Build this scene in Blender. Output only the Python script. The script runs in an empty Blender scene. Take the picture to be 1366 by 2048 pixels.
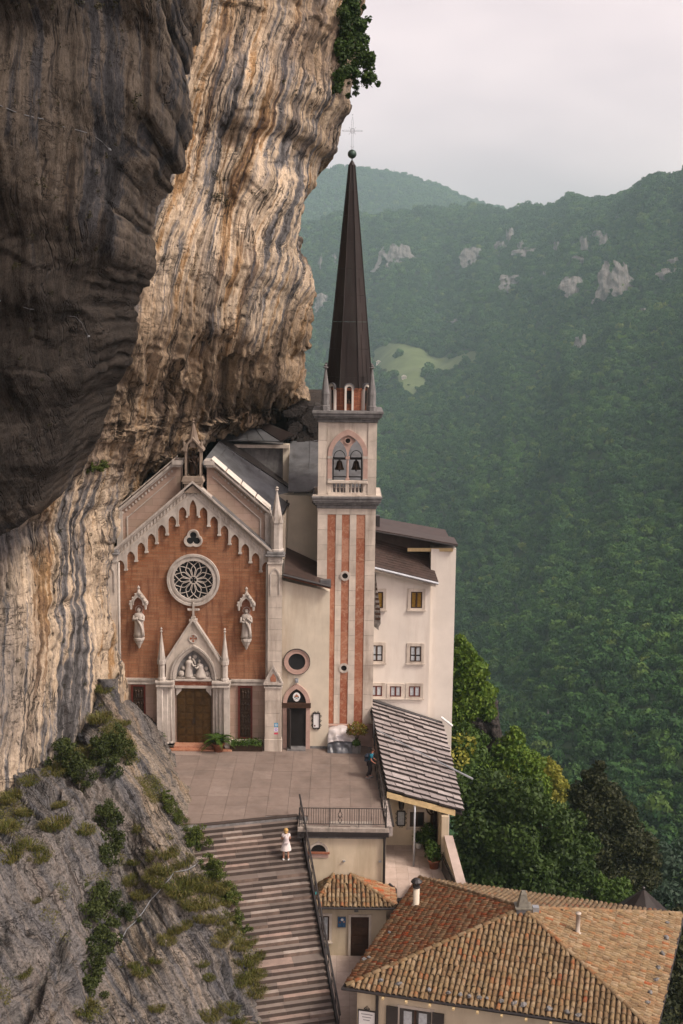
import bpy, math, random
import numpy as np
from mathutils import Vector, Matrix

S = bpy.context.scene
COL = S.collection
rnd = random.Random(7)
R = math.radians

# ------------------------------------------------------------------ camera
CAM = np.array([0.0, -74.0, 25.0]); FPX = 2600.0
PITCH = R(8.4); ROLL = 0.012
_r = np.array([1.0, 0, 0]); _f = np.array([0, math.cos(PITCH), -math.sin(PITCH)]); _u = np.array([0, math.sin(PITCH), math.cos(PITCH)])
_r2 = math.cos(ROLL) * _r + math.sin(ROLL) * _u
_u2 = math.cos(ROLL) * _u - math.sin(ROLL) * _r
cam_data = bpy.data.cameras.new('camera')
cam_data.sensor_fit = 'VERTICAL'; cam_data.sensor_height = 36.0
cam_data.lens = 36.0 * FPX / 2048.0
cam_data.clip_start = 0.5; cam_data.clip_end = 12000
cam = bpy.data.objects.new('camera', cam_data); COL.objects.link(cam)
cam.matrix_world = Matrix(((_r2[0], _u2[0], -_f[0], CAM[0]), (_r2[1], _u2[1], -_f[1], CAM[1]), (_r2[2], _u2[2], -_f[2], CAM[2]), (0, 0, 0, 1)))
S.camera = cam

# ------------------------------------------------------------------ light
SUN_EL, SUN_AZ = R(48), R(62)       # azimuth measured from -Y (towards the camera) to +X
world = bpy.data.worlds.new('World'); S.world = world; world.use_nodes = True
wn = world.node_tree; wn.nodes.clear()
sky = wn.nodes.new('ShaderNodeTexSky'); sky.sky_type = 'NISHITA'; sky.sun_disc = False
sky.sun_elevation = SUN_EL; sky.sun_rotation = math.pi - SUN_AZ
sky.air_density = 1.0; sky.dust_density = 3.0; sky.ozone_density = 1.0
hsv = wn.nodes.new('ShaderNodeHueSaturation'); hsv.inputs['Saturation'].default_value = 0.16
tint = wn.nodes.new('ShaderNodeMix'); tint.data_type = 'RGBA'; tint.blend_type = 'MULTIPLY'
tint.inputs[0].default_value = 1.0; tint.inputs[7].default_value = (1.04, 0.885, 0.862, 1)
tc = wn.nodes.new('ShaderNodeTexCoord'); cn = wn.nodes.new('ShaderNodeTexNoise'); cn.inputs['Scale'].default_value = 2.2; cn.inputs['Detail'].default_value = 4; cn.inputs['Roughness'].default_value = .5
mp = wn.nodes.new('ShaderNodeVectorMath'); mp.operation = 'MULTIPLY'; mp.inputs[1].default_value = (1, 1, 2.4); wn.links.new(tc.outputs['Generated'], mp.inputs[0]); wn.links.new(mp.outputs[0], cn.inputs['Vector'])
cr = wn.nodes.new('ShaderNodeValToRGB'); cr.color_ramp.elements[0].position = .38; cr.color_ramp.elements[0].color = (1.24, 1.21, 1.25, 1); cr.color_ramp.elements[1].position = .62; cr.color_ramp.elements[1].color = (1.86, 1.78, 1.74, 1)
wn.links.new(cn.outputs[0], cr.inputs[0])
cl = wn.nodes.new('ShaderNodeMix'); cl.data_type = 'RGBA'; cl.blend_type = 'MULTIPLY'; cl.inputs[0].default_value = 1.0
bg = wn.nodes.new('ShaderNodeBackground'); bg.inputs['Strength'].default_value = 0.15
wo = wn.nodes.new('ShaderNodeOutputWorld')
wn.links.new(sky.outputs[0], hsv.inputs['Color']); wn.links.new(hsv.outputs[0], tint.inputs[6])
wn.links.new(tint.outputs[2], cl.inputs[6]); wn.links.new(cr.outputs[0], cl.inputs[7]); wn.links.new(cl.outputs[2], bg.inputs['Color']); wn.links.new(bg.outputs[0], wo.inputs['Surface'])

sun_d = bpy.data.lights.new('sun', 'SUN'); sun_d.energy = 2.6; sun_d.angle = R(12); sun_d.color = (1.0, 0.90, 0.77)
sun = bpy.data.objects.new('sun', sun_d); COL.objects.link(sun)
_sd = Vector((math.sin(SUN_AZ) * math.cos(SUN_EL), -math.cos(SUN_AZ) * math.cos(SUN_EL), math.sin(SUN_EL)))
sun.rotation_euler = _sd.to_track_quat('Z', 'Y').to_euler()
S.view_settings.view_transform = 'Standard'; S.view_settings.look = 'None'
S.view_settings.exposure = 0.12; S.view_settings.gamma = 1.0; S.view_settings.use_curve_mapping = False
S.render.engine = 'CYCLES'
S.cycles.use_denoising = True; S.cycles.max_bounces = 6; S.cycles.diffuse_bounces = 3
S.cycles.transparent_max_bounces = 4; S.cycles.volume_bounces = 2

# ------------------------------------------------------------------ helpers
def at(px, py, Y):
    d = _f + (px - 683) / FPX * _r2 + (1024 - py) / FPX * _u2
    return CAM + d * (Y - CAM[1]) / d[1]
def atz(px, py, Z):
    d = _f + (px - 683) / FPX * _r2 + (1024 - py) / FPX * _u2
    return CAM + d * (Z - CAM[2]) / d[2]

def tag(o, label=None, cat=None, group=None, kind=None):
    if label: o['label'] = label
    if cat: o['category'] = cat
    if group: o['group'] = group
    if kind: o['kind'] = kind
    return o
def thing(name, label, cat, loc=(0, 0, 0), group=None, rz=0, kind=None):
    o = bpy.data.objects.new(name, None); COL.objects.link(o)
    o.location = loc; o.rotation_euler = (0, 0, rz); o.empty_display_size = .2
    return tag(o, label, cat, group, kind)
def root_loc(p):
    v = Vector((0, 0, 0))
    while p is not None:
        v += p.location; p = p.parent
    return v
ORD = 'first second third fourth fifth sixth seventh eighth ninth tenth eleventh twelfth thirteenth fourteenth fifteenth sixteenth seventeenth eighteenth nineteenth twentieth'.split()
def ordinal(k): return ORD[k] if k < 20 else 'number %d' % (k+1)
def copy_tree(o, parent=None):
    c = o.copy(); COL.objects.link(c); c.parent = parent
    for ch in o.children: copy_tree(ch, c)
    return c

class MB:
    def __init__(s): s.v = []; s.f = []; s.m = []
    def add(s, vs, fs, m=0):
        b = len(s.v); s.v += [tuple(map(float, p)) for p in vs]
        s.f += [tuple(b + i for i in f) for f in fs]; s.m += [m] * len(fs); return s
    def box(s, x0, x1, y0, y1, z0, z1, m=0):
        return s.add([(x0,y0,z0),(x1,y0,z0),(x1,y1,z0),(x0,y1,z0),(x0,y0,z1),(x1,y0,z1),(x1,y1,z1),(x0,y1,z1)],
                     [(0,3,2,1),(4,5,6,7),(0,1,5,4),(1,2,6,5),(2,3,7,6),(3,0,4,7)], m)
    def hexa(s, lo, hi, m=0):                    # two quads, lower and upper loop
        return s.add(list(lo) + list(hi), [(0,3,2,1),(4,5,6,7),(0,1,5,4),(1,2,6,5),(2,3,7,6),(3,0,4,7)], m)
    def prism(s, poly, y0, y1, m=0):             # polygon in x,z pushed along y
        n = len(poly)
        a = sum(poly[i][0]*poly[(i+1)%n][1]-poly[(i+1)%n][0]*poly[i][1] for i in range(n))
        if a < 0: poly = poly[::-1]
        vs = [(x, y0, z) for x, z in poly] + [(x, y1, z) for x, z in poly]
        fs = [tuple(range(n)), tuple(range(2*n-1, n-1, -1))] + [(i, i+n, (i+1)%n+n, (i+1)%n) for i in range(n)]
        return s.add(vs, fs, m)
    def zprism(s, poly, z0, z1, m=0):            # polygon in x,y pushed along z
        n = len(poly)
        a = sum(poly[i][0]*poly[(i+1)%n][1]-poly[(i+1)%n][0]*poly[i][1] for i in range(n))
        if a < 0: poly = poly[::-1]
        vs = [(x, y, z0) for x, y in poly] + [(x, y, z1) for x, y in poly]
        fs = [tuple(range(n-1, -1, -1)), tuple(range(n, 2*n))] + [(i, (i+1)%n, (i+1)%n+n, i+n) for i in range(n)]
        return s.add(vs, fs, m)
    def ring(s, outer, inner, y0, y1, m=0, closed=True):   # band between two x,z loops
        n = len(outer); b = []
        for L, y in ((outer, y0), (inner, y0), (outer, y1), (inner, y1)): b += [(x, y, z) for x, z in L]
        fs = []
        for i in range(n if closed else n-1):
            j = (i+1) % n
            fs += [(i, j, n+j, n+i), (2*n+i, 3*n+i, 3*n+j, 2*n+j), (i, 2*n+i, 2*n+j, j), (n+i, n+j, 3*n+j, 3*n+i)]
        if not closed: fs += [(0, n, 3*n, 2*n), (n-1, 3*n-1, 4*n-1, 2*n-1)]
        return s.add(b, fs, m)
    def tube(s, path, r, n=6, m=0, caps=True, up=None):
        path = [Vector(p) for p in path]; k = len(path)
        rs = r if isinstance(r, (list, tuple)) else [r] * k
        vs = []; prev = None
        for i, p in enumerate(path):
            t = (path[min(i+1, k-1)] - path[max(i-1, 0)])
            if t.length < 1e-9: t = Vector((0, 0, 1))
            t.normalize()
            if prev is None:
                a = Vector(up) if up else (Vector((0, 0, 1)) if abs(t.z) < .9 else Vector((1, 0, 0)))
                a = (a - t * a.dot(t)).normalized()
            else:
                a = prev - t * prev.dot(t)
                a = a.normalized() if a.length > 1e-6 else prev
            prev = a; b = t.cross(a)
            for q in range(n):
                w = 2 * math.pi * (q + .5) / n
                vs.append(p + (a * math.cos(w) + b * math.sin(w)) * rs[i])
        fs = [(i*n+q, i*n+(q+1)%n, (i+1)*n+(q+1)%n, (i+1)*n+q) for i in range(k-1) for q in range(n)]
        if caps: fs += [tuple(range(n-1, -1, -1)), tuple(range((k-1)*n, k*n))]
        return s.add(vs, fs, m)
    def lathe(s, cx, cy, prof, n=12, m=0, ph=0.0, sx=1, sy=1):
        vs = [(cx + sx*r*math.cos(ph+2*math.pi*q/n), cy + sy*r*math.sin(ph+2*math.pi*q/n), z) for r, z in prof for q in range(n)]
        k = len(prof)
        fs = [(i*n+q, i*n+(q+1)%n, (i+1)*n+(q+1)%n, (i+1)*n+q) for i in range(k-1) for q in range(n)]
        fs += [tuple(range(n-1, -1, -1)), tuple(range((k-1)*n, k*n))]
        return s.add(vs, fs, m)
    def ball(s, c, r, n=10, m=0, sz=1.0):
        pr = [(max(r*math.sin(math.pi*i/6), r*.02), c[2]-r*sz*math.cos(math.pi*i/6)) for i in range(7)]
        return s.lathe(c[0], c[1], pr, n, m)
    def build(s, name, mats, parent=None, smooth=False, bevel=0):
        me = bpy.data.meshes.new(name)
        off = root_loc(parent) if parent else Vector((0, 0, 0))
        me.from_pydata([(x-off.x, y-off.y, z-off.z) for x, y, z in s.v], [], s.f)
        if not isinstance(mats, (list, tuple)): mats = [mats]
        for mt in mats: me.materials.append(mt)
        if len(mats) > 1: me.polygons.foreach_set('material_index', s.m)
        if smooth: me.polygons.foreach_set('use_smooth', [True] * len(me.polygons))
        me.update()
        o = bpy.data.objects.new(name, me); COL.objects.link(o); o.parent = parent
        if bevel:
            b = o.modifiers.new('bevel', 'BEVEL'); b.width = bevel; b.segments = 1; b.limit_method = 'ANGLE'
        return o
def piece(name, me, parent, loc, rot=(0, 0, 0), sc=(1, 1, 1), group=None):
    o = bpy.data.objects.new(name, me); COL.objects.link(o); o.parent = parent
    off = root_loc(parent) if parent else Vector((0, 0, 0))
    o.location = Vector(loc) - off; o.rotation_euler = rot; o.scale = sc
    return o
def np_mesh(name, V, F, mats, parent=None, smooth=False, attrs=None):
    """V (n,3), F (m,k) all the same k"""
    me = bpy.data.meshes.new(name); V = np.asarray(V, np.float32); F = np.asarray(F, np.int32)
    if parent is not None: V = V - np.array(root_loc(parent), np.float32)
    k = F.shape[1]
    me.vertices.add(len(V)); me.vertices.foreach_set('co', V.ravel())
    me.loops.add(F.size); me.loops.foreach_set('vertex_index', F.ravel())
    me.polygons.add(len(F)); me.polygons.foreach_set('loop_start', np.arange(0, F.size, k, dtype=np.int32))
    try: me.polygons.foreach_set('loop_total', np.full(len(F), k, np.int32))
    except Exception: pass
    if smooth: me.polygons.foreach_set('use_smooth', np.ones(len(F), bool))
    me.update(calc_edges=True); me.validate()
    for an, (ty, arr) in (attrs or {}).items():
        a = me.attributes.new(an, ty, 'POINT')
        a.data.foreach_set('vector' if ty == 'FLOAT_VECTOR' else 'value', np.asarray(arr, np.float32).ravel())
    if not isinstance(mats, (list, tuple)): mats = [mats]
    for mt in mats: me.materials.append(mt)
    o = bpy.data.objects.new(name, me); COL.objects.link(o); o.parent = parent
    return o

# ------------------------------------------------------------------ numpy noise
_perm = np.random.RandomState(3).permutation(4096).astype(np.int64)
_grad = np.random.RandomState(4).normal(size=(4096, 3)); _grad /= np.linalg.norm(_grad, axis=1)[:, None]
def perlin(x, y, z):
    x, y, z = np.broadcast_arrays(np.asarray(x, float), np.asarray(y, float), np.asarray(z, float))
    xi, yi, zi = np.floor(x).astype(np.int64), np.floor(y).astype(np.int64), np.floor(z).astype(np.int64)
    xf, yf, zf = x-xi, y-yi, z-zi
    u, v, w = (t*t*t*(t*(t*6-15)+10) for t in (xf, yf, zf))
    def g(dx, dy, dz):
        h = _perm[(_perm[(_perm[(xi+dx) & 4095] + yi+dy) & 4095] + zi+dz) & 4095]
        q = _grad[h]; return q[..., 0]*(xf-dx) + q[..., 1]*(yf-dy) + q[..., 2]*(zf-dz)
    l = lambda a, b, t: a + t*(b-a)
    return 1.4*l(l(l(g(0,0,0), g(1,0,0), u), l(g(0,1,0), g(1,1,0), u), v), l(l(g(0,0,1), g(1,0,1), u), l(g(0,1,1), g(1,1,1), u), v), w)
def fbm(x, y, z, o=4):
    t = 0; a = 1
    for i in range(o): t = t + a*perlin(x*2**i+7.3*i, y*2**i, z*2**i); a *= .5
    return t
def tps(P, val, smooth=1e-3):
    P = np.asarray(P, float); n = len(P)
    def k(d2): return np.where(d2 > 0, .5*d2*np.log(np.maximum(d2, 1e-12)), 0)
    K = k(((P[:, None]-P[None])**2).sum(-1)) + smooth*np.eye(n)
    Q = np.c_[np.ones(n), P]
    A = np.block([[K, Q], [Q.T, np.zeros((3, 3))]])
    c = np.linalg.solve(A, np.r_[np.asarray(val, float), 0, 0, 0])
    def f(X):
        X = np.asarray(X, float); out = np.zeros(len(X))
        for i in range(0, len(X), 60000):
            x = X[i:i+60000]
            out[i:i+60000] = k(((x[:, None]-P[None])**2).sum(-1)) @ c[:n] + c[n] + x @ c[n+1:]
        return out
    return f

# ------------------------------------------------------------------ materials
class NT:
    def __init__(s, name):
        s.mat = bpy.data.materials.new(name); s.mat.use_nodes = True
        s.t = s.mat.node_tree; s.t.nodes.clear()
        s.out = s.t.nodes.new('ShaderNodeOutputMaterial')
        s.p = s.t.nodes.new('ShaderNodeBsdfPrincipled'); s.t.links.new(s.p.outputs[0], s.out.inputs[0])
    def set(s, sock, v):
        if hasattr(v, 'is_output'): s.t.links.new(v, sock)
        elif v is not None: sock.default_value = v
    def n(s, ty, ins=None, **kw):
        nd = s.t.nodes.new('ShaderNode' + ty)
        for k, v in kw.items(): setattr(nd, k, v)
        for k, v in (ins or {}).items(): s.set(nd.inputs[k], v)
        return nd
    def noise(s, vec, scale, detail=3, rough=.55, dist=0.0):
        return s.n('TexNoise', {'Vector': vec, 'Scale': scale, 'Detail': detail, 'Roughness': rough, 'Distortion': dist}).outputs[0]
    def vscale(s, vec, sc):
        return s.n('VectorMath', {0: vec, 1: sc}, operation='MULTIPLY').outputs[0]
    def ramp(s, fac, stops, interp='LINEAR'):
        r = s.n('ValToRGB', {0: fac}); e = r.color_ramp.elements; r.color_ramp.interpolation = interp
        while len(e) < len(stops): e.new(.5)
        for el, (p, c) in zip(e, stops):
            el.position = p; el.color = (c, c, c, 1) if isinstance(c, (int, float)) else (*c, 1)
        return r.outputs[0]
    def mix(s, fac, a, b, bt='MIX'):
        nd = s.n('Mix', data_type='RGBA', blend_type=bt)
        c4 = lambda c: c if hasattr(c, 'is_output') else (*c, 1) if not isinstance(c, (int, float)) else (c, c, c, 1)
        s.set(nd.inputs[0], fac); s.set(nd.inputs[6], c4(a)); s.set(nd.inputs[7], c4(b)); return nd.outputs[2]
    def math(s, op, a, b=None):
        nd = s.n('Math', operation=op); s.set(nd.inputs[0], a)
        if b is not None: s.set(nd.inputs[1], b)
        return nd.outputs[0]
    def pos(s): return s.n('NewGeometry').outputs['Position']
    def rand(s):
        return s.math('FRACT', s.math('ADD', s.n('ObjectInfo').outputs['Random'], s.n('NewGeometry').outputs['Random Per Island']))
    def bump(s, h, strength=.3, dist=.02, normal=None):
        b = s.n('Bump', {'Height': h, 'Strength': strength, 'Distance': dist})
        if normal is not None: s.set(b.inputs['Normal'], normal)
        return b.outputs[0]
    def done(s, col, rough=.85, normal=None, metal=0.0, spec=.3):
        c4 = lambda c: c if hasattr(c, 'is_output') else (*c, 1)
        s.set(s.p.inputs['Base Color'], c4(col)); s.set(s.p.inputs['Roughness'], rough)
        s.set(s.p.inputs['Metallic'], metal); s.p.inputs['Specular IOR Level'].default_value = spec
        if normal is not None: s.set(s.p.inputs['Normal'], normal)
        return s.mat

def mat(name, c, var=.25, scale=2.5, rough=.85, bump=.25, bscale=30, dirt=None, metal=0.0, spec=.3, rv=0.0, streak=False):
    """mottled surface: c darkened and lightened by noise, optional dirt colour in patches, rv = spread between pieces"""
    m = NT(name); p = m.pos()
    q = m.vscale(p, (1, 1, .18)) if streak else p
    f = m.noise(q, scale, 5, .6)
    col = m.mix(m.ramp(f, [(.3, 0), (.7, 1)]), tuple(x*(1-var) for x in c), tuple(min(x*(1+var), .95) for x in c))
    if dirt:
        d = m.noise(m.vscale(p, (1, 1, .13)), scale*.9, 7, .68)
        col = m.mix(m.math('MULTIPLY', m.ramp(d, [(.49, 0), (.70, 1)]), .75), col, dirt)
    if rv:
        rr = m.rand()
        col = m.mix(1.0, col, m.ramp(rr, [(0, 1-rv), (1, 1.0)]), 'MULTIPLY')
    nrm = m.bump(m.noise(p, bscale, 4, .6), bump, .02) if bump else None
    return m.done(col, rough, nrm, metal, spec)

M = {}
M['stone'] = mat('pale_stone', (.57, .505, .425), .16, 1.5, dirt=(.24, .19, .15), rv=.16)
M['stone_carved'] = mat('carved_stone', (.45, .41, .36), .16, 3, dirt=(.20, .165, .13), bscale=14)
M['stone_grey'] = mat('weathered_grey_stone', (.17, .165, .16), .3, 3, dirt=(.05, .05, .045))
M['stone_brown'] = mat('brownish_weathered_stone', (.27, .215, .165), .25, 3, dirt=(.13, .095, .07), bscale=14)
M['plaster'] = mat('cream_plaster', (.58, .52, .41), .10, .9, dirt=(.38, .30, .215), bump=.12)
M['plaster_white'] = mat('white_plaster', (.67, .62, .545), .07, .7, dirt=(.50, .43, .36), bump=.1)
M['plaster_low'] = mat('ochre_cream_plaster', (.55, .47, .34), .10, 1.1, dirt=(.38, .31, .21), bump=.12)
M['metal_dark'] = mat('dark_painted_metal', (.022, .018, .017), .3, 6, .45, .1, spec=.5)
M['metal_grey'] = mat('grey_zinc_sheet', (.16, .165, .17), .25, 1.2, .42, .15, 8, dirt=(.07, .065, .06), metal=.35, streak=True)
M['metal_light'] = mat('pale_galvanised_metal', (.36, .38, .40), .2, 3, .4, .1, metal=.5)
M['copper'] = mat('dark_copper_sheet', (.020, .0135, .0115), .35, 1.4, .6, .12, 9, dirt=(.030, .028, .024), metal=.0, spec=.25, streak=True)
M['roof_brown'] = mat('brown_sheet_roof', (.060, .040, .033), .25, 2.2, .55, .2, 12, dirt=(.035, .026, .022), metal=.1)
M['wood'] = mat('dark_wood', (.045, .022, .012), .3, 8, .55, .3, 40)
M['wood_pale'] = mat('pale_timber', (.55, .42, .22), .15, 5, .7, .2, 40)
M['dark'] = mat('dark_interior', (.012, .010, .009), .2, 3, .9, 0)
M['glass_dark'] = mat('dark_glass', (.02, .021, .022), .2, 2, .12, 0, spec=.6)
M['bronze'] = mat('dark_bronze', (.045, .028, .018), .35, 9, .5, .5, 16, metal=.4)
M['terracotta'] = mat('terracotta_pot', (.26, .10, .055), .2, 8)
M['clear_white'] = mat('white_enamel', (.70, .70, .68), .04, 3, .5, 0)
M['curtain'] = mat('white_net_curtain', (.42, .45, .46), .22, 9, .9, .2, 14)
M['curtain_gold'] = mat('golden_curtain', (.24, .14, .025), .3, 9, .9, .2, 14)
M['red_frame'] = mat('red_brown_window_frame', (.10, .022, .015), .2, 6, .5, 0)

def m_facade_red():
    m = NT('red_marble_masonry'); p = m.pos(); s = m.n('SeparateXYZ', {0: p})
    v = m.n('CombineXYZ', {0: s.outputs[0], 1: s.outputs[2], 2: 0.0}).outputs[0]
    b = m.n('TexBrick', {'Vector': v, 'Color1': (.265, .100, .042, 1), 'Color2': (.36, .175, .086, 1), 'Mortar': (.19, .110, .058, 1), 'Scale': 1.0,
                         'Mortar Size': .014, 'Mortar Smooth': .3, 'Brick Width': .62, 'Row Height': .155, 'Bias': -.1})
    n1 = m.noise(p, .55, 5, .6); n2 = m.noise(m.vscale(p, (2.2, 2.2, .25)), 1.6, 5, .6)
    c = m.mix(m.ramp(n1, [(.35, 0), (.7, .55)]), b.outputs[0], (.31, .17, .105))
    c = m.mix(m.ramp(n2, [(.48, 0), (.70, .85)]), c, (.115, .042, .024))
    c = m.mix(.5, c, m.ramp(m.noise(p, 14, 4, .6), [(.3, .55), (.7, 1.15)]), 'MULTIPLY')
    return m.done(c, .8, m.bump(m.math('ADD', b.outputs[1], m.math('MULTIPLY', m.noise(p, 20), .4)), .35, .02))
M['facade_red'] = m_facade_red()
def m_red_marble():
    m = NT('veined_red_marble'); p = m.pos()
    n = m.noise(p, 3.2, 7, .7, 1.2); r = m.rand()
    base = m.ramp(r, [(0, (.24, .068, .032)), (.3, (.38, .175, .10)), (.6, (.28, .095, .048)), (.8, (.42, .215, .135)), (1, (.32, .12, .065))])
    c = m.mix(m.ramp(n, [(.36, .85), (.52, 0), (.58, 0), (.72, .6)]), base, (.44, .26, .17))
    c = m.mix(m.ramp(m.noise(p, 9, 6, .7, .8), [(.5, 0), (.68, .8)]), c, (.20, .05, .03))
    return m.done(c, .55, m.bump(n, .1, .01))
M['marble_red'] = m_red_marble()
def m_ashlar():
    m = NT('pinkish_ashlar'); p = m.pos(); s = m.n('SeparateXYZ', {0: p})
    v = m.n('CombineXYZ', {0: s.outputs[0], 1: s.outputs[2], 2: 0.0}).outputs[0]
    b = m.n('TexBrick', {'Vector': v, 'Color1': (.33, .25, .19, 1), 'Color2': (.40, .29, .23, 1), 'Mortar': (.22, .16, .12, 1), 'Scale': 1.0,
                         'Mortar Size': .008, 'Brick Width': .95, 'Row Height': .42})
    c = m.mix(m.ramp(m.noise(p, 2, 5, .6), [(.4, 0), (.75, .6)]), b.outputs[0], (.30, .20, .15))
    return m.done(c, .75, m.bump(b.outputs[1], .3, .02))
M['ashlar'] = m_ashlar()
def m_brick():
    m = NT('orange_brick'); p = m.pos(); s = m.n('SeparateXYZ', {0: p})
    v = m.n('CombineXYZ', {0: m.math('ADD', s.outputs[0], s.outputs[1]), 1: s.outputs[2], 2: 0.0}).outputs[0]
    b = m.n('TexBrick', {'Vector': v, 'Color1': (.22, .065, .032, 1), 'Color2': (.34, .13, .06, 1), 'Mortar': (.13, .07, .05, 1), 'Scale': 1.0,
                         'Mortar Size': .01, 'Brick Width': .24, 'Row Height': .075})
    return m.done(m.mix(m.ramp(m.noise(p, 5), [(.4, 0), (.7, .5)]), b.outputs[0], (.16, .05, .03)), .85, m.bump(b.outputs[1], .5, .02))
M['brick'] = m_brick()
def m_tile(name, stops, dark=.75):
    m = NT(name); p = m.pos()
    c = m.ramp(m.math('ADD', m.math('MULTIPLY', m.rand(), .85), m.math('MULTIPLY', m.math('SUBTRACT', m.noise(p, .75, 4, .7), .40), .75)), stops)
    c = m.mix(m.ramp(m.noise(p, 2.6, 6, .75), [(.44, 0), (.68, dark)]), c, (.085, .062, .038))
    c = m.mix(m.ramp(m.noise(p, 22, 3, .7), [(.55, 0), (.75, .6)]), c, (.30, .27, .18))
    return m.done(c, .9, m.bump(m.noise(p, 40), .3, .01))
M['tile'] = m_tile('clay_roof_tile', [(0, (0.106, 0.057, 0.027)), (.12, (0.188, 0.123, 0.060)), (.24, (0.246, 0.172, 0.088)), (.36, (0.164, 0.096, 0.044)), (.48, (0.270, 0.196, 0.111)), (.58, (0.221, 0.120, 0.054)), (.70, (0.295, 0.219, 0.133)), (.80, (0.205, 0.140, 0.065)), (.90, (0.246, 0.107, 0.042)), (1, (0.270, 0.064, 0.020))])
M['tile_red'] = m_tile('red_clay_roof_tile', [(0, (0.205, 0.059, 0.023)), (.16, (0.270, 0.097, 0.037)), (.30, (0.233, 0.139, 0.066)), (.42, (0.307, 0.197, 0.105)), (.54, (0.260, 0.088, 0.034)), (.66, (0.335, 0.227, 0.129)), (.78, (0.279, 0.160, 0.074)), (.88, (0.326, 0.080, 0.023)), (1, (0.344, 0.069, 0.020))], .5)
M['tile_base'] = mat('tile_bed_mortar', (.075, .050, .030), .3, 6)
def m_slab(name, stops, c2, lich=(.16, .16, .14)):
    m = NT(name); p = m.pos(); c = m.ramp(m.rand(), stops)
    c = m.mix(1.0, c, m.ramp(m.noise(p, .38, 5, .65), [(.34, .68), (.50, 1.0), (.66, 1.10)]), 'MULTIPLY')
    c = m.mix(m.ramp(m.noise(p, 2.4, 6, .65), [(.42, 0), (.72, .65)]), c, c2)
    c = m.mix(m.ramp(m.noise(p, 18, 4, .7), [(.5, 0), (.75, .5)]), c, lich)
    return m.done(c, .8, m.bump(m.noise(p, 25, 4), .35, .015))
M['roof_slab'] = m_slab('pink_grey_stone_slab', [(0, (.25, .215, .205)), (.5, (.33, .29, .275)), (1, (.41, .365, .345))], (.20, .18, .175))
M['paving'] = m_slab('worn_pinkish_paving', [(0, (.195, .155, .130)), (.5, (.215, .170, .142)), (.9, (.235, .188, .158)), (1, (.26, .212, .18))], (.165, .12, .095), (.25, .20, .165))
M['paving_light'] = m_slab('pale_pink_paving', [(0, (.40, .32, .27)), (1, (.50, .41, .36))], (.34, .27, .22), (.45, .39, .34))
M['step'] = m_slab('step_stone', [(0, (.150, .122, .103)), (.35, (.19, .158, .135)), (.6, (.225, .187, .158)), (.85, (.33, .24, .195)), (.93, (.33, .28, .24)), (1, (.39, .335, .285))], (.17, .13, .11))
M['riser'] = m_slab('dark_riser', [(0, (.046, .034, .028)), (.5, (.066, .048, .039)), (.75, (.095, .068, .054)), (.9, (.14, .100, .078)), (1, (.19, .14, .11))], (.035, .028, .025), (.09, .07, .058))  # darker tone for the vertical step faces
def m_leaf(name, stops, sss=0.25):
    m = NT(name); p = m.pos()
    c = m.ramp(m.rand(), stops)
    c = m.mix(m.ramp(m.noise(p, .6, 3), [(.35, 0), (.7, .45)]), c, tuple(min(1, x*1.25) for x in stops[-1][1]))
    m.done(c, .6, None, 0, .25)
    m.p.inputs['Subsurface Weight'].default_value = 0
    tr = m.n('BsdfTranslucent', {'Color': c}); mx = m.n('MixShader', {0: sss})
    m.t.links.new(m.p.outputs[0], mx.inputs[1]); m.t.links.new(tr.outputs[0], mx.inputs[2]); m.t.links.new(mx.outputs[0], m.out.inputs[0])
    return m.mat
M['leaf'] = m_leaf('leaf_green', [(0, (.018, .044, .008)), (.5, (.038, .080, .012)), (1, (.068, .115, .016))])
M['leaf_bright'] = m_leaf('leaf_bright_green', [(0, (.036, .088, .008)), (.5, (.070, .135, .012)), (1, (.125, .185, .020))])
M['leaf_yellow'] = m_leaf('leaf_yellow_green', [(0, (.11, .14, .015)), (.5, (.18, .19, .022)), (1, (.27, .25, .04))])
M['shrub_dark'] = m_leaf('leaf_dark_olive', [(0, (.014, .024, .007)), (.5, (.030, .046, .010)), (1, (.062, .078, .018))])
M['shrub_mid'] = m_leaf('leaf_olive', [(0, (.026, .046, .008)), (.5, (.052, .080, .012)), (1, (.100, .120, .022))])
M['leaf_deep'] = m_leaf('leaf_deep_green', [(0, (.012, .028, .007)), (.5, (.026, .054, .010)), (1, (.050, .086, .014))])
M['leaf_brown'] = m_leaf('needle_brown_green', [(0, (.010, .016, .005)), (.5, (.019, .026, .007)), (1, (.036, .040, .010))], .1)
M['leaf_blue'] = m_leaf('leaf_blue_green', [(0, (.020, .042, .026)), (1, (.045, .075, .045))])
M['leaf_red'] = m_leaf('leaf_red_tinged', [(0, (.20, .05, .02)), (.4, (.16, .12, .02)), (.7, (.10, .13, .02)), (1, (.20, .17, .03))])
M['grass'] = m_leaf('grass_blade', [(0, (.036, .050, .009)), (.4, (.072, .088, .014)), (.75, (.115, .120, .024)), (1, (.17, .135, .05))])
M['moss'] = m_leaf('dark_moss', [(0, (.016, .018, .008)), (.6, (.030, .030, .011)), (1, (.055, .046, .017))], .1)
M['bark'] = mat('bark', (.07, .05, .035), .3, 8)

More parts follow.
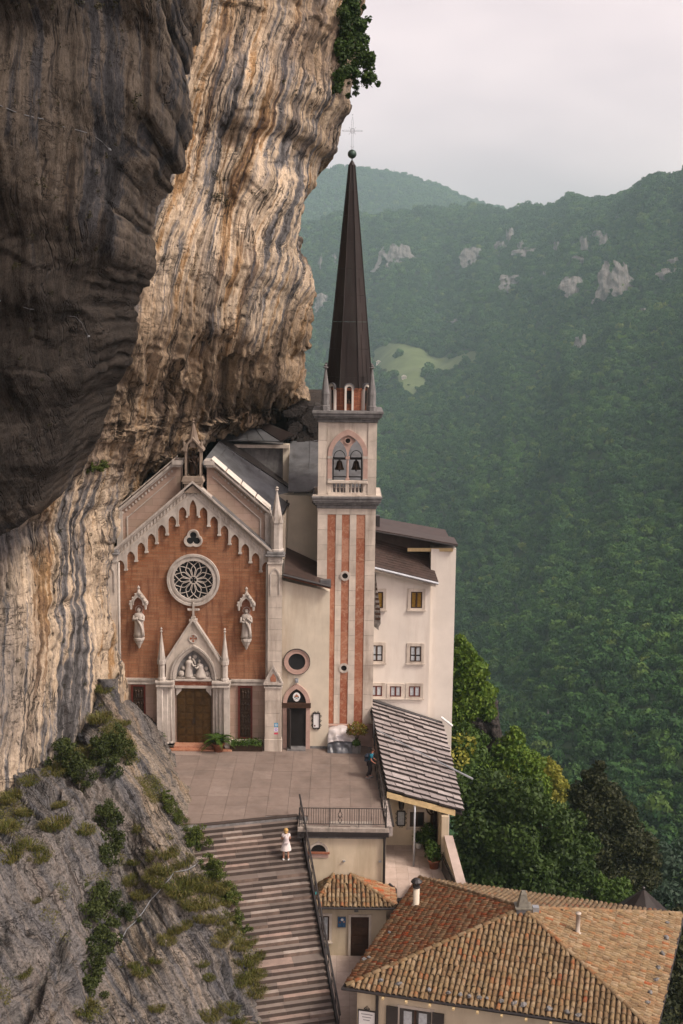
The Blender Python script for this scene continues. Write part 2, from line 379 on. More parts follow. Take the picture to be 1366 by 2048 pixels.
def m_rock(name, bands, fine_lo=.55, crack=.8, speck=.25, blot=None, blot_k=.6, flow_k=1.0, dark=(.035, .030, .027), stain=(.085, .090, .100)):
    """bands: colour stops across the water streaks; blot: broad patches of another tint"""
    m = NT(name); p = m.pos(); fl = m.n('Attribute', attribute_name='flow').outputs['Vector']
    wv = m.n('VectorMath', {0: m.n('TexNoise', {'Vector': m.vscale(fl, (1, 1, .6)), 'Scale': .45, 'Detail': 3.0}).outputs[1], 1: (.9*flow_k, .9, 0)}, operation='MULTIPLY').outputs[0]
    w = m.n('VectorMath', {0: fl, 1: wv}, operation='ADD').outputs[0]
    s1 = m.noise(m.vscale(w, (1.05, 1, .022)), 1.0, 5, .6); s2 = m.noise(m.vscale(w, (3.4, 1, .045)), 1.0, 5, .65); s3 = m.noise(m.vscale(w, (7.5, 1, .16)), 1.0, 4, .65)
    iso = m.noise(p, .23, 5, .6); iso2 = m.noise(m.vscale(p, (1, 1, .5)), 1.5, 7, .72); fine = m.noise(p, 8, 6, .75)
    t = m.math('ADD', m.math('MULTIPLY', s1, 1.20), m.math('ADD', m.math('MULTIPLY', s2, 1.05), m.math('MULTIPLY', iso2, .30)))
    t = m.math('ADD', m.math('MULTIPLY', m.math('SUBTRACT', t, 1.275), 1.30), .5)
    c = m.ramp(t, bands)
    if blot:
        zn = m.n('Attribute', attribute_name='zone').outputs['Fac']
        bm = m.ramp(m.math('ADD', m.math('ADD', iso, m.math('MULTIPLY', iso2, .45)), m.math('MULTIPLY', zn, .26)), [(.64, 0), (.84, 1)])
        c = m.mix(m.math('MULTIPLY', bm, blot_k), c, blot)
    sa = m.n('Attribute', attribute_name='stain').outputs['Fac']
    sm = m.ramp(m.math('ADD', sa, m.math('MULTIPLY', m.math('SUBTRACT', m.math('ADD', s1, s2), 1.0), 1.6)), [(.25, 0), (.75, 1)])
    c = m.mix(m.math('MULTIPLY', sm, .88), c, stain)  # one mask for real discolouring and for shade painted into the rock colour
    c = m.mix(1.0, c, m.ramp(s3, [(.32, fine_lo), (.50, 1.0), (.66, 1.18)]), 'MULTIPLY')
    cr = m.noise(m.vscale(w, (1.5, 1, .075)), 1.0, 4, .6)
    crk = m.ramp(m.math('ABSOLUTE', m.math('SUBTRACT', cr, .5)), [(.004, 1), (.017, 0)])
    gate = m.ramp(m.noise(m.vscale(p, (.7, .7, .35)), .8, 3), [(.44, 0), (.56, 1)])
    crk = m.math('MULTIPLY', crk, gate)
    hb = m.noise(m.vscale(p, (.35, .35, 1.5)), 1.1, 5, .65)
    hcr = m.math('MULTIPLY', m.ramp(m.math('ABSOLUTE', m.math('SUBTRACT', hb, .5)), [(.002, 1), (.010, 0)]), m.ramp(m.noise(p, .5, 3), [(.5, 0), (.6, 1)]))
    c = m.mix(m.math('MULTIPLY', m.math('MAXIMUM', crk, hcr), crack), c, dark)
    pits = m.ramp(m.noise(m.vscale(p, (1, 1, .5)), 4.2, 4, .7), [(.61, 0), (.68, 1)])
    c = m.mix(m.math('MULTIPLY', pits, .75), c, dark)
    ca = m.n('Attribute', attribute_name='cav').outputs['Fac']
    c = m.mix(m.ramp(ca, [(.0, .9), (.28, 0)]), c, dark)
    c = m.mix(1.0, c, m.ramp(fine, [(.30, 1-speck*1.6), (.5, 1.0), (.70, 1+speck)]), 'MULTIPLY')
    h = m.math('ADD', m.math('ADD', m.math('MULTIPLY', s2, .5), m.math('MULTIPLY', s3, .35)), m.math('ADD', m.math('MULTIPLY', iso2, .8), m.math('MULTIPLY', fine, .25)))
    h = m.math('SUBTRACT', h, m.math('MULTIPLY', m.math('MAXIMUM', m.math('MAXIMUM', crk, hcr), pits), .35))
    return m.done(c, .95, m.bump(h, .9, .30), 0, .1)
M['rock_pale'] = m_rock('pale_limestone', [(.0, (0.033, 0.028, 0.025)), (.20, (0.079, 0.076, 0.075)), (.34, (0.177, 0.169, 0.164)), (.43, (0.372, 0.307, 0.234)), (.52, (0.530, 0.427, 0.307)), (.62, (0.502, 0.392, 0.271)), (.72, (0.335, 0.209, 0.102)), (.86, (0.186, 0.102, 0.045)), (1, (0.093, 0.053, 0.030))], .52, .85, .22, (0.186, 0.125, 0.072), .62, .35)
M['rock_grey'] = m_rock('weathered_limestone_painted_shade', [(.0, (0.011, 0.009, 0.009)), (.20, (0.026, 0.025, 0.026)), (.34, (0.057, 0.055, 0.057)), (.43, (0.120, 0.100, 0.081)), (.52, (0.171, 0.139, 0.107)), (.62, (0.162, 0.128, 0.094)), (.72, (0.108, 0.068, 0.036)), (.86, (0.060, 0.033, 0.016)), (1, (0.030, 0.017, 0.010))], .52, .85, .22, (0.060, 0.041, 0.025), .62, .35, stain=(.034, .029, .025))  # pale bands darkened: part weathering, part the overhang's shade put into the colour
M['rock_low'] = m_rock('grey_outcrop_limestone', [(.0, (.040, .038, .038)), (.25, (.080, .079, .081)), (.45, (.165, .146, .124)), (.62, (.25, .21, .162)), (.82, (.22, .160, .10)), (1, (.10, .07, .045))], .72, .8, .5, (.100, .102, .110), .6, 1.2)
M['rock_far'] = m_rock('far_limestone', [(.0, (.05, .048, .046)), (.35, (.13, .125, .118)), (.6, (.22, .205, .19)), (1, (.16, .135, .105))], .5, .8, .4, (.12, .12, .11), .6)
# ------------------------------------------------------------------ cliff: three rock masses with their own depth and rounded, thick edges
def rock_sheet(name, edge, ctrl, zrange, xl, mats, nu, nv, Rr=2.5, back=16, amp=1.0, lean=0.0, seed=0.0, ledge=0.0, edge_rough=.5, flute=1.0, planar=.12, inset=.35, lump=1.0, zones=(), bed=1.0, fract=1.0, stain_shade_spots=()):
    """rock face y = g(x, z); edge = silhouette points (px, py, Y) that become world points, top to bottom"""
    E = np.array([at(*e) for e in edge]); E = E[np.argsort(-E[:, 2])]
    P = np.array([at(*c) for c in ctrl] + [tuple(e) for e in E])
    g = tps(P[:, [0, 2]] / 10.0, P[:, 1])
    z0, z1 = zrange
    zs = np.linspace(z1, z0, nv)
    # extra room for edges that run nearly level: rows are denser there by following the outline's own length
    el = np.r_[0, np.cumsum(np.hypot(np.diff(E[:, 0]), np.diff(E[:, 2])))]
    inside = (E[:, 2] <= z1) & (E[:, 2] >= z0)
    cand = np.r_[zs[zs > E[:, 2].max()], np.interp(np.linspace(0, el[-1], nv), el, E[:, 2]), zs[zs < E[:, 2].min()]]
    zs = np.sort(np.r_[cand[(cand <= z1) & (cand >= z0)]])[::-1]
    nv = len(zs)
    xr = np.interp(-zs, -E[:, 2], E[:, 0])
    yr = np.interp(-zs, -E[:, 2], E[:, 1])
    xr = xr - inset + edge_rough * (.5*perlin(zs*.35+seed, 3.1, 0) + .35*perlin(zs*1.1, seed, 1.7) + .2*perlin(zs*3.1, seed, 4.7))
    u = np.linspace(0, 1, nu)
    X = xl + (xr[:, None]-xl) * u[None]
    Z = np.repeat(zs[:, None], nu, 1)
    G = g(np.c_[X.ravel(), Z.ravel()] / 10.0).reshape(nv, nu)
    # distance to the outline gives the rounding towards the back
    e = np.full(X.shape, 1e9)
    Ex = np.c_[xr, zs]
    for k in range(0, nv, 3):
        e = np.minimum(e, np.hypot(X - Ex[k, 0], Z - Ex[k, 1]))
    e = np.minimum(e, np.abs(xr[:, None] - X))
    Rr_ = Rr * (1 + .5*perlin(Z*.2+seed, X*.2, 5.5))
    t = np.clip(1 - e / Rr_, 0, 1)
    G = G + Rr_ * (1 - np.sqrt(np.clip(1 - t*t, 0, 1)))
    # side wall going back behind the silhouette
    nb = 14; bu = (np.linspace(0, 1, nb+1)[1:])**1.3
    Xb = X[:, -1:] - abs(lean)*bu[None]*back*.3 - bu[None]*.6; Yb = G[:, -1:] + bu[None]*back; Zb = np.repeat(zs[:, None], nb, 1)
    X = np.c_[X, Xb]; G = np.c_[G, Yb]; Z = np.c_[Z, Zb]
    W = X.shape[1]
    P3 = np.stack([X, G, Z], -1)
    def normals(P3):
        du = np.gradient(P3, axis=1); dv = np.gradient(P3, axis=0)
        n = np.cross(dv, du); n /= np.linalg.norm(n, axis=-1, keepdims=True) + 1e-9
        n = np.where((n[:, :, 1:2] > 0) & (np.arange(W)[None, :, None] < nu-6), -n, n); return n
    N = normals(P3)
    # flow coordinates: across the face, depth, down the face (streaks follow the leaning strata)
    su = np.cumsum(np.r_[0, 1.0*np.ones(W-1)])
    arc = np.cumsum(np.c_[np.zeros((nv, 1)), np.hypot(np.diff(X, axis=1), .5*np.diff(G, axis=1))], 1)
    bend = np.where(Z > 14, (Z-14)*lean, (Z-14)*lean*.15 if lean > 0 else (Z-14)*lean) + .5*perlin(X*.09+seed, Z*.07, 2.2)
    U = X + planar*G - bend
    V = Z
    A = lambda a: a * amp
    zone = np.zeros(X.shape)
    for px, py, Y, rx, rz, val in zones:
        c = at(px, py, Y); zone += val*np.exp(-((X-c[0])/rx)**2-((Z-c[2])/rz)**2)
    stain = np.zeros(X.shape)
    for px, py, Y, rx, rz, val in stain_shade_spots:
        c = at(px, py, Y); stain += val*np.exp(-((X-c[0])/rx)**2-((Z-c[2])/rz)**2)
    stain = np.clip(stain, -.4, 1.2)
    zone = np.clip(zone*(1+.5*perlin(X*.35, seed, Z*.2)), -1.2, 1.2)
    ridge = lambda n: 1 - 2*np.abs(n)
    d = A(.62*lump)*fbm(X*.16+seed, G*.16, Z*.10, 3)
    fl1 = ridge(perlin(U*.55+seed, G*.05, V*.055)); fl2 = ridge(perlin(U*1.5, seed+G*.1, V*.11)); fl3 = perlin(U*3.6, seed, V*.22)
    mask = .55 + .45*np.clip(.5+1.2*perlin(X*.13, seed, Z*.13), 0, 1)
    d += flute*(A(.42)*fl1*mask + A(.22)*fl2*mask + A(.08)*fl3)
    iso = fbm(U*.5, G*.3+seed, V*.20, 5)
    d += A(.30*lump)*iso
    ck = perlin(U*.9+seed*2, .5+G*.05, V*.05); d -= A(.40)*flute*np.exp(-(ck/.035)**2)*(perlin(X*.2, seed, Z*.15) > -.1)
    d += A(.16)*bed*np.tanh(5*perlin(Z*.55+.8*perlin(X*.25, 0, Z*.25), X*.12, seed))*(.4+.6*(perlin(X*.15, Z*.15, seed+4) > 0))
    d += A(.085)*(1-2*np.abs(fbm(X*1.5, G*1.5, Z*.9+seed, 3))) 
    d += A(.06)*fbm(X*4.2, G*4.2, Z*2.6+seed, 3)
    # fractured blocks: every cell of a warped grid stands a little proud of or behind its neighbours
    wu = U + .55*perlin(X*.7, G*.3, Z*.5+seed) + .22*perlin(X*2.1, seed, Z*1.6); wz = Z + .7*perlin(X*.5+9, G*.3, Z*.6+seed) + .25*perlin(X*1.9+3, seed, Z*2.0)
    blk_ = np.zeros(X.shape); zsh = np.clip(zone, 0, 1)
    for (a_, b_, am_) in ((.42, .26, .34), (.95, .60, .20), (2.0, 1.35, .10)):
        iu = np.floor(wu*a_).astype(np.int64); iz = np.floor(wz*b_ + .5*(iu % 2)).astype(np.int64)
        hsh = _perm[(_perm[(iu+977) & 4095]+iz+31) & 4095]/4096.
        fu, fz = wu*a_-iu, wz*b_+.5*(iu % 2)-iz
        blk_ += am_*((hsh-.5) + .35*(fz-.5)*(hsh*2-1) - .30*(fu-.5)*(hsh*7 % 1-.5))
    d += A(fract)*blk_*(.35+.9*zsh)
    pit = perlin(X*1.6, G*1.6+seed, Z*1.15)
    d -= A(.30)*np.clip(pit-.42, 0, .3)*1.8
    P3 = P3 + N*d[..., None]
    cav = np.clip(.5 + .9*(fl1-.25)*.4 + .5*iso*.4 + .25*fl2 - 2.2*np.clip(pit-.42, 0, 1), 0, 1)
    idx = np.arange(nv*W).reshape(nv, W)
    F = np.stack([idx[:-1, :-1], idx[1:, :-1], idx[1:, 1:], idx[:-1, 1:]], -1).reshape(-1, 4)
    fm = np.stack([U, G*.15, V], -1).reshape(-1, 3)
    o = np_mesh(name, P3.reshape(-1, 3), F, mats, None, True, {'flow': ('FLOAT_VECTOR', fm), 'cav': ('FLOAT', cav.ravel()), 'zone': ('FLOAT', zone.ravel()), 'stain': ('FLOAT', stain.ravel())})
    tag(o, kind='structure')
    return o, P3, nu

BD_edge = [(790, -420, 12), (770, -250, 11), (745, -120, 10), (716, 0, 9), (712, 60, 9), (712, 120, 9), (704, 175, 9), (700, 215, 9), (686, 262, 9), (660, 310, 9), (636, 350, 9), (612, 392, 8.6),
           (613, 450, 8.5), (618, 520, 8.5), (626, 590, 8.3), (631, 650, 8.3), (628, 690, 8.4), (613, 705, 8.7), (611, 745, 8.8), (622, 790, 9), (630, 806, 9), (590, 812, 9), (560, 828, 9), (520, 818, 8), (480, 830, 6.5), (460, 850, 6), (440, 872, 5.2), (405, 905, 3.6),
           (350, 916, 2.2), (300, 955, 1.2), (252, 992, .4), (231, 1012, -.5), (226, 1050, -1.0), (217, 1100, -1.4), (213, 1170, -1.6), (215, 1235, -1.7), (226, 1262, -1.8), (226, 1300, -2.0), (230, 1360, -2.4), (236, 1450, -3.4), (240, 1600, -4.5)]
BD_ctrl = [(690, 60, 8), (640, 60, 6.4), (560, 60, 4), (450, 60, 1), (380, 60, -2), (640, 200, 6), (560, 230, 3.0), (480, 215, 0.5), (400, 200, -2), (330, 300, -4),
           (600, 340, 6.5), (520, 330, .3), (500, 282, 1.4), (560, 275, 3.8), (455, 285, 1.6), (430, 350, .8), (440, 430, .2), (560, 420, 2.8), (500, 470, -.6), (420, 500, -1.8), (340, 450, -3.5), (290, 500, -4.6),
           (590, 560, 5.2), (540, 580, 2.4), (450, 600, -1.2), (370, 620, -2.4), (280, 640, -4.8), (600, 680, 6.6), (530, 700, 3.4), (440, 720, 1.0), (350, 720, -1.6), (260, 730, -4.4), (210, 700, -6),
           (590, 770, 7.4), (500, 790, 5.4), (400, 810, 2.8), (330, 840, .8), (250, 850, -2.4), (190, 850, -4.6), (300, 910, .6), (240, 930, -1.2), (180, 960, -3.6),
           (130, 1000, -5.6), (170, 1100, -3.4), (100, 1100, -5.6), (30, 1150, -8), (170, 1250, -3.4), (100, 1250, -6.0), (0, 1250, -9.2), (180, 1400, -4.2), (100, 1420, -7), (0, 1450, -10.5), (100, 1600, -9), (-200, 1200, -14), (-200, 600, -14), (-200, 0, -12), (-100, -300, -11), (300, -300, -5)]
A_edge = [(420, -420, -30), (395, -200, -28), (372, -60, -26.5), (366, 0, -26), (356, 100, -25), (336, 206, -24.4), (296, 295, -24), (280, 360, -23.6), (266, 423, -23.4), (262, 500, -23), (236, 556, -22.6), (226, 592, -22.4), (214, 645, -22), (204, 700, -21.8), (193, 751, -21.6),
          (160, 829, -21), (136, 905, -20.4), (104, 960, -20), (76, 1030, -20), (40, 1062, -20.4), (0, 1082, -21), (-60, 1100, -22), (-160, 1130, -23), (-300, 1160, -25)]
A_ctrl = [(200, 0, -32), (0, 0, -37), (200, 200, -31), (60, 250, -35), (180, 420, -29), (0, 450, -33.5), (150, 600, -27.5), (0, 650, -31), (120, 760, -25.6), (0, 830, -27.6), (60, 930, -24), (0, 1000, -24.2), (-200, 500, -36), (-200, 0, -40), (-100, -300, -44), (200, -300, -38)]
C_edge = [(205, 1322, -3.2), (228, 1338, -4.2), (234, 1372, -5), (238, 1412, -5.6), (248, 1445, -6.4), (266, 1466, -7), (292, 1502, -8), (314, 1540, -9), (340, 1580, -10.2), (362, 1612, -11.4), (392, 1645, -12.6),
          (424, 1676, -13.4), (444, 1712, -14), (462, 1762, -15), (474, 1800, -15.8), (496, 1850, -16.8), (516, 1905, -18), (538, 1960, -19), (553, 2010, -20), (566, 2060, -21), (580, 2150, -22.4), (596, 2300, -24)]
C_ctrl = [(180, 1360, -2.2), (90, 1400, -2.5), (0, 1450, -4), (200, 1430, -5.8), (110, 1530, -9.2), (0, 1610, -13.6), (220, 1500, -8.8), (150, 1560, -11.4), (40, 1640, -15.4), (262, 1560, -10.4), (240, 1640, -13), (170, 1650, -14.4), (90, 1700, -17.5), (0, 1720, -19.5),
          (330, 1640, -12.8), (300, 1700, -14.4), (220, 1760, -15.6), (200, 1830, -18), (120, 1800, -19.6), (0, 1850, -23), (380, 1740, -15.2), (420, 1820, -17), (340, 1830, -18), (280, 1900, -19.4), (450, 1930, -19.2), (380, 1980, -21), (180, 1930, -21.4), (100, 1930, -22.6), (230, 2020, -23), (100, 2030, -25.5), (0, 2040, -28), (-150, 1900, -26), (-150, 1600, -16), (300, 2200, -26), (0, 2250, -33)]
ZB = [(520, 770, 4, 5, 2.6, .9), (380, 810, 1, 5, 2.8, .8), (320, 560, -3, 2, 3, .3), (600, 120, 5, 3, 2, .3), (590, 600, 6, 1.6, 7, .9), (290, 900, 0, 3, 2, .9), (430, 690, 0, 2, 3, .7), (500, 30, 2, 4, 2, .25), (480, 470, -1, 3.4, 6, -1.0), (540, 480, 1, 2.2, 5, -.8), (130, 1200, -4, 4, 6, -.8), (390, 420, -1, 2, 6, -.6), (620, 690, 8, 1, 3, .9)]
_cl, P_BD, nuBD = rock_sheet('cliff_face', BD_edge, BD_ctrl, (-8, 58), -26, M['rock_pale'], 420, 620, 2.2, 26, 1.0, .26, 1.3, edge_rough=.45, zones=ZB, lump=.55, fract=1.25, stain_shade_spots=[(-10, 1180, -9, 1.5, 5, .5), (-10, 1420, -10, 1.7, 4, .45), (110, 1470, -7, 1.3, 1.6, .35), (40, 1060, -7, 2.0, 1.2, .5), (150, 1340, -5, .4, 3, .2), (170, 1180, -4, 2.2, 4, -.3), (410, 560, -1, .6, 5, .5), (490, 560, -1, .5, 5, .4), (560, 130, 4, .7, 3, .5), (440, 180, 0, .6, 3, .4)])  # last list: real blue-grey staining, plus shade painted under the overhang lip
_ca, P_A, nuA = rock_sheet('cliff_overhang', A_edge, A_ctrl, (12.5, 56), -22, M['rock_grey'], 260, 420, 2.0, 18, .5, .10, 9.1, edge_rough=.5, lump=.7, flute=.42, inset=.45, planar=.06, bed=.12, fract=.8, zones=[(60, 600, -30, 4, 3, .9), (60, 900, -26, 4, 3, .9), (150, 700, -25, 2, 3, .6), (100, 200, -33, 5, 5, -.8), (220, 150, -29, 3, 6, -.8)], stain_shade_spots=[(-20, 300, -35, 5, 10, .35), (40, 650, -31, 4.5, 4, .42), (20, 850, -27, 4, 4, .5), (60, 980, -24, 3.5, 2, .5), (120, 60, -33, 5, 3, .25)])  # last list paints the shade that deepens to the left and low down
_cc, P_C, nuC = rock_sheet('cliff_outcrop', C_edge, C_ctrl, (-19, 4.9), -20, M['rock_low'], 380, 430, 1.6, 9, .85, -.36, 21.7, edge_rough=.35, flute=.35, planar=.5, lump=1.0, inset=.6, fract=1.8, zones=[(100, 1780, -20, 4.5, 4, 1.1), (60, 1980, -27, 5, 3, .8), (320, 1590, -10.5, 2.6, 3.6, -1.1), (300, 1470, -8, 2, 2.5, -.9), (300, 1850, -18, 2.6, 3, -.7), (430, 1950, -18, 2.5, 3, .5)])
# cave back and rock under the tower side: broken blocks closing the gap between cliff and roofs
mb = MB()
rk = random.Random(31)
for i in range(46):
    px, py, Y = rk.uniform(585, 640), rk.uniform(815, 900), 10.2 + rk.uniform(-.5, .8)
    c = at(px, py, Y); w, h = rk.uniform(.5, 1.5), rk.uniform(.5, 1.3)
    a = rk.uniform(-.5, .5)
    pts = [(c[0]+w*math.cos(q+a)*rk.uniform(.7, 1.1)*.6, c[2]+h*math.sin(q+a)*rk.uniform(.7, 1.1)*.6) for q in np.linspace(0, 6.28, 7)[:-1]]
    mb.prism(pts, c[1]-rk.uniform(.2, .9), c[1]+2.5)
o = mb.build('cliff_ledge', M['rock_low']); tag(o, kind='structure')
mb = MB(); mb.box(-16, -1.5, 13, 30, -8, 19.5); mb.box(-30, -13.2, 4, 30, -8, 12); o = mb.build('cliff_core', M['rock_pale']); tag(o, kind='structure')
# ------------------------------------------------------------------ valley side: one height sheet z(azimuth, distance), forest on it
T_ctrl = [ # px, py, Y(world)
 (560,352,4300),(620,342,4300),(700,330,4300),(760,338,4250),(850,372,4200),(940,404,4150),(1010,430,4100),(640,480,3350),(760,475,3300),(880,465,3250),(970,455,3100),(650,440,3700),(760,432,3700),(860,430,3700),(560,470,3350),(560,440,2900),(700,442,2800),(820,438,2750),(920,432,2700),(1000,430,2650),(1040,430,2600),(1120,422,2350),(1250,390,1950),(1366,370,1700),(1560,345,1500),(1366,400,2300),(1250,415,2600),(1120,440,2900),(1560,380,2100),(1366,470,3200),(1200,480,3400),(1040,450,3200),(1560,500,3200),(1366,520,4500),(1100,480,4400),
 (650,500,2550),(800,490,2450),(950,470,2400),(950,540,2150),(1100,500,1950),(1250,500,1600),(1366,520,1380),(560,500,2600),
 (640,600,2250),(800,640,2000),(950,660,1750),(1100,660,1480),(1250,680,1180),(1366,700,1000),(560,660,2100),
 (640,800,1900),(780,740,1750),(900,740,1620),(780,900,1300),(950,900,1150),(1150,900,900),(1366,900,700),(640,950,1350),
 (780,1100,950),(950,1100,820),(1150,1100,650),(1366,1100,520),(640,1150,900),
 (930,1300,600),(1100,1300,470),(1250,1300,390),(1366,1300,350),(800,1300,660),
 (960,1450,440),(1040,1460,390),(1080,1475,330),(1200,1450,300),(1366,1450,265),
 (1100,1580,250),(1250,1600,225),(1366,1620,205),(1366,1760,160),(1200,1760,165),(1000,1640,230),(850,1640,240)]
TP = np.array([at(*c) for c in T_ctrl]); TP = np.r_[TP, [(60, 20, -36.), (40, -10, -30), (20, 25, -22), (90, 60, -58), (5, 60, -38), (-10, 90, -45), (25, 60, -40)]]
def pol(P): d = P[:, :2] - CAM[:2]; return np.c_[np.arctan2(d[:, 0], d[:, 1])*6.0, np.log(np.hypot(d[:, 0], d[:, 1]))*1.6]
_tf = tps(pol(TP), TP[:, 2], 2e-3)
NA, NR = 330, 420
azs = np.linspace(R(-13), R(24), NA); rr = np.exp(np.linspace(math.log(86), math.log(5000), NR))
AZ, RR = np.meshgrid(azs, rr)
TX = CAM[0] + RR*np.sin(AZ); TY = CAM[1] + RR*np.cos(AZ)
def ground_z(x, y):
    x = np.asarray(x, float).ravel(); y = np.asarray(y, float).ravel()
    z = _tf(pol(np.c_[x, y, y])); r = np.hypot(x-CAM[0], y-CAM[1])
    k = np.clip((r-250)/900, 0, 1)
    z += k*(9*fbm(x/230., y/230., .3, 3) + 3*perlin(x/60., y/60., 4.1))
    gl = perlin(np.arctan2(x-CAM[0], y-CAM[1])*21, np.log(r)*1.7, 7.7); z += np.clip((r-300)/500, 0, 1)*np.clip(r/1000, .3, 2.2)*9*(1-2*np.abs(gl)-.45)
    lim = CAM[2] + .1180*r                       # the far ridge falls away behind its crest
    far = np.clip((r-4250)/400, 0, 1); z = z - far*far*320
    return z
TZ = ground_z(TX, TY).reshape(TX.shape)
idx = np.arange(NA*NR).reshape(NR, NA)
TF = np.stack([idx[:-1, :-1], idx[:-1, 1:], idx[1:, 1:], idx[1:, :-1]], -1).reshape(-1, 4)
def m_hill():
    m = NT('forest_floor'); p = m.pos()
    c = m.mix(m.ramp(m.noise(p, .012, 5, .6), [(.4, 0), (.65, 1)]), (.018, .034, .012), (.034, .052, .018))
    return m.done(c, .95, None, 0, .1)
M['hill'] = m_hill(); M['meadow'] = mat('meadow_grass', (.10, .13, .050), .25, .03, .95, 0)
hills = np_mesh('hills', np.c_[TX.ravel(), TY.ravel(), TZ.ravel()], TF, M['hill'], None, True); tag(hills, kind='structure')

def on_ground(px, py):
    """the terrain point seen along one line of sight"""
    d = _f + (px-683)/FPX*_r2 + (1024-py)/FPX*_u2
    t = np.exp(np.linspace(math.log(120), math.log(5200), 900)); P = CAM + d[None]*(t/d[1])[:, None]
    gz = ground_z(P[:, 0], P[:, 1]); k = np.argmax(P[:, 2] < gz)
    return np.array([P[k, 0], P[k, 1], gz[k]]) if (P[:, 2] < gz).any() else None

# meadow and its farmhouses
md = []
for px, py in ((745,706),(790,692),(850,708),(948,704),(954,722),(905,740),(865,742),(838,740),(850,765),(826,792),(800,765),(772,748),(748,738)):
    q = on_ground(px, py); md.append(q)
md = np.array(md); mc = md.mean(0)
def in_poly(x, y, poly):
    c = np.zeros(len(x), bool); n = len(poly)
    for i in range(n):
        x1, y1 = poly[i][:2]; x2, y2 = poly[(i+1) % n][:2]
        c ^= ((y1 > y) != (y2 > y)) & (x < (x2-x1)*(y-y1)/(y2-y1+1e-12)+x1)
    return c
gx, gy = np.meshgrid(np.linspace(md[:, 0].min(), md[:, 0].max(), 90), np.linspace(md[:, 1].min(), md[:, 1].max(), 140))
gz = ground_z(gx, gy).reshape(gx.shape) + 1.2
ii = np.arange(gx.size).reshape(gx.shape)
Fm = np.stack([ii[:-1, :-1], ii[:-1, 1:], ii[1:, 1:], ii[1:, :-1]], -1).reshape(-1, 4)
cx_, cy_ = gx.ravel()[Fm].mean(1), gy.ravel()[Fm].mean(1)
inm = in_poly(cx_ + 6*perlin(cx_/30, cy_/30, 0), cy_ + 14*perlin(cx_/50, cy_/50, 9), md)
o = np_mesh('meadow', np.c_[gx.ravel(), gy.ravel(), gz.ravel()], Fm[inm], M['meadow'], None, True); tag(o, kind='structure')

# forest crowns: three prototypes spread over the slope as points
def leaf_quads(P, N, size, rng, jitter=1.0, aspect=.75):
    n = len(P); a = rng.normal(size=(n, 3)); nn = N + jitter*rng.normal(size=(n, 3)); nn /= np.linalg.norm(nn, axis=1)[:, None]
    t = np.cross(nn, a); t /= np.linalg.norm(t, axis=1)[:, None]; b = np.cross(nn, t)
    s = (size*(.6+.8*rng.rand(n)))[:, None] if np.isscalar(size) else size[:, None]
    V = np.stack([P+t*s, P+b*s*aspect, P-t*s, P-b*s*aspect], 1).reshape(-1, 3)
    return V, np.arange(4*n).reshape(n, 4)
def crown_points(rng, lobes, n, shell=.55):
    """points through the outer part of a group of ellipsoid lobes (c, r3)"""
    w = np.array([l[1][0]*l[1][1] + l[1][1]*l[1][2] for l in lobes]); ks = rng.choice(len(lobes), n, p=w/w.sum())
    d = rng.normal(size=(n, 3)); d /= np.linalg.norm(d, axis=1)[:, None]
    rad = shell + (1-shell)*rng.rand(n)**.6
    c = np.array([l[0] for l in lobes])[ks]; r = np.array([l[1] for l in lobes])[ks]
    bump_ = 1 + .22*perlin(d[:, 0]*2.3+ks*3.1, d[:, 1]*2.3, d[:, 2]*2.3)
    P = c + d*r*(rad*bump_)[:, None]
    ok = np.ones(n, bool)
    for j, l in enumerate(lobes):
        q = (((P - np.array(l[0]))/np.array(l[1]))**2).sum(1); ok &= ~((q < .42) & (ks != j))
    return P[ok], d[ok]
protos = bpy.data.collections.new('forest_crowns')
def m_forest():
    m = NT('forest_canopy'); p = m.pos()
    c = m.ramp(m.n('ObjectInfo').outputs['Random'], [(0, (.011, .042, .012)), (.4, (.020, .066, .016)), (.75, (.036, .094, .018)), (.97, (.064, .120, .022)), (1, (.13, .17, .03))])
    c = m.mix(m.ramp(m.n('NewGeometry').outputs['Random Per Island'], [(0, 0), (1, .5)]), c, (.055, .110, .022))
    pn = m.noise(p, .011, 4, .6); c = m.mix(1.0, c, m.ramp(pn, [(.32, (.66, .70, .70)), (.5, (1, 1, 1)), (.68, (1.32, 1.24, 1.05))]), 'MULTIPLY')
    m.done(c, .7, None, 0, .15); return m.mat
M['forest'] = m_forest()
for k in range(4):
    rng = np.random.RandomState(50+k)
    if k < 3:
        lobes = [((0, 0, 3.6), (3.0, 3.0, 2.6))] + [((3.0*math.cos(a)*rng.uniform(.5, .8), 3.0*math.sin(a)*rng.uniform(.5, .8), 3.2+rng.uniform(-.8, 1.5)), (1.9, 1.9, 1.7)) for a in np.arange(5)*1.26+k]
        P, N = crown_points(rng, lobes, 430, .75); V, F = leaf_quads(P, N, .62, rng, .55)
    else:
        z = rng.rand(330)**.7; a = rng.rand(330)*6.28; r = (1-z)*2.3*(.75+.35*np.sin(z*40)) + .15
        P = np.c_[r*np.cos(a), r*np.sin(a), z*11+.5]; N = np.c_[np.cos(a), np.sin(a), .5+0*a]; V, F = leaf_quads(P, N, .55, rng, .5)
    o = np_mesh('crown_form', V, F, M['forest'])
    COL.objects.unlink(o); protos.objects.link(o); o.name = 'crown_form_%d' % k
rng = np.random.RandomState(77)
pts = []; scs = []; kinds = []
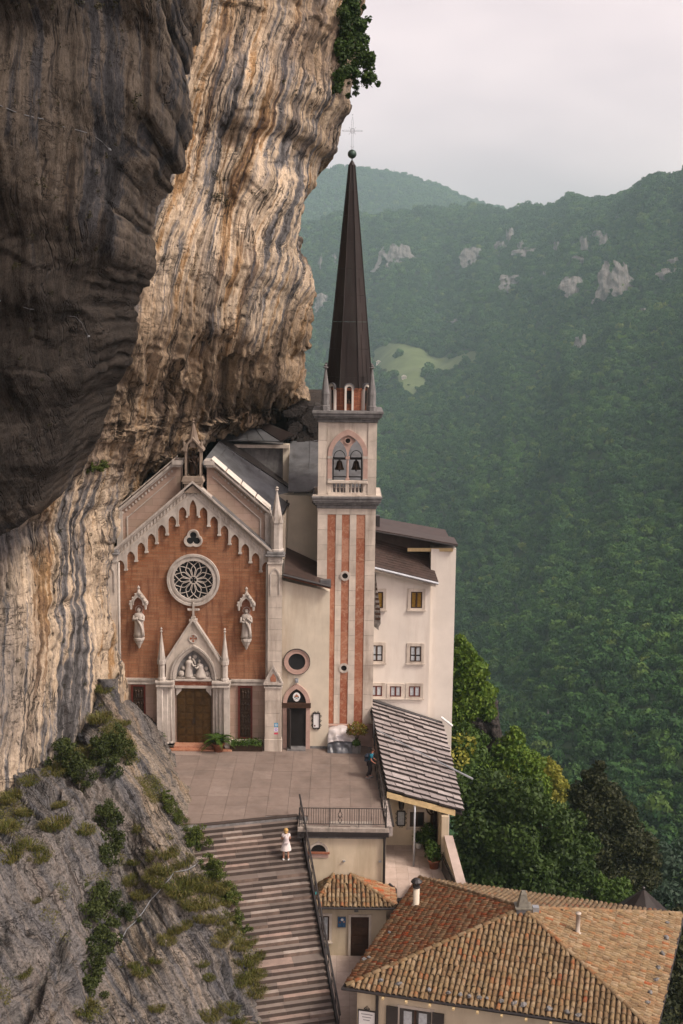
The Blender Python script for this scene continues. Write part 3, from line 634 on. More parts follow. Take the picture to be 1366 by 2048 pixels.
for r0, r1, sp in ((104, 150, 4.4), (150, 420, 3.9), (420, 900, 4.2), (900, 1700, 5.4), (1700, 2700, 7.6), (2700, 4450, 11.5)):
    n = int(R(26)*.5*(r1*r1-r0*r0)/(sp*sp)*1.15)
    rq = np.sqrt(rng.uniform(r0*r0, r1*r1, n)); a = rng.uniform(R(-8.0), R(18.0), n)
    x, y = CAM[0]+rq*np.sin(a), CAM[1]+rq*np.cos(a)
    pts.append(np.c_[x, y]); scs.append(sp/5.9*rng.uniform(.5, 1.0, n)*rng.uniform(.8, 1.6, n)); kinds.append(np.zeros(n))
pts = np.concatenate(pts); scs = np.concatenate(scs)
keep = ~in_poly(pts[:, 0] + 6*perlin(pts[:, 0]/30, pts[:, 1]/30, 0), pts[:, 1] + 14*perlin(pts[:, 0]/50, pts[:, 1]/50, 9), md) | (rng.rand(len(pts)) < .07)
keep &= ~in_poly(pts[:, 0]*1.0, pts[:, 1]+22, md) | (rng.rand(len(pts)) < .25)
keep &= (np.hypot(pts[:, 0], pts[:, 1]+74) > 150) | ((pts[:, 0] > 14) & (pts[:, 1] > 32))
pts, scs = pts[keep], scs[keep]
pz = ground_z(pts[:, 0], pts[:, 1])
rp = np.hypot(pts[:, 0]-CAM[0], pts[:, 1]-CAM[1])
# drop what the camera's surroundings can never show: behind the nearer crest
slope_ang = (pz+6-CAM[2])/rp
order = np.argsort(rp); abin = np.clip(((np.arctan2(pts[:, 0]-CAM[0], pts[:, 1]-CAM[1])-R(-8))/R(26)*90).astype(int), 0, 89)
mx = np.full(90, -9.0); vis = np.zeros(len(pts), bool)
for i in order:
    b = abin[i]
    if slope_ang[i] > mx[b] - 14.0/rp[i]: vis[i] = True
    if slope_ang[i] - 7.0/rp[i] > mx[b]: mx[b] = slope_ang[i] - 7.0/rp[i]
pts, scs, pz, rp = pts[vis], scs[vis], pz[vis], rp[vis]
zone = perlin(pts[:, 0]/170, pts[:, 1]/170, 1.0)
kin = rng.randint(0, 3, len(pts)); con = (rng.rand(len(pts)) < np.where(slope_ang[vis] > .10, .16, .015) + .22*(zone > .5)); kin[con] = 3; scs[con] *= .62

# rock faces breaking through the forest
outc = [(795,505,62,56),(640,602,30,44),(948,508,42,40),(1005,492,24,34),(1022,468,14,40),(1068,500,60,18),(1045,490,14,30),(1117,492,14,30),(1162,518,28,24),(1173,484,16,44),(1213,478,22,44),(1200,470,18,30),(1240,436,8,20),(1028,562,48,34),(1066,556,12,14),(1090,552,14,26),(1152,566,48,46),(1176,582,12,14),(1245,548,66,84),(1212,578,30,42),(1345,545,40,30),(1356,520,30,18),(1310,540,26,14),(1166,680,26,40),(1152,694,10,16),(915,640,26,8),(1292,622,14,18),(985,1470,30,60),(1095,1440,26,34),(640,520,8,40),(668,512,8,28)]
rng2 = random.Random(5); clear = []
for px, py, w, h in outc:
    q = on_ground(px, py+h*.5)
    if q is None: continue
    dist = q[1]-CAM[1]; sx = w*dist/FPX*.66; sz = h*dist/FPX*.78
    clear.append((q[0], q[1], sx))
    nu_, nv_ = 44, 44
    uu, vv = np.meshgrid(np.linspace(-1, 1, nu_), np.linspace(-.25, 1, nv_))
    X = q[0] + uu*sx*(1.15-.45*vv) + .25*sx*perlin(vv*2.2+px, px, 3.3); Z = q[2] + vv*sz*1.05 - 1
    Y = q[1] + 1 + vv*sz*.62 + 10*np.abs(uu)**2 + 6*np.clip(vv-.75, 0, 1)
    nz = fbm(X/12.+px, Y/12., Z/20., 4); Y = Y - nz*5*min(1, sx/12); Z = Z + 3.0*perlin(X/9., px, 1.0)*min(1, sz/30)
    d = np.hypot(uu, (vv-.4)*1.45) + .95*fbm(uu*1.9+px, vv*1.5, py*.1, 4)
    ii = np.arange(X.size).reshape(X.shape)
    F = np.stack([ii[:-1, :-1], ii[:-1, 1:], ii[1:, 1:], ii[1:, :-1]], -1).reshape(-1, 4)
    F = F[d.ravel()[F].mean(1) < .85]
    fm = np.stack([X, Y*.15, Z], -1).reshape(-1, 3)*.35
    o = np_mesh('rock_outcrop', np.c_[X.ravel(), Y.ravel(), Z.ravel()], F, M['rock_far'] if 'rock_far' in M else M['rock_low'], None, True, {'flow': ('FLOAT_VECTOR', fm), 'cav': ('FLOAT', np.full(X.size, .6))})
    tag(o, kind='structure')
keep = np.ones(len(pts), bool)
for x, y, sx in clear: keep &= ~((np.abs(pts[:, 0]-x) < sx*.5) & (pts[:, 1] > y-7) & (pts[:, 1] < y+6))
pts, scs, pz, kin = pts[keep], scs[keep], pz[keep], kin[keep]
fme = bpy.data.meshes.new('forest'); fme.vertices.add(len(pts)); fme.vertices.foreach_set('co', np.c_[pts, pz-.8].astype(np.float32).ravel())
for an, ty, arr in (('sc', 'FLOAT', scs.astype(np.float32)), ('kin', 'INT', kin.astype(np.int32)), ('rz', 'FLOAT', (rng.rand(len(pts))*6.28).astype(np.float32)), ('hs', 'FLOAT', rng.uniform(.8, 1.35, len(pts)).astype(np.float32))):
    a = fme.attributes.new(an, ty, 'POINT'); a.data.foreach_set('value', arr)
forest = bpy.data.objects.new('forest', fme); COL.objects.link(forest); tag(forest, kind='stuff')
g = bpy.data.node_groups.new('forest_spread', 'GeometryNodeTree')
g.interface.new_socket('Geometry', in_out='INPUT', socket_type='NodeSocketGeometry'); g.interface.new_socket('Geometry', in_out='OUTPUT', socket_type='NodeSocketGeometry')
gi, go = g.nodes.new('NodeGroupInput'), g.nodes.new('NodeGroupOutput')
ci = g.nodes.new('GeometryNodeCollectionInfo'); ci.inputs['Collection'].default_value = protos; ci.inputs['Separate Children'].default_value = True; ci.inputs['Reset Children'].default_value = True
ip = g.nodes.new('GeometryNodeInstanceOnPoints'); ip.inputs['Pick Instance'].default_value = True
def na(nm, ty):
    n = g.nodes.new('GeometryNodeInputNamedAttribute'); n.data_type = ty; n.inputs['Name'].default_value = nm; return n.outputs['Attribute']
cx = g.nodes.new('ShaderNodeCombineXYZ'); g.links.new(na('rz', 'FLOAT'), cx.inputs[2])
sc3 = g.nodes.new('ShaderNodeCombineXYZ'); mm = g.nodes.new('ShaderNodeMath'); mm.operation = 'MULTIPLY'
s_ = na('sc', 'FLOAT'); g.links.new(s_, sc3.inputs[0]); g.links.new(s_, sc3.inputs[1]); g.links.new(s_, mm.inputs[0]); g.links.new(na('hs', 'FLOAT'), mm.inputs[1]); g.links.new(mm.outputs[0], sc3.inputs[2])
g.links.new(gi.outputs[0], ip.inputs['Points']); g.links.new(ci.outputs[0], ip.inputs['Instance']); g.links.new(na('kin', 'INT'), ip.inputs['Instance Index'])
e2r = g.nodes.new('FunctionNodeEulerToRotation'); g.links.new(cx.outputs[0], e2r.inputs[0]); g.links.new(e2r.outputs[0], ip.inputs['Rotation']); g.links.new(sc3.outputs[0], ip.inputs['Scale'])
g.links.new(ip.outputs[0], go.inputs[0])
forest.modifiers.new('spread', 'NODES').node_group = g

# farmhouses on the meadow and the mast on the ridge
for (px, py, w, lab) in ((757, 727, 9, 'small white farmhouse with a pale roof at the left end of the meadow'), (808, 757, 9, 'pinkish farmhouse among the trees below the meadow')):
    q = on_ground(px, py+3); 
    h = thing('farmhouse', lab, 'house', tuple(q), 'farmhouses on the far meadow')
    k = (q[1]-CAM[1])/FPX
    MB().box(q[0]-w*.5*k, q[0]+w*.5*k, q[1]-4, q[1]+4, q[2]-2, q[2]+5*k).build('wall', M['plaster_white'], h)
    MB().prism([(q[0]-w*.62*k, q[2]+4.8*k), (q[0]+w*.62*k, q[2]+4.8*k), (q[0], q[2]+8*k)], q[1]-5, q[1]+5).build('roof', M['stone'], h)
    for s in (-.25, .2): MB().box(q[0]+s*w*k-.4, q[0]+s*w*k+.4, q[1]-4.1, q[1]-3.9, q[2]+1.2*k, q[2]+3.2*k).build('window', M['dark'], h)
q = on_ground(1008, 409)
if q is not None:
    mst = thing('pylon', 'thin lattice mast standing on the far ridge saddle', 'mast', tuple(q)); k = (q[1]-CAM[1])/FPX
    mb = MB(); H = 17*k
    for s in (-1, 1): mb.tube([(q[0]+s*1.6, q[1], q[2]), (q[0]+s*.3, q[1], q[2]+H)], .22, 4)
    for j in range(6): z = q[2]+H*j/6; w = 1.6*(1-j/6)+.3*(j/6); mb.tube([(q[0]-w, q[1], z), (q[0]+w*.85, q[1], z+H/6)], .14, 4)
    mb.build('lattice', M['metal_light'], mst)
    mb = MB()
    for zz in (.72, .86): mb.tube([(q[0]-3.4, q[1], q[2]+H*zz), (q[0]+3.4, q[1], q[2]+H*zz)], .2, 4)
    mb.build('crossarm', M['metal_light'], mst)
# ------------------------------------------------------------------ church: front, attic, roofs, side aisle
FX = -8.53
church = thing('church', 'church with red marble gabled front, rose window and pale stone trim, tucked under the cliff', 'church', (FX, 0, 0))
def arch_pts(xc, hw, zs, za, n=8):
    """pointed arch from left spring to right spring over the apex"""
    h = za - zs; rad = (hw*hw + h*h)/(2*hw) if h > hw*.5 else None
    L = []
    if rad:
        c = xc - hw + rad
        a0 = math.pi; a1 = math.pi - math.asin(min(1, h/rad))
        for i in range(n+1):
            a = a0 + (a1-a0)*i/n; L.append((c + rad*math.cos(a), zs + rad*math.sin(a)))
        L[-1] = (xc, za)
    Rr_ = [(2*xc-x, z) for x, z in L[::-1]]
    return L + Rr_[1:]
def arch_frame(mb, xc, hw, zb, zs, za, w, y0, y1, m=0, n=8):
    inner = [(xc-hw, zb)] + arch_pts(xc, hw, zs, za, n) + [(xc+hw, zb)]
    outer = [(xc-hw-w, zb)] + arch_pts(xc, hw+w, zs, za+w*1.25, n) + [(xc+hw+w, zb)]
    return mb.ring(outer, inner, y0, y1, m, closed=False)
def circle(xc, zc, r, n=32): return [(xc+r*math.cos(2*math.pi*i/n), zc+r*math.sin(2*math.pi*i/n)) for i in range(n)]
def rake(mb, x0, z0, x1, z1, h, y0, y1, m=0):
    return mb.prism([(x0, z0), (x1, z1), (x1, z1+h), (x0, z0+h)], y0, y1, m)

# walls
mb = MB(); mb.prism([(-13.1, 3.9), (-4.2, 3.9), (-4.2, 11.2), (FX, 14.95), (-13.1, 11.2)], 0, .9); mb.build('facade_wall', M['facade_red'], church)
mb = MB(); mb.box(-13.1, -4.2, .02, .9, -.3, 3.75); mb.build('lower_wall', M['ashlar'], church)
MB().box(-13.2, -10.75, -.10, .02, -.1, .45).build('plinth', M['stone'], church, bevel=.02); MB().box(-6.5, -4.25, -.10, .02, -.1, .45).build('plinth', M['stone'], church, bevel=.02)
for nm, x0, x1 in (('string_course', -13.1, -10.75), ('string_course', -6.5, -4.2)):
    mb = MB(); mb.box(x0, x1, -.10, .02, 3.74, 3.86); mb.box(x0, x1, -.16, .02, 3.98, 4.10); mb.box(x0, x1, -.06, .02, 3.86, 3.98); mb.build(nm, M['stone_carved'], church)
mb = MB(); mb.box(-13.6, -3.7, .9, 16, -.5, 11.0); mb.build('nave_wall', M['plaster'], church)

# corner pilasters out of single blocks
blk = {}
def block(w, d, h, ch=.012):
    k = (round(w, 3), round(d, 3), round(h, 3))
    if k not in blk:
        o = MB().box(-w/2, w/2, 0, d, 0, h).build('stone_block', M['stone'], None); me = o.data; bpy.data.objects.remove(o)
        blk[k] = me
    return blk[k]
def block_stack(parent, x0, x1, y0, y1, z0, z1, h, name='stone_block', mt=None, gap=.014, vary=.0):
    n = max(1, round((z1-z0)/h)); hh = (z1-z0)/n
    for i in range(n):
        me = block(x1-x0, y1-y0, hh-gap)
        if mt is not None:
            k = (me.name, mt.name)
            if k not in blk:
                me2 = me.copy(); me2.materials.clear(); me2.materials.append(mt); me2.name = name; blk[k] = me2
            me = blk[k]
        piece(name, me, parent, ((x0+x1)/2, y0 + rnd.uniform(-vary, vary), z0+i*hh+gap/2))
for sx, (x0, x1) in ((-1, (-13.72, -12.9)), (1, (-4.2, -3.38))):
    MB().box(x0+.03, x1-.03, -.38, .9, -.1, 11.25).build('pilaster_core', M['stone_grey'], church)
    block_stack(church, x0, x1, -.42, -.3, 4.0, 11.05, .62)
    mb = MB(); xx = x1+.06 if sx < 0 else x0-.06
    mb.tube([(xx, -.18, .4), (xx, -.18, 11.0)], .075, 8); mb.tube([(xx-.05*sx*-1-.16*(-sx), -.1, .4), (xx-.05*sx*-1-.16*(-sx), -.1, 11.0)], .05, 8)
    mb.build('colonnette', M['stone_carved'], church, True)
    # lower, wider part with its little gable
    xa, xb = x0-.12, x1+.02
    block_stack(church, xa, xb, -.80, -.42, .75, 3.8, .76); MB().box(xa-.04, xb+.04, -.86, -.3, -.1, .74).build('pilaster_base', M['stone'], church, bevel=.03)
    mb = MB(); mb.box(xa-.05, xb+.05, -.86, -.42, 3.8, 3.9); mb.box(xa-.08, xb+.08, -.9, -.42, 4.0, 4.1)
    xm = (xa+xb)/2; mb.prism([(xa-.05, 4.1), (xb+.05, 4.1), (xm, 5.05)], -.84, -.42); mb.ring([(xa-.1, 4.1), (xb+.1, 4.1), (xm, 5.22)], [(xa+.02, 4.14), (xb-.02, 4.14), (xm, 5.0)], -.9, -.84)
    mb.build('pilaster_gablet', M['stone_carved'], church)
    mb = MB(); mb.prism([(xm-.16, 4.2), (xm+.16, 4.2), (xm+.16, 4.45), (xm, 4.7), (xm-.16, 4.45)], -.86, -.84); mb.build('gablet_inset', M['marble_red'], church)
    # blind lancet near the top, capital and dark weathered cap
    mb = MB(); arch_frame(mb, (x0+x1)/2, .22, 9.3, 10.35, 10.75, .07, -.47, -.42); mb.build('lancet_moulding', M['stone_carved'], church)
    mb = MB(); mb.box(x0-.04, x1+.04, -.48, .4, 11.06, 11.16); mb.box(x0, x1, -.44, .4, 11.16, 11.5)
    for j in range(3): mb.box(x0+.08+j*.25, x0+.24+j*.25, -.48, -.44, 11.22, 11.42)
    mb.build('capital', M['stone_carved'], church)
    mb = MB(); mb.box(x0-.16, x1+.16, -.60, .5, 11.5, 11.62); mb.box(x0-.08, x1+.08, -.52, .5, 11.62, 11.78); mb.build('capital_slab', M['stone_grey'], church, bevel=.03)

# pinnacle on the right-hand corner
def pinnacle(mb, x, y, z, r, hs, hp, n=8, knob=True, crown=True):
    mb.lathe(x, y, [(r*1.12, z), (r*1.12, z+.08), (r*.92, z+.14), (r*.92, z+hs-.06), (r*1.0, z+hs)], n, ph=math.pi/8)
    if crown:
        for q in range(n):
            a = 2*math.pi*q/n; c, s_ = math.cos(a), math.sin(a); t = (-s_, c); w = r*.40
            p0 = (x+c*r*.98-t[0]*w, y+s_*r*.98-t[1]*w, z+hs-.10); p1 = (x+c*r*.98+t[0]*w, y+s_*r*.98+t[1]*w, z+hs-.10); p2 = (x+c*r*.90, y+s_*r*.90, z+hs+r*.95)
            mb.add([p0, p1, p2, (x+c*r*.5, y+s_*r*.5, z+hs)], [(0, 1, 2), (1, 3, 2), (3, 0, 2)])
    mb.lathe(x, y, [(r*.92, z+hs), (r*.10, z+hs+hp)], n, ph=math.pi/8)
    if knob:
        zt = z+hs+hp; mb.lathe(x, y, [(r*.10, zt-.02), (r*.30, zt+.03), (r*.12, zt+.08), (r*.26, zt+.15), (r*.05, zt+.24)], 6)
    return mb
mb = MB(); pinnacle(mb, -3.72, .0, 11.78, .40, 1.75, 1.75); mb.build('pinnacle', M['stone_carved'], church)

# raking cornice over the brick gable, with dentils, and hanging arches below it
SL = .875
ztop = lambda x: 15.0 - SL*abs(x-FX)
for s in (-1, 1):
    xe = FX + s*4.9
    mb = MB(); rake(mb, FX, ztop(FX), xe, ztop(xe), .16, -.16, .5); mb.build('cornice_lower_moulding', M['stone_carved'], church)
    mb = MB(); rake(mb, FX, ztop(FX)+.16, xe, ztop(xe)+.16, .40, -.10, .5); mb.build('cornice_frieze', M['stone'], church)
    mb = MB(); rake(mb, FX, ztop(FX)+.56, xe, ztop(xe)+.56, .12, -.26, .5); rake(mb, FX, ztop(FX)+.68, xe, ztop(xe)+.68, .14, -.36, .5); mb.build('cornice_upper_moulding', M['stone_carved'], church)
    o = MB().prism([(-.05, 0), (.05, -.10*s*SL if s > 0 else .10*SL), (.05, (-.10*s*SL if s > 0 else .10*SL)+.26), (-.05, .26)], -.07, 0).build('dentil', M['stone_carved'], None); dme = o.data; bpy.data.objects.remove(o)
    for k in range(24):
        x = FX + s*(.30 + k*.19); piece('dentil', dme, church, (x, -.10, ztop(x)+.20))
    if s > 0:
        mb = MB(); rake(mb, FX+1.1, ztop(FX+1.1)+.823, xe, ztop(xe)+.823, .05, -.30, .5); mb.build('cornice_lead_cover', M['metal_grey'], church)
W_ = .60
def corbel(xl, xr):
    zl, zr = ztop(xl), ztop(xr); lo_l, lo_r = zl-.98, zr-.98
    w = .07; xc = (xl+xr)/2; spring = max(lo_l, lo_r)+.16; apex = min(zl, zr) - .10
    ar = arch_pts(xc, (xr-xl)/2-w, spring, max(apex, spring+.36), 5)
    mb = MB(); mb.prism([(xl, zl), (xr, zr), (xr, lo_r), (xr-w, lo_r)] + ar[::-1] + [(xl+w, lo_l), (xl, lo_l)], -.14, .0)
    for x, z, d in ((xl, lo_l, 1), (xr, lo_r, -1)):
        mb.box(min(x, x+d*(w+.035)), max(x, x+d*(w+.035)), -.18, .0, z-.09, z-.001)
    return mb
mb = corbel(FX-W_/2, FX+W_/2)
mb.v = []; mb.f = []; mb.m = []
zc = ztop(FX-W_/2)
mb.prism([(FX-W_/2, zc), (FX, ztop(FX)-.02), (FX+W_/2, zc), (FX+W_/2, zc-.98), (FX+W_/2-.085, zc-.98)] + arch_pts(FX, W_/2-.085, zc-.66, zc-.02, 6)[::-1] + [(FX-W_/2+.085, zc-.98), (FX-W_/2, zc-.98)], -.14, 0)
mb.build('hanging_arch', M['stone_carved'], church)
for s in (-1, 1):
    for k in range(7):
        xa = FX + s*(W_/2 + .004 + k*W_); xb = xa + s*(W_-.004)
        corbel(min(xa, xb), max(xa, xb)).build('hanging_arch', M['stone_carved'], church)

# attic wings behind the gable
for s in (-1, 1):
    P = [(FX+s*.75, 14.6), (FX+s*.75, 16.72), (FX+s*1.05, 16.98), (FX+s*4.35, 14.10), (FX+s*4.35, 11.2), (FX+s*4.0, 11.2)]
    MB().prism(P, .35, 1.3).build('attic_wall', M['ashlar'], church)
    mb = MB()
    a, b = (FX+s*1.0, 16.98), (FX+s*4.4, 14.06); rake(mb, a[0], a[1]-.30, b[0], b[1]-.30, .12, .18, 1.35); rake(mb, a[0], a[1]-.17, b[0], b[1]-.17, .16, .05, 1.4)
    mb.box(min(FX+s*4.12, FX+s*4.45), max(FX+s*4.12, FX+s*4.45), .2, 1.3, 11.85, 13.92); mb.box(min(FX+s*.72, FX+s*1.25), max(FX+s*.72, FX+s*1.25), .02, 1.3, 16.56, 16.70); mb.box(min(FX+s*.62, FX+s*1.22), max(FX+s*.62, FX+s*1.22), -.05, 1.3, 16.70, 16.95)
    mb.build('attic_cornice', M['stone_carved'], church)
    mb = MB(); i0, i1 = (FX+s*1.08, 15.95), (FX+s*3.82, 13.55)
    rake(mb, i0[0], i0[1], i1[0], i1[1], .07, .29, .36); mb.box(min(i1[0], i1[0]+s*.07), max(i1[0], i1[0]+s*.07), .29, .36, 12.0, i1[1]+.07); mb.build('attic_panel_moulding', M['stone_carved'], church)
    o = MB().box(-.05, .05, -.05, .02, 0, .13).build('dentil', M['stone_carved'], None); dme = o.data; bpy.data.objects.remove(o)
    for k in range(16): x = FX+s*(1.25+k*.19); piece('dentil', dme, church, (x, .35, 16.98-.855*(abs(x-FX)-1.05)-.60))
    for k in range(4):
        f0, f1 = .0+k*.25, .235+k*.25
        xa, za = FX+s*(1.05+3.4*f0), 17.0-2.93*f0; xb, zb = FX+s*(1.05+3.4*f1), 17.0-2.93*f1
        mb = MB(); rake(mb, xa, za, xb, zb, .10, .0, 1.45); mb.build('coping_stone', M['plaster_white'] if s > 0 else M['stone'], church, bevel=.03)

# apex niche with its little spire
mb = MB(); mb.box(FX-.58, FX+.58, -.32, .9, 15.62, 15.74); mb.box(FX-.50, FX+.50, -.26, .9, 15.1, 15.62); mb.prism([(FX-.66, 15.74), (FX+.66, 15.74), (FX+.55, 16.05), (FX-.55, 16.05)], -.34, .9); mb.build('niche_pedestal', M['stone_brown'], church, bevel=.02)
for sx in (-1, 1):
    for yy in (-.12, .62):
        mb = MB(); mb.tube([(FX+sx*.42, yy, 16.05), (FX+sx*.42, yy, 17.48)], .065, 8); mb.box(FX+sx*.42-.10, FX+sx*.42+.10, yy-.1, yy+.1, 17.48, 17.62); mb.build('niche_column', M['stone_brown'], church)
mb = MB()
inner = [(FX-.30, 17.62)] + arch_pts(FX, .30, 17.65, 18.08, 6) + [(FX+.30, 17.62)]
mb.prism([(FX-.55, 17.62)] + [(x, z) for x, z in inner] + [(FX+.55, 17.62), (FX, 18.25)], -.2, -.08)
mb.prism([(FX-.55, 17.62)] + [(x, z) for x, z in inner] + [(FX+.55, 17.62), (FX, 18.25)], .6, .72)
rake(mb, FX, 18.22, FX-.62, 17.5, .10, -.26, .76); rake(mb, FX, 18.22, FX+.62, 17.5, .10, -.26, .76)
mb.box(FX-.5, FX-.42, -.08, .6, 17.62, 17.95); mb.box(FX+.42, FX+.5, -.08, .6, 17.62, 17.95)
mb.build('niche_gable', M['stone_brown'], church)
mb = MB(); mb.lathe(FX, .26, [(.36, 17.7), (.33, 18.05), (.035, 19.1), (.09, 19.14), (.03, 19.2), (.06, 19.28), (.015, 19.36)], 8, ph=math.pi/8); mb.build('niche_spire', M['stone_brown'], church)
for sx in (-1, 1): mb = MB(); pinnacle(mb, FX+sx*.50, -.1, 17.55, .06, .30, .38, 6, False, False); mb.build('niche_pinnacle', M['stone_brown'], church)

# rose window
RX, RZ = FX, 10.0
rose = MB()
rose.ring(circle(RX, RZ, 1.53, 48), circle(RX, RZ, 1.40, 48), -.20, .05); rose.ring(circle(RX, RZ, 1.40, 48), circle(RX, RZ, 1.27, 48), -.13, .05); rose.ring(circle(RX, RZ, 1.27, 48), circle(RX, RZ, 1.14, 48), -.17, .05)
rose = rose.build('rose_window', M['stone_carved'], church)
MB().prism(circle(RX, RZ, 1.14, 40), -.012, .03).build('pane', M['glass_dark'], rose)
tr = MB(); Yt = -.075
def polar(r, a): return (RX + r*math.sin(a), Yt, RZ + r*math.cos(a))
tr.ring(circle(RX, RZ, .25, 20), circle(RX, RZ, .19, 20), Yt-.03, Yt+.03)
for q in range(4):
    a = q*math.pi/2 + math.pi/4; tr.tube([polar(.20, a), polar(.07, a)], [.03, .012], 4)
for k in range(12):
    a = k*math.pi/6
    for s in (-1, 1):
        tr.tube([polar(.25, a+s*.20), polar(.42, a+s*.185), polar(.60, a+s*.20), polar(.70, a+s*.165), polar(.77, a+s*.08), polar(.84, a)], .026, 5)
    b = a + math.pi/12
    L = [polar(.84 + .29*(abs(t)**1.25), a + t*math.pi/12) for t in np.linspace(-1, 1, 9)]
    tr.tube(L, .028, 5); tr.tube([polar(.60, b-.06), polar(.60, b+.06)], .02, 4); tr.tube([polar(1.14, a), polar(1.06, a)], [.05, .01], 4)
tr.build('tracery', M['stone_carved'], rose)
# trefoil window
TZ0 = 12.42; cs = [(RX, TZ0+.20), (RX-.19, TZ0-.12), (RX+.19, TZ0-.12)]
def trefoil(rad):
    out = []
    for i in range(72):
        a = 2*math.pi*i/72; d = (math.cos(a), math.sin(a)); best = 0
        for cx_, cz_ in cs:
            ox, oz = cx_-RX, cz_-TZ0+.013; b = d[0]*ox+d[1]*oz; dis = b*b-(ox*ox+oz*oz)+rad*rad
            if dis > 0: best = max(best, b+math.sqrt(dis))
        out.append((RX+d[0]*best, TZ0-.013+d[1]*best))
    return out
tw = MB(); tw.ring(trefoil(.345), trefoil(.27), -.14, .05); tw.ring(trefoil(.27), trefoil(.195), -.09, .05); tw = tw.build('trefoil_window', M['stone_carved'], church)
MB().prism(trefoil(.197), -.012, .03).build('pane', M['glass_dark'], tw)

# portal
for s in (-1, 1):
    portal = MB()
    x = FX+s*1.60
    for dx, w, yy in ((.36, .30, -.62), (.07, .28, -.46), (-.17, .20, -.32), (-.37, .20, -.22)):
        portal.box(x+s*dx-w/2, x+s*dx+w/2, yy, .02, .22, 3.72)
    portal.box(min(x-s*.48, x+s*.54), max(x-s*.48, x+s*.54), -.72, .02, -.05, .22)
    portal.build('portal_jamb', M['stone_carved'], church)
for s in (-1, 1):
    for dx, yy in ((.215, -.56), (-.05, -.40), (-.27, -.28)):
        mb = MB(); x = FX+s*(1.60+dx); mb.tube([(x, yy, .28), (x, yy, 3.66)], .055, 8); mb.lathe(x, yy, [(.09, .22), (.09, .3), (.055, .36)], 8); mb.build('portal_column', M['stone_carved'], church, True)
mb = MB()
for s in (-1, 1):
    mb.box(min(FX+s*1.10, FX+s*2.16), max(FX+s*1.10, FX+s*2.16), -.70, .02, 3.74, 3.85); mb.box(min(FX+s*1.10, FX+s*2.2), max(FX+s*1.10, FX+s*2.2), -.74, .02, 3.98, 4.10); mb.box(min(FX+s*1.10, FX+s*2.12), max(FX+s*1.10, FX+s*2.12), -.64, .02, 3.85, 3.98)
mb.box(FX-1.1, FX+1.1, -.34, .02, 4.02, 4.14); mb.box(FX-1.1, FX+1.1, -.24, .02, 3.56, 3.72); mb.build('portal_cornice', M['stone_carved'], church, bevel=.015)
MB().box(FX-1.1, FX+1.1, -.20, .02, 3.73, 4.01).build('portal_lintel', M['marble_red'], church)
mb = MB(); ins = [(FX-1.12, 4.14)] + arch_pts(FX, 1.12, 4.2, 5.95, 9) + [(FX+1.12, 4.14)]
mb.prism([(FX-1.62, 4.14), *ins, (FX+1.62, 4.14), (FX+1.58, 5.3), (FX+.10, 7.62), (FX-.10, 7.62), (FX-1.58, 5.3)], -.30, .0); mb.build('portal_gable', M['stone'], church)
mb = MB(); arch_frame(mb, FX, 1.12, 4.14, 4.2, 5.95, .10, -.36, -.30); arch_frame(mb, FX, 1.26, 4.14, 4.2, 6.1, .09, -.44, -.30); arch_frame(mb, FX, 1.02, 4.14, 4.2, 5.83, .10, -.22, .0); mb.build('portal_archivolt', M['stone_carved'], church)
mb = MB()
for s in (-1, 1): mb.hexa([(FX+s*1.72, -.44, 5.18), (FX+s*1.56, -.44, 5.18), (FX+s*1.56, .0, 5.18), (FX+s*1.72, .0, 5.18)], [(FX+s*.16, -.44, 7.62), (FX+s*.02, -.44, 7.62), (FX+s*.02, 0, 7.62), (FX+s*.16, 0, 7.62)])
mb.build('portal_gable_coping', M['stone_carved'], church)
mb = MB(); mb.ring(circle(FX, 6.58, .27, 24), circle(FX, 6.58, .22, 24), -.35, -.30); mb.build('roundel', M['stone_carved'], church)
mb = MB()
for q in range(4):
    a = q*math.pi/2; mb.prism([(FX, 6.58)] + [(FX+.21*math.cos(a+t), 6.58+.21*math.sin(a+t)) for t in (-.36, 0, .36)], -.318, -.302)
mb.build('roundel_cross', M['marble_red'], church)
mb = MB(); mb.box(FX-.22, FX+.22, -.42, .0, 7.62, 7.72); mb.box(FX-.12, FX+.12, -.34, -.06, 7.72, 7.86); mb.box(FX-.06, FX+.06, -.26, -.14, 7.86, 8.62); mb.box(FX-.30, FX+.30, -.25, -.15, 8.22, 8.33)
for p in ((FX-.30, 8.275), (FX+.30, 8.275), (FX, 8.64)): mb.ball((p[0], -.2, p[1]), .075, 8)
mb.build('portal_cross', M['stone_carved'], church)
for s in (-1, 1):
    mb = MB(); x = FX+s*1.84
    mb.lathe(x, -.42, [(.25, 4.1), (.25, 4.22), (.19, 4.3), (.19, 5.02), (.25, 5.08), (.27, 5.3), (.23, 5.36)], 8, ph=math.pi/8); mb.lathe(x, -.42, [(.235, 5.3), (.03, 6.95), (.09, 7.02), (.03, 7.08), (.07, 7.16), (.02, 7.26)], 8, ph=math.pi/8)
    for q in range(8):
        a = q*math.pi/4; mb.add([(x+.26*math.cos(a-.35), -.42+.26*math.sin(a-.35), 5.28), (x+.26*math.cos(a+.35), -.42+.26*math.sin(a+.35), 5.28), (x+.23*math.cos(a), -.42+.23*math.sin(a), 5.58)], [(0, 1, 2)])
    mb.box(x-.14, x+.14, -.06, -.0, 4.1, 5.1); mb.build('portal_pinnacle', M['stone_carved'], church)
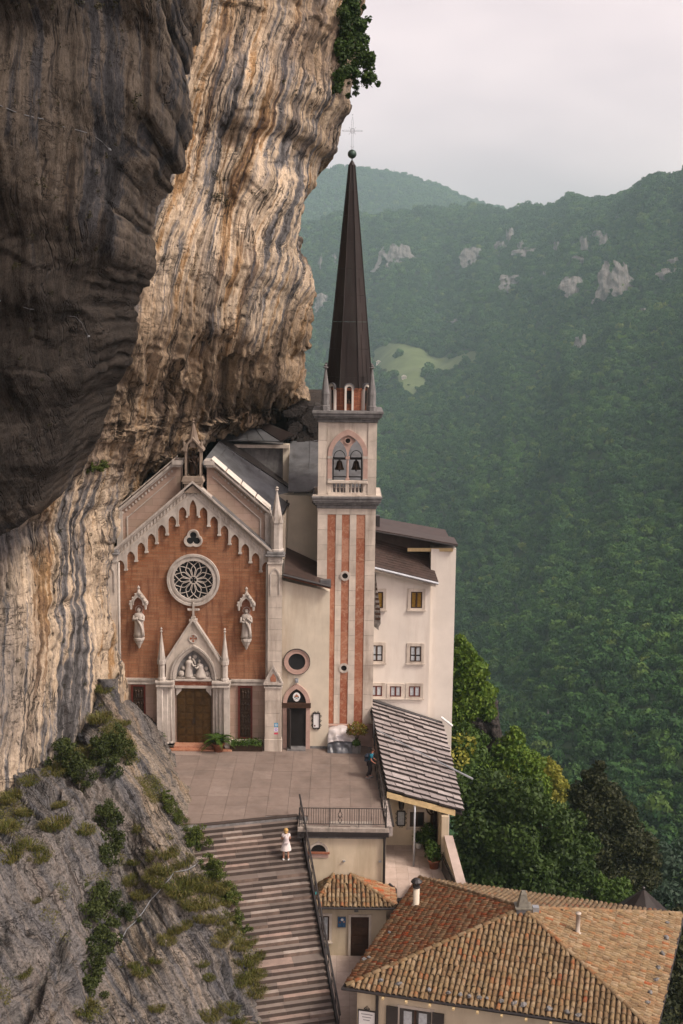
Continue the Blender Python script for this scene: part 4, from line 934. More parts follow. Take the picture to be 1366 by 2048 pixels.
# relief in the lunette
MB().prism([(FX-1.02, 4.14)] + arch_pts(FX, 1.02, 4.2, 5.83, 8) + [(FX+1.02, 4.14)], -.05, -.002).build('lunette', M['stone_grey'], church)
def robed(mb, x, y, z, h, face=0.0, lean=0.0, kneel=False, rng=random.Random(1)):
    """draped standing or kneeling figure, about 7 heads tall"""
    k = h/1.0; prof = [(.20, 0), (.185, .10), (.165, .30), (.15, .46), (.155, .56), (.175, .68), (.18, .76), (.12, .83), (.055, .86)] if not kneel else [(.34, 0), (.33, .10), (.27, .24), (.20, .40), (.17, .55), (.19, .68), (.16, .76), (.06, .82)]
    n = 14; vs = []
    for r, zz in prof:
        for q in range(n):
            a = 2*math.pi*q/n; rr_ = r*k*(1+.10*math.sin(5*a+zz*3)*(1-zz)+.04*math.sin(9*a))
            vs.append((x + math.cos(a)*rr_ + lean*zz*zz*k, y + math.sin(a)*rr_*.72, z+zz*k))
    m_ = len(prof); mb.add(vs, [(i*n+q, i*n+(q+1)%n, (i+1)*n+(q+1)%n, (i+1)*n+q) for i in range(m_-1) for q in range(n)] + [tuple(range((m_-1)*n, m_*n)), tuple(range(n-1, -1, -1))])
    hx = x+lean*.95*k; mb.tube([(hx, y, z+.82*k), (hx, y-.005*k, z+.885*k)], .05*k, 7); mb.ball((hx, y-.015*k, z+.93*k), .070*k, 10, sz=1.2)
    mb.ball((hx, y+.01*k, z+.945*k), .076*k, 8, sz=1.1)
    mb.add([(hx-.012*k, y-.078*k, z+.915*k), (hx+.012*k, y-.078*k, z+.915*k), (hx, y-.098*k, z+.915*k), (hx, y-.078*k, z+.95*k)], [(0, 1, 2), (0, 2, 3), (1, 3, 2)])
    return hx
mb = MB()
hx1 = robed(mb, FX-.30, -.14, 4.2, 1.26, lean=.06); hx2 = robed(mb, FX+.42, -.14, 4.2, 1.05, lean=-.10, kneel=True)
mb.tube([(FX-.12, -.22, 5.10), (FX+.02, -.30, 4.92), (FX+.16, -.28, 4.96)], [.07, .06, .035], 6); mb.tube([(FX+.28, -.22, 4.88), (FX+.18, -.30, 4.78), (FX+.10, -.28, 4.86)], [.065, .055, .035], 6)
mb.tube([(FX-.1, -.15, 5.35), (FX+.05, -.2, 5.2), (FX+.1, -.22, 5.02)], [.06, .06, .04], 6)
for x, z, r in ((-.72, 4.4, .2), (-.62, 4.75, .14), (.78, 4.4, .17), (.72, 4.72, .13), (0.05, 5.42, .14), (-.14, 4.3, .12), (.1, 4.3, .1), (.9, 4.25, .1)): mb.ball((FX+x, -.06, z), r, 8)
mb.box(FX-1.0, FX+1.0, -.26, -.02, 4.142, 4.24); mb.build('lunette_relief', M['stone_carved'], church, True)
# bronze doors and narrow bronze panels beside the portal
door = MB(); door.box(FX-1.02, FX+1.02, -.03, .018, .12, 3.58); door = door.build('portal_door', M['bronze'], church)
M['door'] = mat('aged_bronze_door', (.075, .042, .014), .35, 6, .45, .5, 18, metal=.35)
for s in (-1, 1):
    lf = MB().box(min(FX+s*.015, FX+s*.98), max(FX+s*.015, FX+s*.98), -.07, -.031, .16, 3.5).build('door_leaf', M['door'], door)
    for i in range(2):
        for j in range(7):
            xa = FX+s*(.10+i*.43); xb = xa+s*.37; z0 = .28+j*.455; mb = MB()
            mb.box(min(xa, xb), max(xa, xb), -.10, -.071, z0, z0+.39); mb.box(min(xa, xb)+.05, max(xa, xb)-.05, -.115, -.101, z0+.05, z0+.34); mb.build('door_panel', M['door'], church).name = 'door_panel'
mb = MB(); mb.tube([(FX-.05, -.13, 1.4), (FX-.05, -.16, 1.55), (FX-.05, -.13, 1.75)], .02, 5); mb.tube([(FX+.05, -.13, 1.4), (FX+.05, -.16, 1.55), (FX+.05, -.13, 1.75)], .02, 5); mb.build('door_handle', M['metal_dark'], church)
mb = MB(); mb.prism([(FX-1.02, 3.12), (FX-.98, 3.12), (FX-.72, 3.42), (FX-.72, 3.58), (FX-1.02, 3.58)], -.16, -.10); mb.prism([(FX+1.02, 3.12), (FX+.98, 3.12), (FX+.72, 3.42), (FX+.72, 3.58), (FX+1.02, 3.58)], -.16, -.10); mb.build('door_bracket', M['stone_carved'], church)
for i, st in enumerate(((-2.3, 2.3, -1.0, .0), (-1.9, 1.9, -.72, .12))):
    MB().box(FX+st[0], FX+st[1], st[2], -.02, -.1, .10+.12*i-.0).build('portal_step', M['marble_red'], church, bevel=.015)
for x0 in (-12.22, -5.94):
    pn = MB(); pn.ring([(x0, .50), (x0+.84, .50), (x0+.84, 3.68), (x0, 3.68)], [(x0+.10, .58), (x0+.74, .58), (x0+.74, 3.60), (x0+.10, 3.60)], -.10, .018); pn = pn.build('relief_panel', M['red_frame'], church)
    MB().box(x0+.10, x0+.74, -.03, .016, .58, 3.60).build('panel_back', M['bronze'], pn)
    for j in range(4):
        mb = MB(); z = .72+j*.74; mb.box(x0+.15, x0+.69, -.05, -.031, z, z+.60)
        for q in range(3): robed(mb, x0+.27+q*.15, -.06, z+.04, .42+.05*((q+j) % 2), lean=.04*(q-1))
        mb.build('bronze_relief', M['bronze'], pn)

# wall niches: canopy, console and statue on each side of the rose
def statue(name, label, x, y, z, h, arms, group, mt='stone_carved', cat='statue'):
    t = thing(name, label, cat, (x, y, z), group)
    mb = MB(); mb.lathe(x, y, [(.20*h/1.6, z), (.20*h/1.6, z+.06)], 8); robed(mb, x, y, z+.06, h-.06)
    for a in arms: mb.tube([(x+p[0]*h, y+p[1]*h, z+p[2]*h) for p in a], [.055*h, .05*h, .03*h], 6)
    mb.tube([(x-.10*h, y-.10*h, z+.70*h), (x+.06*h, y-.15*h, z+.52*h), (x+.13*h, y-.12*h, z+.30*h), (x+.12*h, y-.10*h, z+.06*h)], [.03*h, .045*h, .05*h, .06*h], 6)
    mb.build('figure', M[mt], t, True)
    mb = MB(); mb.ring(circle(x, z+.955*h, .13*h, 16), circle(x, z+.955*h, .11*h, 16), y+.06*h, y+.075*h); mb.build('halo', M[mt], t)
    return t
for sx, x, nm, arms in ((-1, -11.69, 'left', [[(-.15, -.02, .74), (-.17, -.10, .62), (-.02, -.17, .70)], [(.15, -.02, .74), (.17, -.10, .62), (.02, -.17, .68)]]),
                        (1, -5.45, 'right', [[(-.15, -.02, .74), (-.18, -.06, .58), (-.06, -.16, .60)], [(.15, -.02, .74), (.18, -.10, .60), (.03, -.17, .74)]])):
    mb = MB(); arch_frame(mb, x, .26, 8.55, 8.62, 9.02, .07, -.48, -.38, n=5); mb.prism([(x-.46, 8.55), (x-.46, 8.68), (x, 9.38), (x+.46, 8.68), (x+.46, 8.55), (x+.33, 8.55)] + arch_pts(x, .32, 8.6, 9.05, 5)[::-1] + [(x-.33, 8.55)], -.46, -.0)
    rake(mb, x, 9.28, x-.52, 8.55, .12, -.52, 0); rake(mb, x, 9.28, x+.52, 8.55, .12, -.52, 0)
    mb.lathe(x, -.25, [(.10, 9.3), (.05, 9.45), (.09, 9.55), (.03, 9.66)], 6)
    for s in (-1, 1): mb.lathe(x+s*.42, -.42, [(.06, 8.3), (.08, 8.5), (.07, 8.62), (.02, 8.82)], 6)
    for k in range(3):
        for s in (-1, 1): mb.ball((x+s*(.16+k*.15), -.5, 9.22-k*.215), .055, 6)
    mb.build('niche_canopy', M['stone_carved'], church)
    mb = MB(); mb.lathe(x, -.20, [(.03, 5.92), (.08, 6.0), (.12, 6.12), (.22, 6.28), (.24, 6.36), (.31, 6.44), (.33, 6.56), (.28, 6.60)], 8, ph=math.pi/8); mb.build('niche_console', M['stone_carved'], church)
    MB().prism([(x-.27, 6.6)] + arch_pts(x, .27, 8.5, 8.95, 5) + [(x+.27, 6.6)], -.02, -.003).build('niche_back', M['marble_red'], church)
    statue('statue', 'pale stone saint on the %s wall bracket of the facade, %s' % (nm, 'hands joined in prayer' if sx < 0 else 'one hand raised'), x, -.24, 6.6, 1.72, arms, 'saints flanking the rose window')
statue('statue', 'brownish draped figure in the niche on top of the gable', FX, .22, 16.05, 1.45, [[(-.15, -.02, .74), (-.17, -.08, .58), (-.05, -.15, .55)], [(.15, -.02, .74), (.18, -.06, .6), (.10, -.12, .5)]], None, 'bronze')

# side aisle to the right of the front
AY = -.2
mb = MB(); mb.prism([(-3.38, -.2), (-.62, -.2), (-.62, 9.45), (-3.38, 10.05)], AY, 4.0); mb.build('aisle_wall', M['plaster'], church)
mb = MB(); mb.box(-3.38, -.63, AY-.03, AY-.001, -.1, .14); mb.build('aisle_plinth', M['stone_grey'], church)
p1, p2, p3, p4 = at(567, 1148, -.4), at(660, 1172, -.4), at(640, 1128, 3.0), at(572, 1096, 3.0)
mb = MB(); up = Vector((0, 0, .06)); lo = [Vector(p) for p in (p1, p2, p3, p4)]; mb.hexa(lo, [q+up for q in lo]); mb.build('aisle_roof', M['roof_brown'], church)
mb = MB(); mb.hexa([p1-[0, .14, .16], p2-[-.05, .14, .16], p2-[-.05, -.1, .16], p1-[0, -.1, .16]], [p1-[0, .14, .02], p2-[-.05, .14, .02], p2-[-.05, -.1, .02], p1-[0, -.1, .02]]); mb.build('aisle_eave', M['terracotta'], church)
mb = MB(); mb.tube([p1+[-.05, -.2, -.0], p2+[.05, -.2, -.0]], .085, 6); mb.build('aisle_gutter', M['metal_dark'], church)
mb = MB(); mb.box(p2[0]-.55, p2[0]+.05, p2[1]-.02, p2[1]+.42, p2[2]+.06, p2[2]+.34); mb.build('roof_box', M['metal_grey'], church)
# round window
ow = MB(); ow.ring(circle(-2.5, 5.25, .75, 32), circle(-2.5, 5.25, .69, 32), AY-.14, AY); ow.ring(circle(-2.5, 5.25, .69, 32), circle(-2.5, 5.25, .50, 32), AY-.10, AY); ow = ow.build('round_window', M['marble_red'], church)
for mtl in ow.data.materials: pass
ow.data.materials.clear(); ow.data.materials.append(mat('rosy_stone', (.42, .29, .24), .15, 3))
MB().prism(circle(-2.5, 5.25, .5, 28), AY-.015, AY+.02).build('pane', M['glass_dark'], ow)
mb = MB(); mb.ring(circle(-2.5, 5.25, .78, 32), circle(-2.5, 5.25, .752, 32), AY-.16, AY); mb.build('drip_ring', M['metal_dark'], ow)
M['rosy'] = ow.data.materials[0]
# pointed side door
dw = MB(); arch_frame(dw, -2.5, .56, -.1, 2.75, 3.62, .24, AY-.10, AY+.02, n=8); dw = dw.build('side_doorway', M['rosy'], church)
MB().prism([(-3.06, 0.0)] + arch_pts(-2.5, .56, 2.75, 3.62, 8) + [(-1.94, 0.0)], AY-.012, AY+.03).build('dark_opening', M['dark'], dw)
MB().box(-3.36, -1.66, AY-.20, AY-.02, 2.50, 2.78).build('door_beam', M['wood'], dw)
MB().hexa([(-3.05, AY-.04, .05), (-2.98, AY-.04, .05), (-2.80, AY-.50, .05), (-2.86, AY-.52, .05)], [(-3.05, AY-.04, 2.48), (-2.98, AY-.04, 2.48), (-2.80, AY-.50, 2.48), (-2.86, AY-.52, 2.48)]).build('open_door_leaf', M['metal_dark'], dw)
MB().box(-3.02, -1.94, AY-.55, AY-.02, -.02, .10).build('door_step', M['stone_grey'], dw)
mb = MB(); mb.prism([(-2.5+.22*math.sin(a)*(1 if math.cos(a) > -.2 else .92), 3.12+.27*math.cos(a)) for a in np.linspace(0, 2*math.pi, 20)[:-1]], AY-.06, AY-.02); em = mb.build('crest_plaque', M['clear_white'], dw)
mb = MB(); mb.prism([(-2.62, 3.18), (-2.38, 3.18), (-2.5, 3.30)], AY-.068, AY-.061); mb.prism([(-2.60, 3.12), (-2.40, 3.12), (-2.36, 3.18), (-2.64, 3.18)], AY-.068, AY-.061); mb.build('crest_crown', M['marble_red'], dw)
mb = MB()
for s in (-1, 1):
    mb.hexa([(-2.5-s*.10-.02, AY-.068, 2.98), (-2.5-s*.10+.02, AY-.068, 2.98), (-2.5-s*.10+.02, AY-.061, 2.98), (-2.5-s*.10-.02, AY-.061, 2.98)], [(-2.5+s*.10-.02, AY-.068, 3.11), (-2.5+s*.10+.02, AY-.068, 3.11), (-2.5+s*.10+.02, AY-.061, 3.11), (-2.5+s*.10-.02, AY-.061, 3.11)])
    mb.prism(circle(-2.5+s*.11, 3.10, .035, 8), AY-.067, AY-.0605)
mb.build('crest_keys', mat('teal_enamel', (.02, .16, .18), .1, 3, .5, 0), dw)
mb = MB(); mb.box(-2.6, -2.4, AY-.22, AY, 4.03, 4.25); mb.box(-2.56, -2.44, AY-.3, AY-.22, 4.06, 4.2); mb.build('wall_lamp', M['metal_light'], church)
# framed notice beside the door, three small stickers on the pilaster
nb_ = thing('notice_board', 'white notice in a scrolled black iron frame beside the pointed side door', 'notice board', (-1.33, AY, 1.0))
MB().box(-1.50, -1.16, AY-.05, AY-.004, 1.28, 2.12).build('notice', M['clear_white'], nb_)
mb = MB(); mb.ring([(-1.55, 1.22), (-1.11, 1.22), (-1.11, 2.18), (-1.55, 2.18)], [(-1.50, 1.28), (-1.16, 1.28), (-1.16, 2.12), (-1.50, 2.12)], AY-.09, AY-.004)
for s in (-1, 1):
    for z in (1.42, 1.70, 1.98): mb.tube([(-1.33+s*.22, AY-.05, z-.07), (-1.33+s*.30, AY-.05, z), (-1.33+s*.22, AY-.05, z+.07)], .022, 5)
    mb.tube([(-1.33+s*.03, AY-.05, 2.18), (-1.33+s*.10, AY-.05, 2.27), (-1.33+s*.14, AY-.05, 2.18)], .02, 5); mb.tube([(-1.33+s*.03, AY-.05, 1.22), (-1.33+s*.10, AY-.05, 1.14), (-1.33+s*.14, AY-.05, 1.22)], .02, 5)
mb.build('frame', M['metal_dark'], nb_)
mb = MB(); mb.box(-1.46, -1.38, AY-.055, AY-.051, 1.34, 1.44); mb.build('red_mark', M['red_frame'], nb_)
for z, c, lab in ((1.47, (.05, .28, .45), 'small blue and white sticker, topmost of three on the right pilaster'), (1.19, (.62, .60, .70), 'small white sticker with a purple ring, middle of three on the right pilaster'), (1.02, (.55, .05, .10), 'small red sticker, lowest of three on the right pilaster')):
    st = thing('sticker', lab, 'sticker', (-3.66, -.8, z), 'stickers on the right pilaster')
    h = .24 if z > 1.1 else .10
    MB().box(-3.78, -3.55, -.807, -.803, z, z+h).build('sticker_face', mat('sticker_print', c, .05, 3, .5, 0), st)
    if z > 1.1: mb = MB(); mb.ring(circle(-3.665, z+h*.5, .075, 14), circle(-3.665, z+h*.5, .045, 14), -.810, -.8075); mb.build('sticker_symbol', M['clear_white'] if z > 1.4 else mat('purple_print', (.25, .10, .40), .05, 3, .5, 0), st)

# roofs behind the front
def sheet(name, pts, th, mt, parent, seams=0):
    lo = [Vector(p) for p in pts]; n = (lo[1]-lo[0]).cross(lo[3]-lo[0]).normalized()
    if n.z < 0: n = -n
    mb = MB(); mb.hexa(lo, [p+n*th for p in lo]); o = mb.build(name, mt, parent)
    if seams:
        o2 = MB()
        for i in range(1, seams):
            t = i/seams; a = lo[0].lerp(lo[1], t)+n*(th+.02); b = lo[3].lerp(lo[2], t)+n*(th+.02); o2.tube([a, b], .022, 4)
        o2.build('standing_seam', mt, o)
    return o
sheet('nave_roof', [at(400, 930, 1.35), at(555, 1048, 1.35), at(586, 984, 6.2), at(437, 884, 6.2)], .08, M['metal_grey'], church, 9)
sheet('nave_roof_left', [(FX-.6, 1.35, 16.7), (FX-4.7, 1.35, 13.3), (FX-4.7, 8, 13.3), (FX-.6, 8, 16.9)], .08, M['metal_grey'], church)
sheet('roof_band', [at(437, 886, 6.0), at(588, 984, 6.0), at(600, 984, 8.4), at(452, 876, 8.4)], .08, M['metal_dark'], church)
mb = MB(); q1, q2, q3, q4 = at(572, 1000, 4.3), at(640, 1000, 4.3), at(640, 1130, 4.3), at(572, 1110, 4.3)
mb.prism([(q1[0], 10.2), (q2[0]+.4, 10.2), (q2[0]+.4, q2[2]+.25), (q1[0]-.6, q1[2]+.3)], 4.3, 9); mb.build('upper_nave_wall', M['plaster'], church)
mb = MB(); mb.prism([(at(556, 1050, 1.5)[0], 11), (at(570, 1100, 1.5)[0], 11), (at(572, 1050, 1.5)[0], at(572, 1010, 4.2)[2]), (at(556, 1050, 1.5)[0], at(556, 1050, 1.5)[2])], 1.5, 4.3); mb.build('nave_side_wall', M['plaster'], church)
mb = MB(); mb.tube([at(556, 1056, 1.4), at(585, 988, 5.6), at(589, 984, 6.2)], .10, 6); mb.tube([at(588, 984, 4.2), at(640, 984, 4.2)], .09, 6); mb.tube([at(574, 1000, 4.2), at(572, 1100, 4.2)], .05, 6); mb.tube([at(620, 985, 4.1), at(628, 978, .6), at(626, 1005, .6), at(638, 1016, .6)], .06, 6); mb.build('roof_gutter', M['metal_dark'], church)
sheet('side_roof', [at(576, 985, 4.1), at(742, 985, 4.1), at(742, 880, 9.5), at(580, 884, 9.5)], .08, M['metal_grey'], church, 4)
# dormer
dm = MB(); d1, d2, d3, d4 = at(440, 890, 8.2), at(566, 890, 8.2), at(566, 966, 8.2), at(450, 900, 8.2)
dm.prism([(d1[0], 15.0), (d2[0], 15.0), (d2[0], d2[2]+.05), (d1[0], d1[2]+.05)], 8.2, 12); dm.build('dormer_wall', M['stone_grey'], church)
e1, e2 = at(566, 890, 8.0), at(580, 968, 8.0); MB().box(e1[0], e2[0]-.05, 8.0, 8.6, 14.6, e1[2]+.05).build('dormer_post', M['plaster'], church)
mb = MB(); mb.box(at(438, 880, 7.8)[0], at(578, 880, 7.8)[0], 7.8, 8.2, d1[2]-.12, d1[2]+.08); mb.build('dormer_cornice', M['stone'], church)
f1, f2, f3, f4 = at(434, 882, 7.6), at(560, 884, 7.6), at(500, 836, 10.5), at(476, 836, 10.5)
sheet('dormer_roof', [f1, f2, f3, f4], .07, M['metal_grey'], church, 4)
g1, g2, g3, g4 = at(486, 836, 10.4), at(560, 884, 7.6), at(588, 872, 8.0), at(500, 834, 10.6)
sheet('dormer_roof_side', [g1, g2, g3, g4], .12, M['copper'], church)
# ------------------------------------------------------------------ bell tower
TX0, TX1, TY0, TY1 = -1.38, 1.98, .42, 3.78; TC = (TX0+TX1)/2; TYC = (TY0+TY1)/2
tower = thing('bell_tower', 'slender bell tower with red and white stripes, open belfry and dark pointed spire', 'bell tower', (TC, TYC, 0))
MB().box(TX0+.06, TX1-.06, TY0+.07, TY1-.07, -.2, 14.2).build('tower_core', M['stone_grey'], tower)
cols = [(-1.38, -.81, 0), (-.81, -.32, 1), (-.32, .03, 0), (.03, .49, 1), (.49, .87, 0), (.87, 1.39, 1), (1.39, 1.98, 0)]
for x0, x1, k in cols:
    if k: block_stack(tower, x0+.004, x1-.004, TY0+.03, TY0+.10, 1.32, 13.86, 1.39, 'marble_panel', M['marble_red'], .010, .004)
    else: block_stack(tower, x0, x1, TY0, TY0+.10, 1.32, 13.86, .88, vary=.004)
for x, s in ((TX0, -1), (TX1, 1)):
    o = MB(); o.box(min(x, x-s*.05), max(x, x-s*.05), TY0+.12, TY1, -.2, 13.86); o.build('side_face', M['stone'], tower)
MB().box(TX0, TX1, TY0+.0, TY1, 13.87, 14.22).build('shaft_band', M['stone'], tower)
mb = MB(); mb.box(TX0-.06, TX1+.04, TY0-.10, TY1, -.1, 1.22); mb.box(TX0-.10, TX1+.07, TY0-.15, TY1, 1.22, 1.31); mb.build('tower_plinth', M['rosy'], tower)
for z in (10.25, 4.72):
    oc = MB(); oc.ring(circle(.25, z, .29, 24), circle(.25, z, .17, 24), TY0-.05, TY0+.1); oc = oc.build('oculus', M['stone_carved'], tower)
    MB().prism(circle(.25, z, .17, 20), TY0+.022, TY0+.05).build('pane', M['dark'], oc)
def cornice(z0, z1, name):
    h = z1-z0; mb = MB()
    for f0, f1, e in ((0, .28, .06), (.28, .45, .16), (.45, .58, .26), (.58, .82, .30), (.82, 1, .36)):
        mb.box(TX0-e, TX1+e, TY0-e, TY1+e, z0+h*f0, z0+h*f1-.001)
    return mb.build(name, M['stone_grey'], tower, bevel=.02)
cornice(14.22, 14.95, 'belfry_cornice')
o = MB().box(TX0-.30, TX1+.30, TY0-.30, TY1+.30, 14.952, 15.0).build('cornice_top', M['stone'], tower)
# belfry
BZ0, BZ1 = 15.0, 19.2
for x0, x1 in ((TX0, TX0+.50), (TX1-.50, TX1)):
    for y0, y1 in ((TY0, TY0+.5), (TY1-.5, TY1)):
        block_stack(tower, x0, x1, y0, y1, BZ0, BZ1, 1.05)
BX = .32; hw = .91
pan = [(-.87, BZ0), (BX-hw, BZ0), (BX-hw, 17.2)] + arch_pts(BX, hw, 17.2, 18.50, 9) + [(BX+hw, 17.2), (BX+hw, BZ0), (1.47, BZ0), (1.47, BZ1), (-.87, BZ1)]
for y0, y1 in ((TY0+.05, TY0+.45), (TY1-.45, TY1-.05)):
    MB().prism(pan, y0, y1).build('belfry_panel', M['stone'], tower)
for x0, x1 in ((TX0+.05, TX0+.45), (TX1-.45, TX1-.05)):
    mb = MB(); 
    for ya, yb, za, zb in ((TY0+.51, TY0+.85, BZ0, BZ1), (TY1-.85, TY1-.51, BZ0, BZ1), (TY0+.85, TY1-.85, 18.1, BZ1), (TY0+.85, TY1-.85, BZ0, 15.8)): mb.box(x0, x1, ya, yb, za, zb)
    mb.build('belfry_panel', M['stone'], tower)
mb = MB(); arch_frame(mb, BX, hw-.012, 15.95, 17.25, 18.48, .26, TY0-.03, TY0+.06, n=9); mb.build('belfry_arch', M['rosy'], tower)
def light(xa, xb, inner_right):
    pass
mb = MB()
# tracery: two lancets and an eye under the big arch
big = arch_pts(BX, hw-.014, 17.2, 18.49, 9)
lanc = lambda xc: arch_pts(xc, .42, 17.25, 18.12, 7)
topc = [p for p in big if p[1] > 17.9]
mb.prism([(BX-.055, 17.2)] + [p for p in lanc(BX-.45)[7:][::-1]][:] + [], TY0+.10, TY0+.24) if False else None
spand = []
L = lanc(BX-.46); Rr2 = lanc(BX+.46)
left_half = [p for p in L if p[0] >= BX-.46][::-1]        # from the mullion up to the left lancet's apex
right_half = [p for p in Rr2 if p[0] <= BX+.46]
poly = left_half + [p for p in big if BX-.46 <= p[0] <= BX+.46] + right_half[::-1]
mb.prism(poly, TY0+.10, TY0+.24); mb.build('belfry_tracery', M['rosy'], tower)
mb = MB(); mb.ring(circle(BX, 18.14, .20, 18), circle(BX, 18.14, .145, 18), TY0+.04, TY0+.102); mb.build('tracery_eye', M['rosy'], tower); MB().prism(circle(BX, 18.14, .146, 16), TY0+.085, TY0+.0985).build('eye_opening', M['dark'], tower)
mb = MB(); mb.tube([(BX, TY0+.17, 15.95), (BX, TY0+.17, 17.1)], .065, 10); mb.box(BX-.12, BX+.12, TY0+.05, TY0+.29, 17.08, 17.22); mb.box(BX-.11, BX+.11, TY0+.06, TY0+.28, 15.84, 15.98); mb.build('mullion', M['rosy'], tower)
for s in (-1, 1): mb = MB(); x = BX+s*(hw+.10); mb.box(x-.15, x+.15, TY0-.05, TY0+.08, 17.12, 17.26); mb.box(x-.13, x+.13, TY0-.05, TY0+.08, 15.86, 15.95); mb.build('impost', M['stone_carved'], tower)
mb = MB(); mb.box(BX-hw-.25, BX+hw+.25, TY0-.06, TY0+.30, 15.68, 15.84); mb.build('balustrade_rail', M['stone'], tower, bevel=.02)
MB().box(BX-hw-.2, BX+hw+.2, TY0-.02, TY0+.30, 15.0, 15.14).build('balustrade_base', M['stone'], tower)
MB().box(BX-.11, BX+.11, TY0-.01, TY0+.26, 15.14, 15.68).build('balustrade_pier', M['stone'], tower)
for x in (-.66, -.42, -.20, .0, .20): pass
for s in (-1, 1):
    for q in range(4):
        x = BX+s*(.22+q*.215); mb = MB(); mb.lathe(x, TY0+.12, [(.055, 15.14), (.055, 15.2), (.042, 15.24), (.042, 15.58), (.055, 15.62), (.055, 15.68)], 8); mb.build('baluster', M['stone_carved'], tower)
MB().box(TX0+.3, TX1-.3, TY0+.4, TY1-.4, 15.0, 15.06).build('belfry_floor', M['wood'], tower)
# bells with their yokes, hung in the belfry
for i, (bx, by, sc, lab) in enumerate(((-.15, 1.6, 1.0, 'bronze bell hanging in the left opening of the belfry'), (.82, 1.7, 1.0, 'bronze bell hanging in the right opening of the belfry'))):
    b = thing('bell', lab, 'bell', (bx, by, 16.35), 'bells in the tower')
    z = 16.35; mb = MB(); mb.lathe(bx, by, [(.30, z), (.27, z+.05), (.21, z+.18), (.17, z+.36), (.15, z+.46), (.08, z+.52), (.03, z+.54)], 16); mb.build('bell_body', M['bronze'], b, True)
    mb = MB(); mb.box(bx-.36, bx+.36, by-.06, by+.06, z+.58, z+.72); mb.box(bx-.05, bx+.05, by-.05, by+.05, z+.5, z+.6); mb.build('yoke', M['metal_dark'], b)
    mb = MB(); mb.tube([(bx+.34*math.cos(a), by, z+.70+.42*math.sin(a)) for a in np.linspace(0, math.pi*1.0, 9)], .022, 5); mb.build('bell_wheel', M['metal_dark'], b)
    mb = MB(); mb.tube([(bx, by, z+.3), (bx, by, z-.06)], .02, 5); mb.ball((bx, by, z-.06), .05, 8); mb.build('clapper', M['metal_dark'], b)
mb = MB()
for x in (-.52, .30, 1.14): mb.box(x-.035, x+.035, 1.5, 1.8, 15.06, 17.1)
mb.box(-.56, 1.18, 1.6, 1.7, 16.98, 17.06); mb.box(-.50, .24, 1.1, 1.15, 15.95, 16.02); mb.box(.38, 1.12, 1.1, 1.15, 15.95, 16.02); mb.build('bell_frame', M['metal_dark'], tower)
cornice(19.2, 19.82, 'upper_cornice')
MB().box(TX0-.34, TX1+.34, TY0-.34, TY1+.34, 19.822, 19.86).build('upper_cornice_top', M['stone_grey'], tower)
# octagonal drum with arched openings
DC = (.36, TYC); DR = 1.27/math.cos(math.pi/8)
mb = MB(); mb.lathe(DC[0], DC[1], [(DR, 19.86), (DR, 21.15)], 8, ph=math.pi/8); mb.build('drum_wall', M['brick'], tower)
mb = MB(); mb.lathe(DC[0], DC[1], [(DR+.05, 21.0), (DR+.09, 21.15)], 8, ph=math.pi/8); mb.build('drum_band', M['brick'], tower)
def rot_about(mb, a, cx, cy):
    c, s = math.cos(a), math.sin(a)
    mb.v = [(cx+(x-cx)*c-(y-cy)*s, cy+(x-cx)*s+(y-cy)*c, z) for x, y, z in mb.v]; return mb
for q in range(8):
    a = q*math.pi/4; yf = DC[1]-1.27
    if q in (3, 4, 5): continue
    f = MB()
    o_ = [(DC[0]-.26, 19.87)] + [(DC[0]+.26*math.cos(t), 21.12+.26*math.sin(t)) for t in np.linspace(math.pi, 0, 11)] + [(DC[0]+.26, 19.87)]
    i_ = [(DC[0]-.145, 19.87)] + [(DC[0]+.145*math.cos(t), 21.10+.145*math.sin(t)) for t in np.linspace(math.pi, 0, 11)] + [(DC[0]+.145, 19.87)]
    f.ring(o_, i_, yf-.17, yf+.3, closed=False); w = rot_about(f, a, *DC).build('drum_window', M['plaster_white'], tower)
    rot_about(MB().prism([(x, max(z, 20.25)) for x, z in i_], yf-.012, yf+.02), a, *DC).build('opening', M['dark'], w)
    o2 = [(DC[0]-.30, 21.08)] + [(DC[0]+.31*math.cos(t), 21.12+.31*math.sin(t)) for t in np.linspace(math.pi, 0, 11)] + [(DC[0]+.30, 21.08)]
    rot_about(MB().ring(o2, [(DC[0]-.262, 21.08)] + [(DC[0]+.262*math.cos(t), 21.12+.262*math.sin(t)) for t in np.linspace(math.pi, 0, 11)] + [(DC[0]+.262, 21.08)], yf-.22, yf+.55, closed=False), a, *DC).build('window_hood', M['metal_grey'], w)
    mb = MB(); mb.lathe(DC[0], yf-.03, [(.09, 20.27), (.08, 20.34), (.05, 20.44), (.02, 20.47)], 8); mb.box(DC[0]-.12, DC[0]+.12, yf-.04, yf-.02, 20.47, 20.52)
    rot_about(mb, a, *DC).build('small_bell', M['bronze'], w)
for x, y in ((-1.0, .75), (1.66, .75), (-1.0, 3.45), (1.66, 3.45)):
    mb = MB(); mb.lathe(x, y, [(.30, 19.86), (.30, 20.12), (.25, 20.16)], 8, ph=math.pi/8); mb.lathe(x, y, [(.25, 20.14), (.245, 20.85), (.27, 20.9)], 8, ph=math.pi/8)
    for q in range(8):
        a = q*math.pi/4; mb.add([(x+.28*math.cos(a-.38), y+.28*math.sin(a-.38), 20.80), (x+.28*math.cos(a+.38), y+.28*math.sin(a+.38), 20.80), (x+.20*math.cos(a), y+.20*math.sin(a), 21.28)], [(0, 1, 2)])
    mb.lathe(x, y, [(.25, 20.88), (.05, 22.25), (.16, 22.30), (.16, 22.34), (.05, 22.36), (.09, 22.44), (.02, 22.52)], 8, ph=math.pi/8); mb.build('corner_pinnacle', M['stone_grey'], tower)
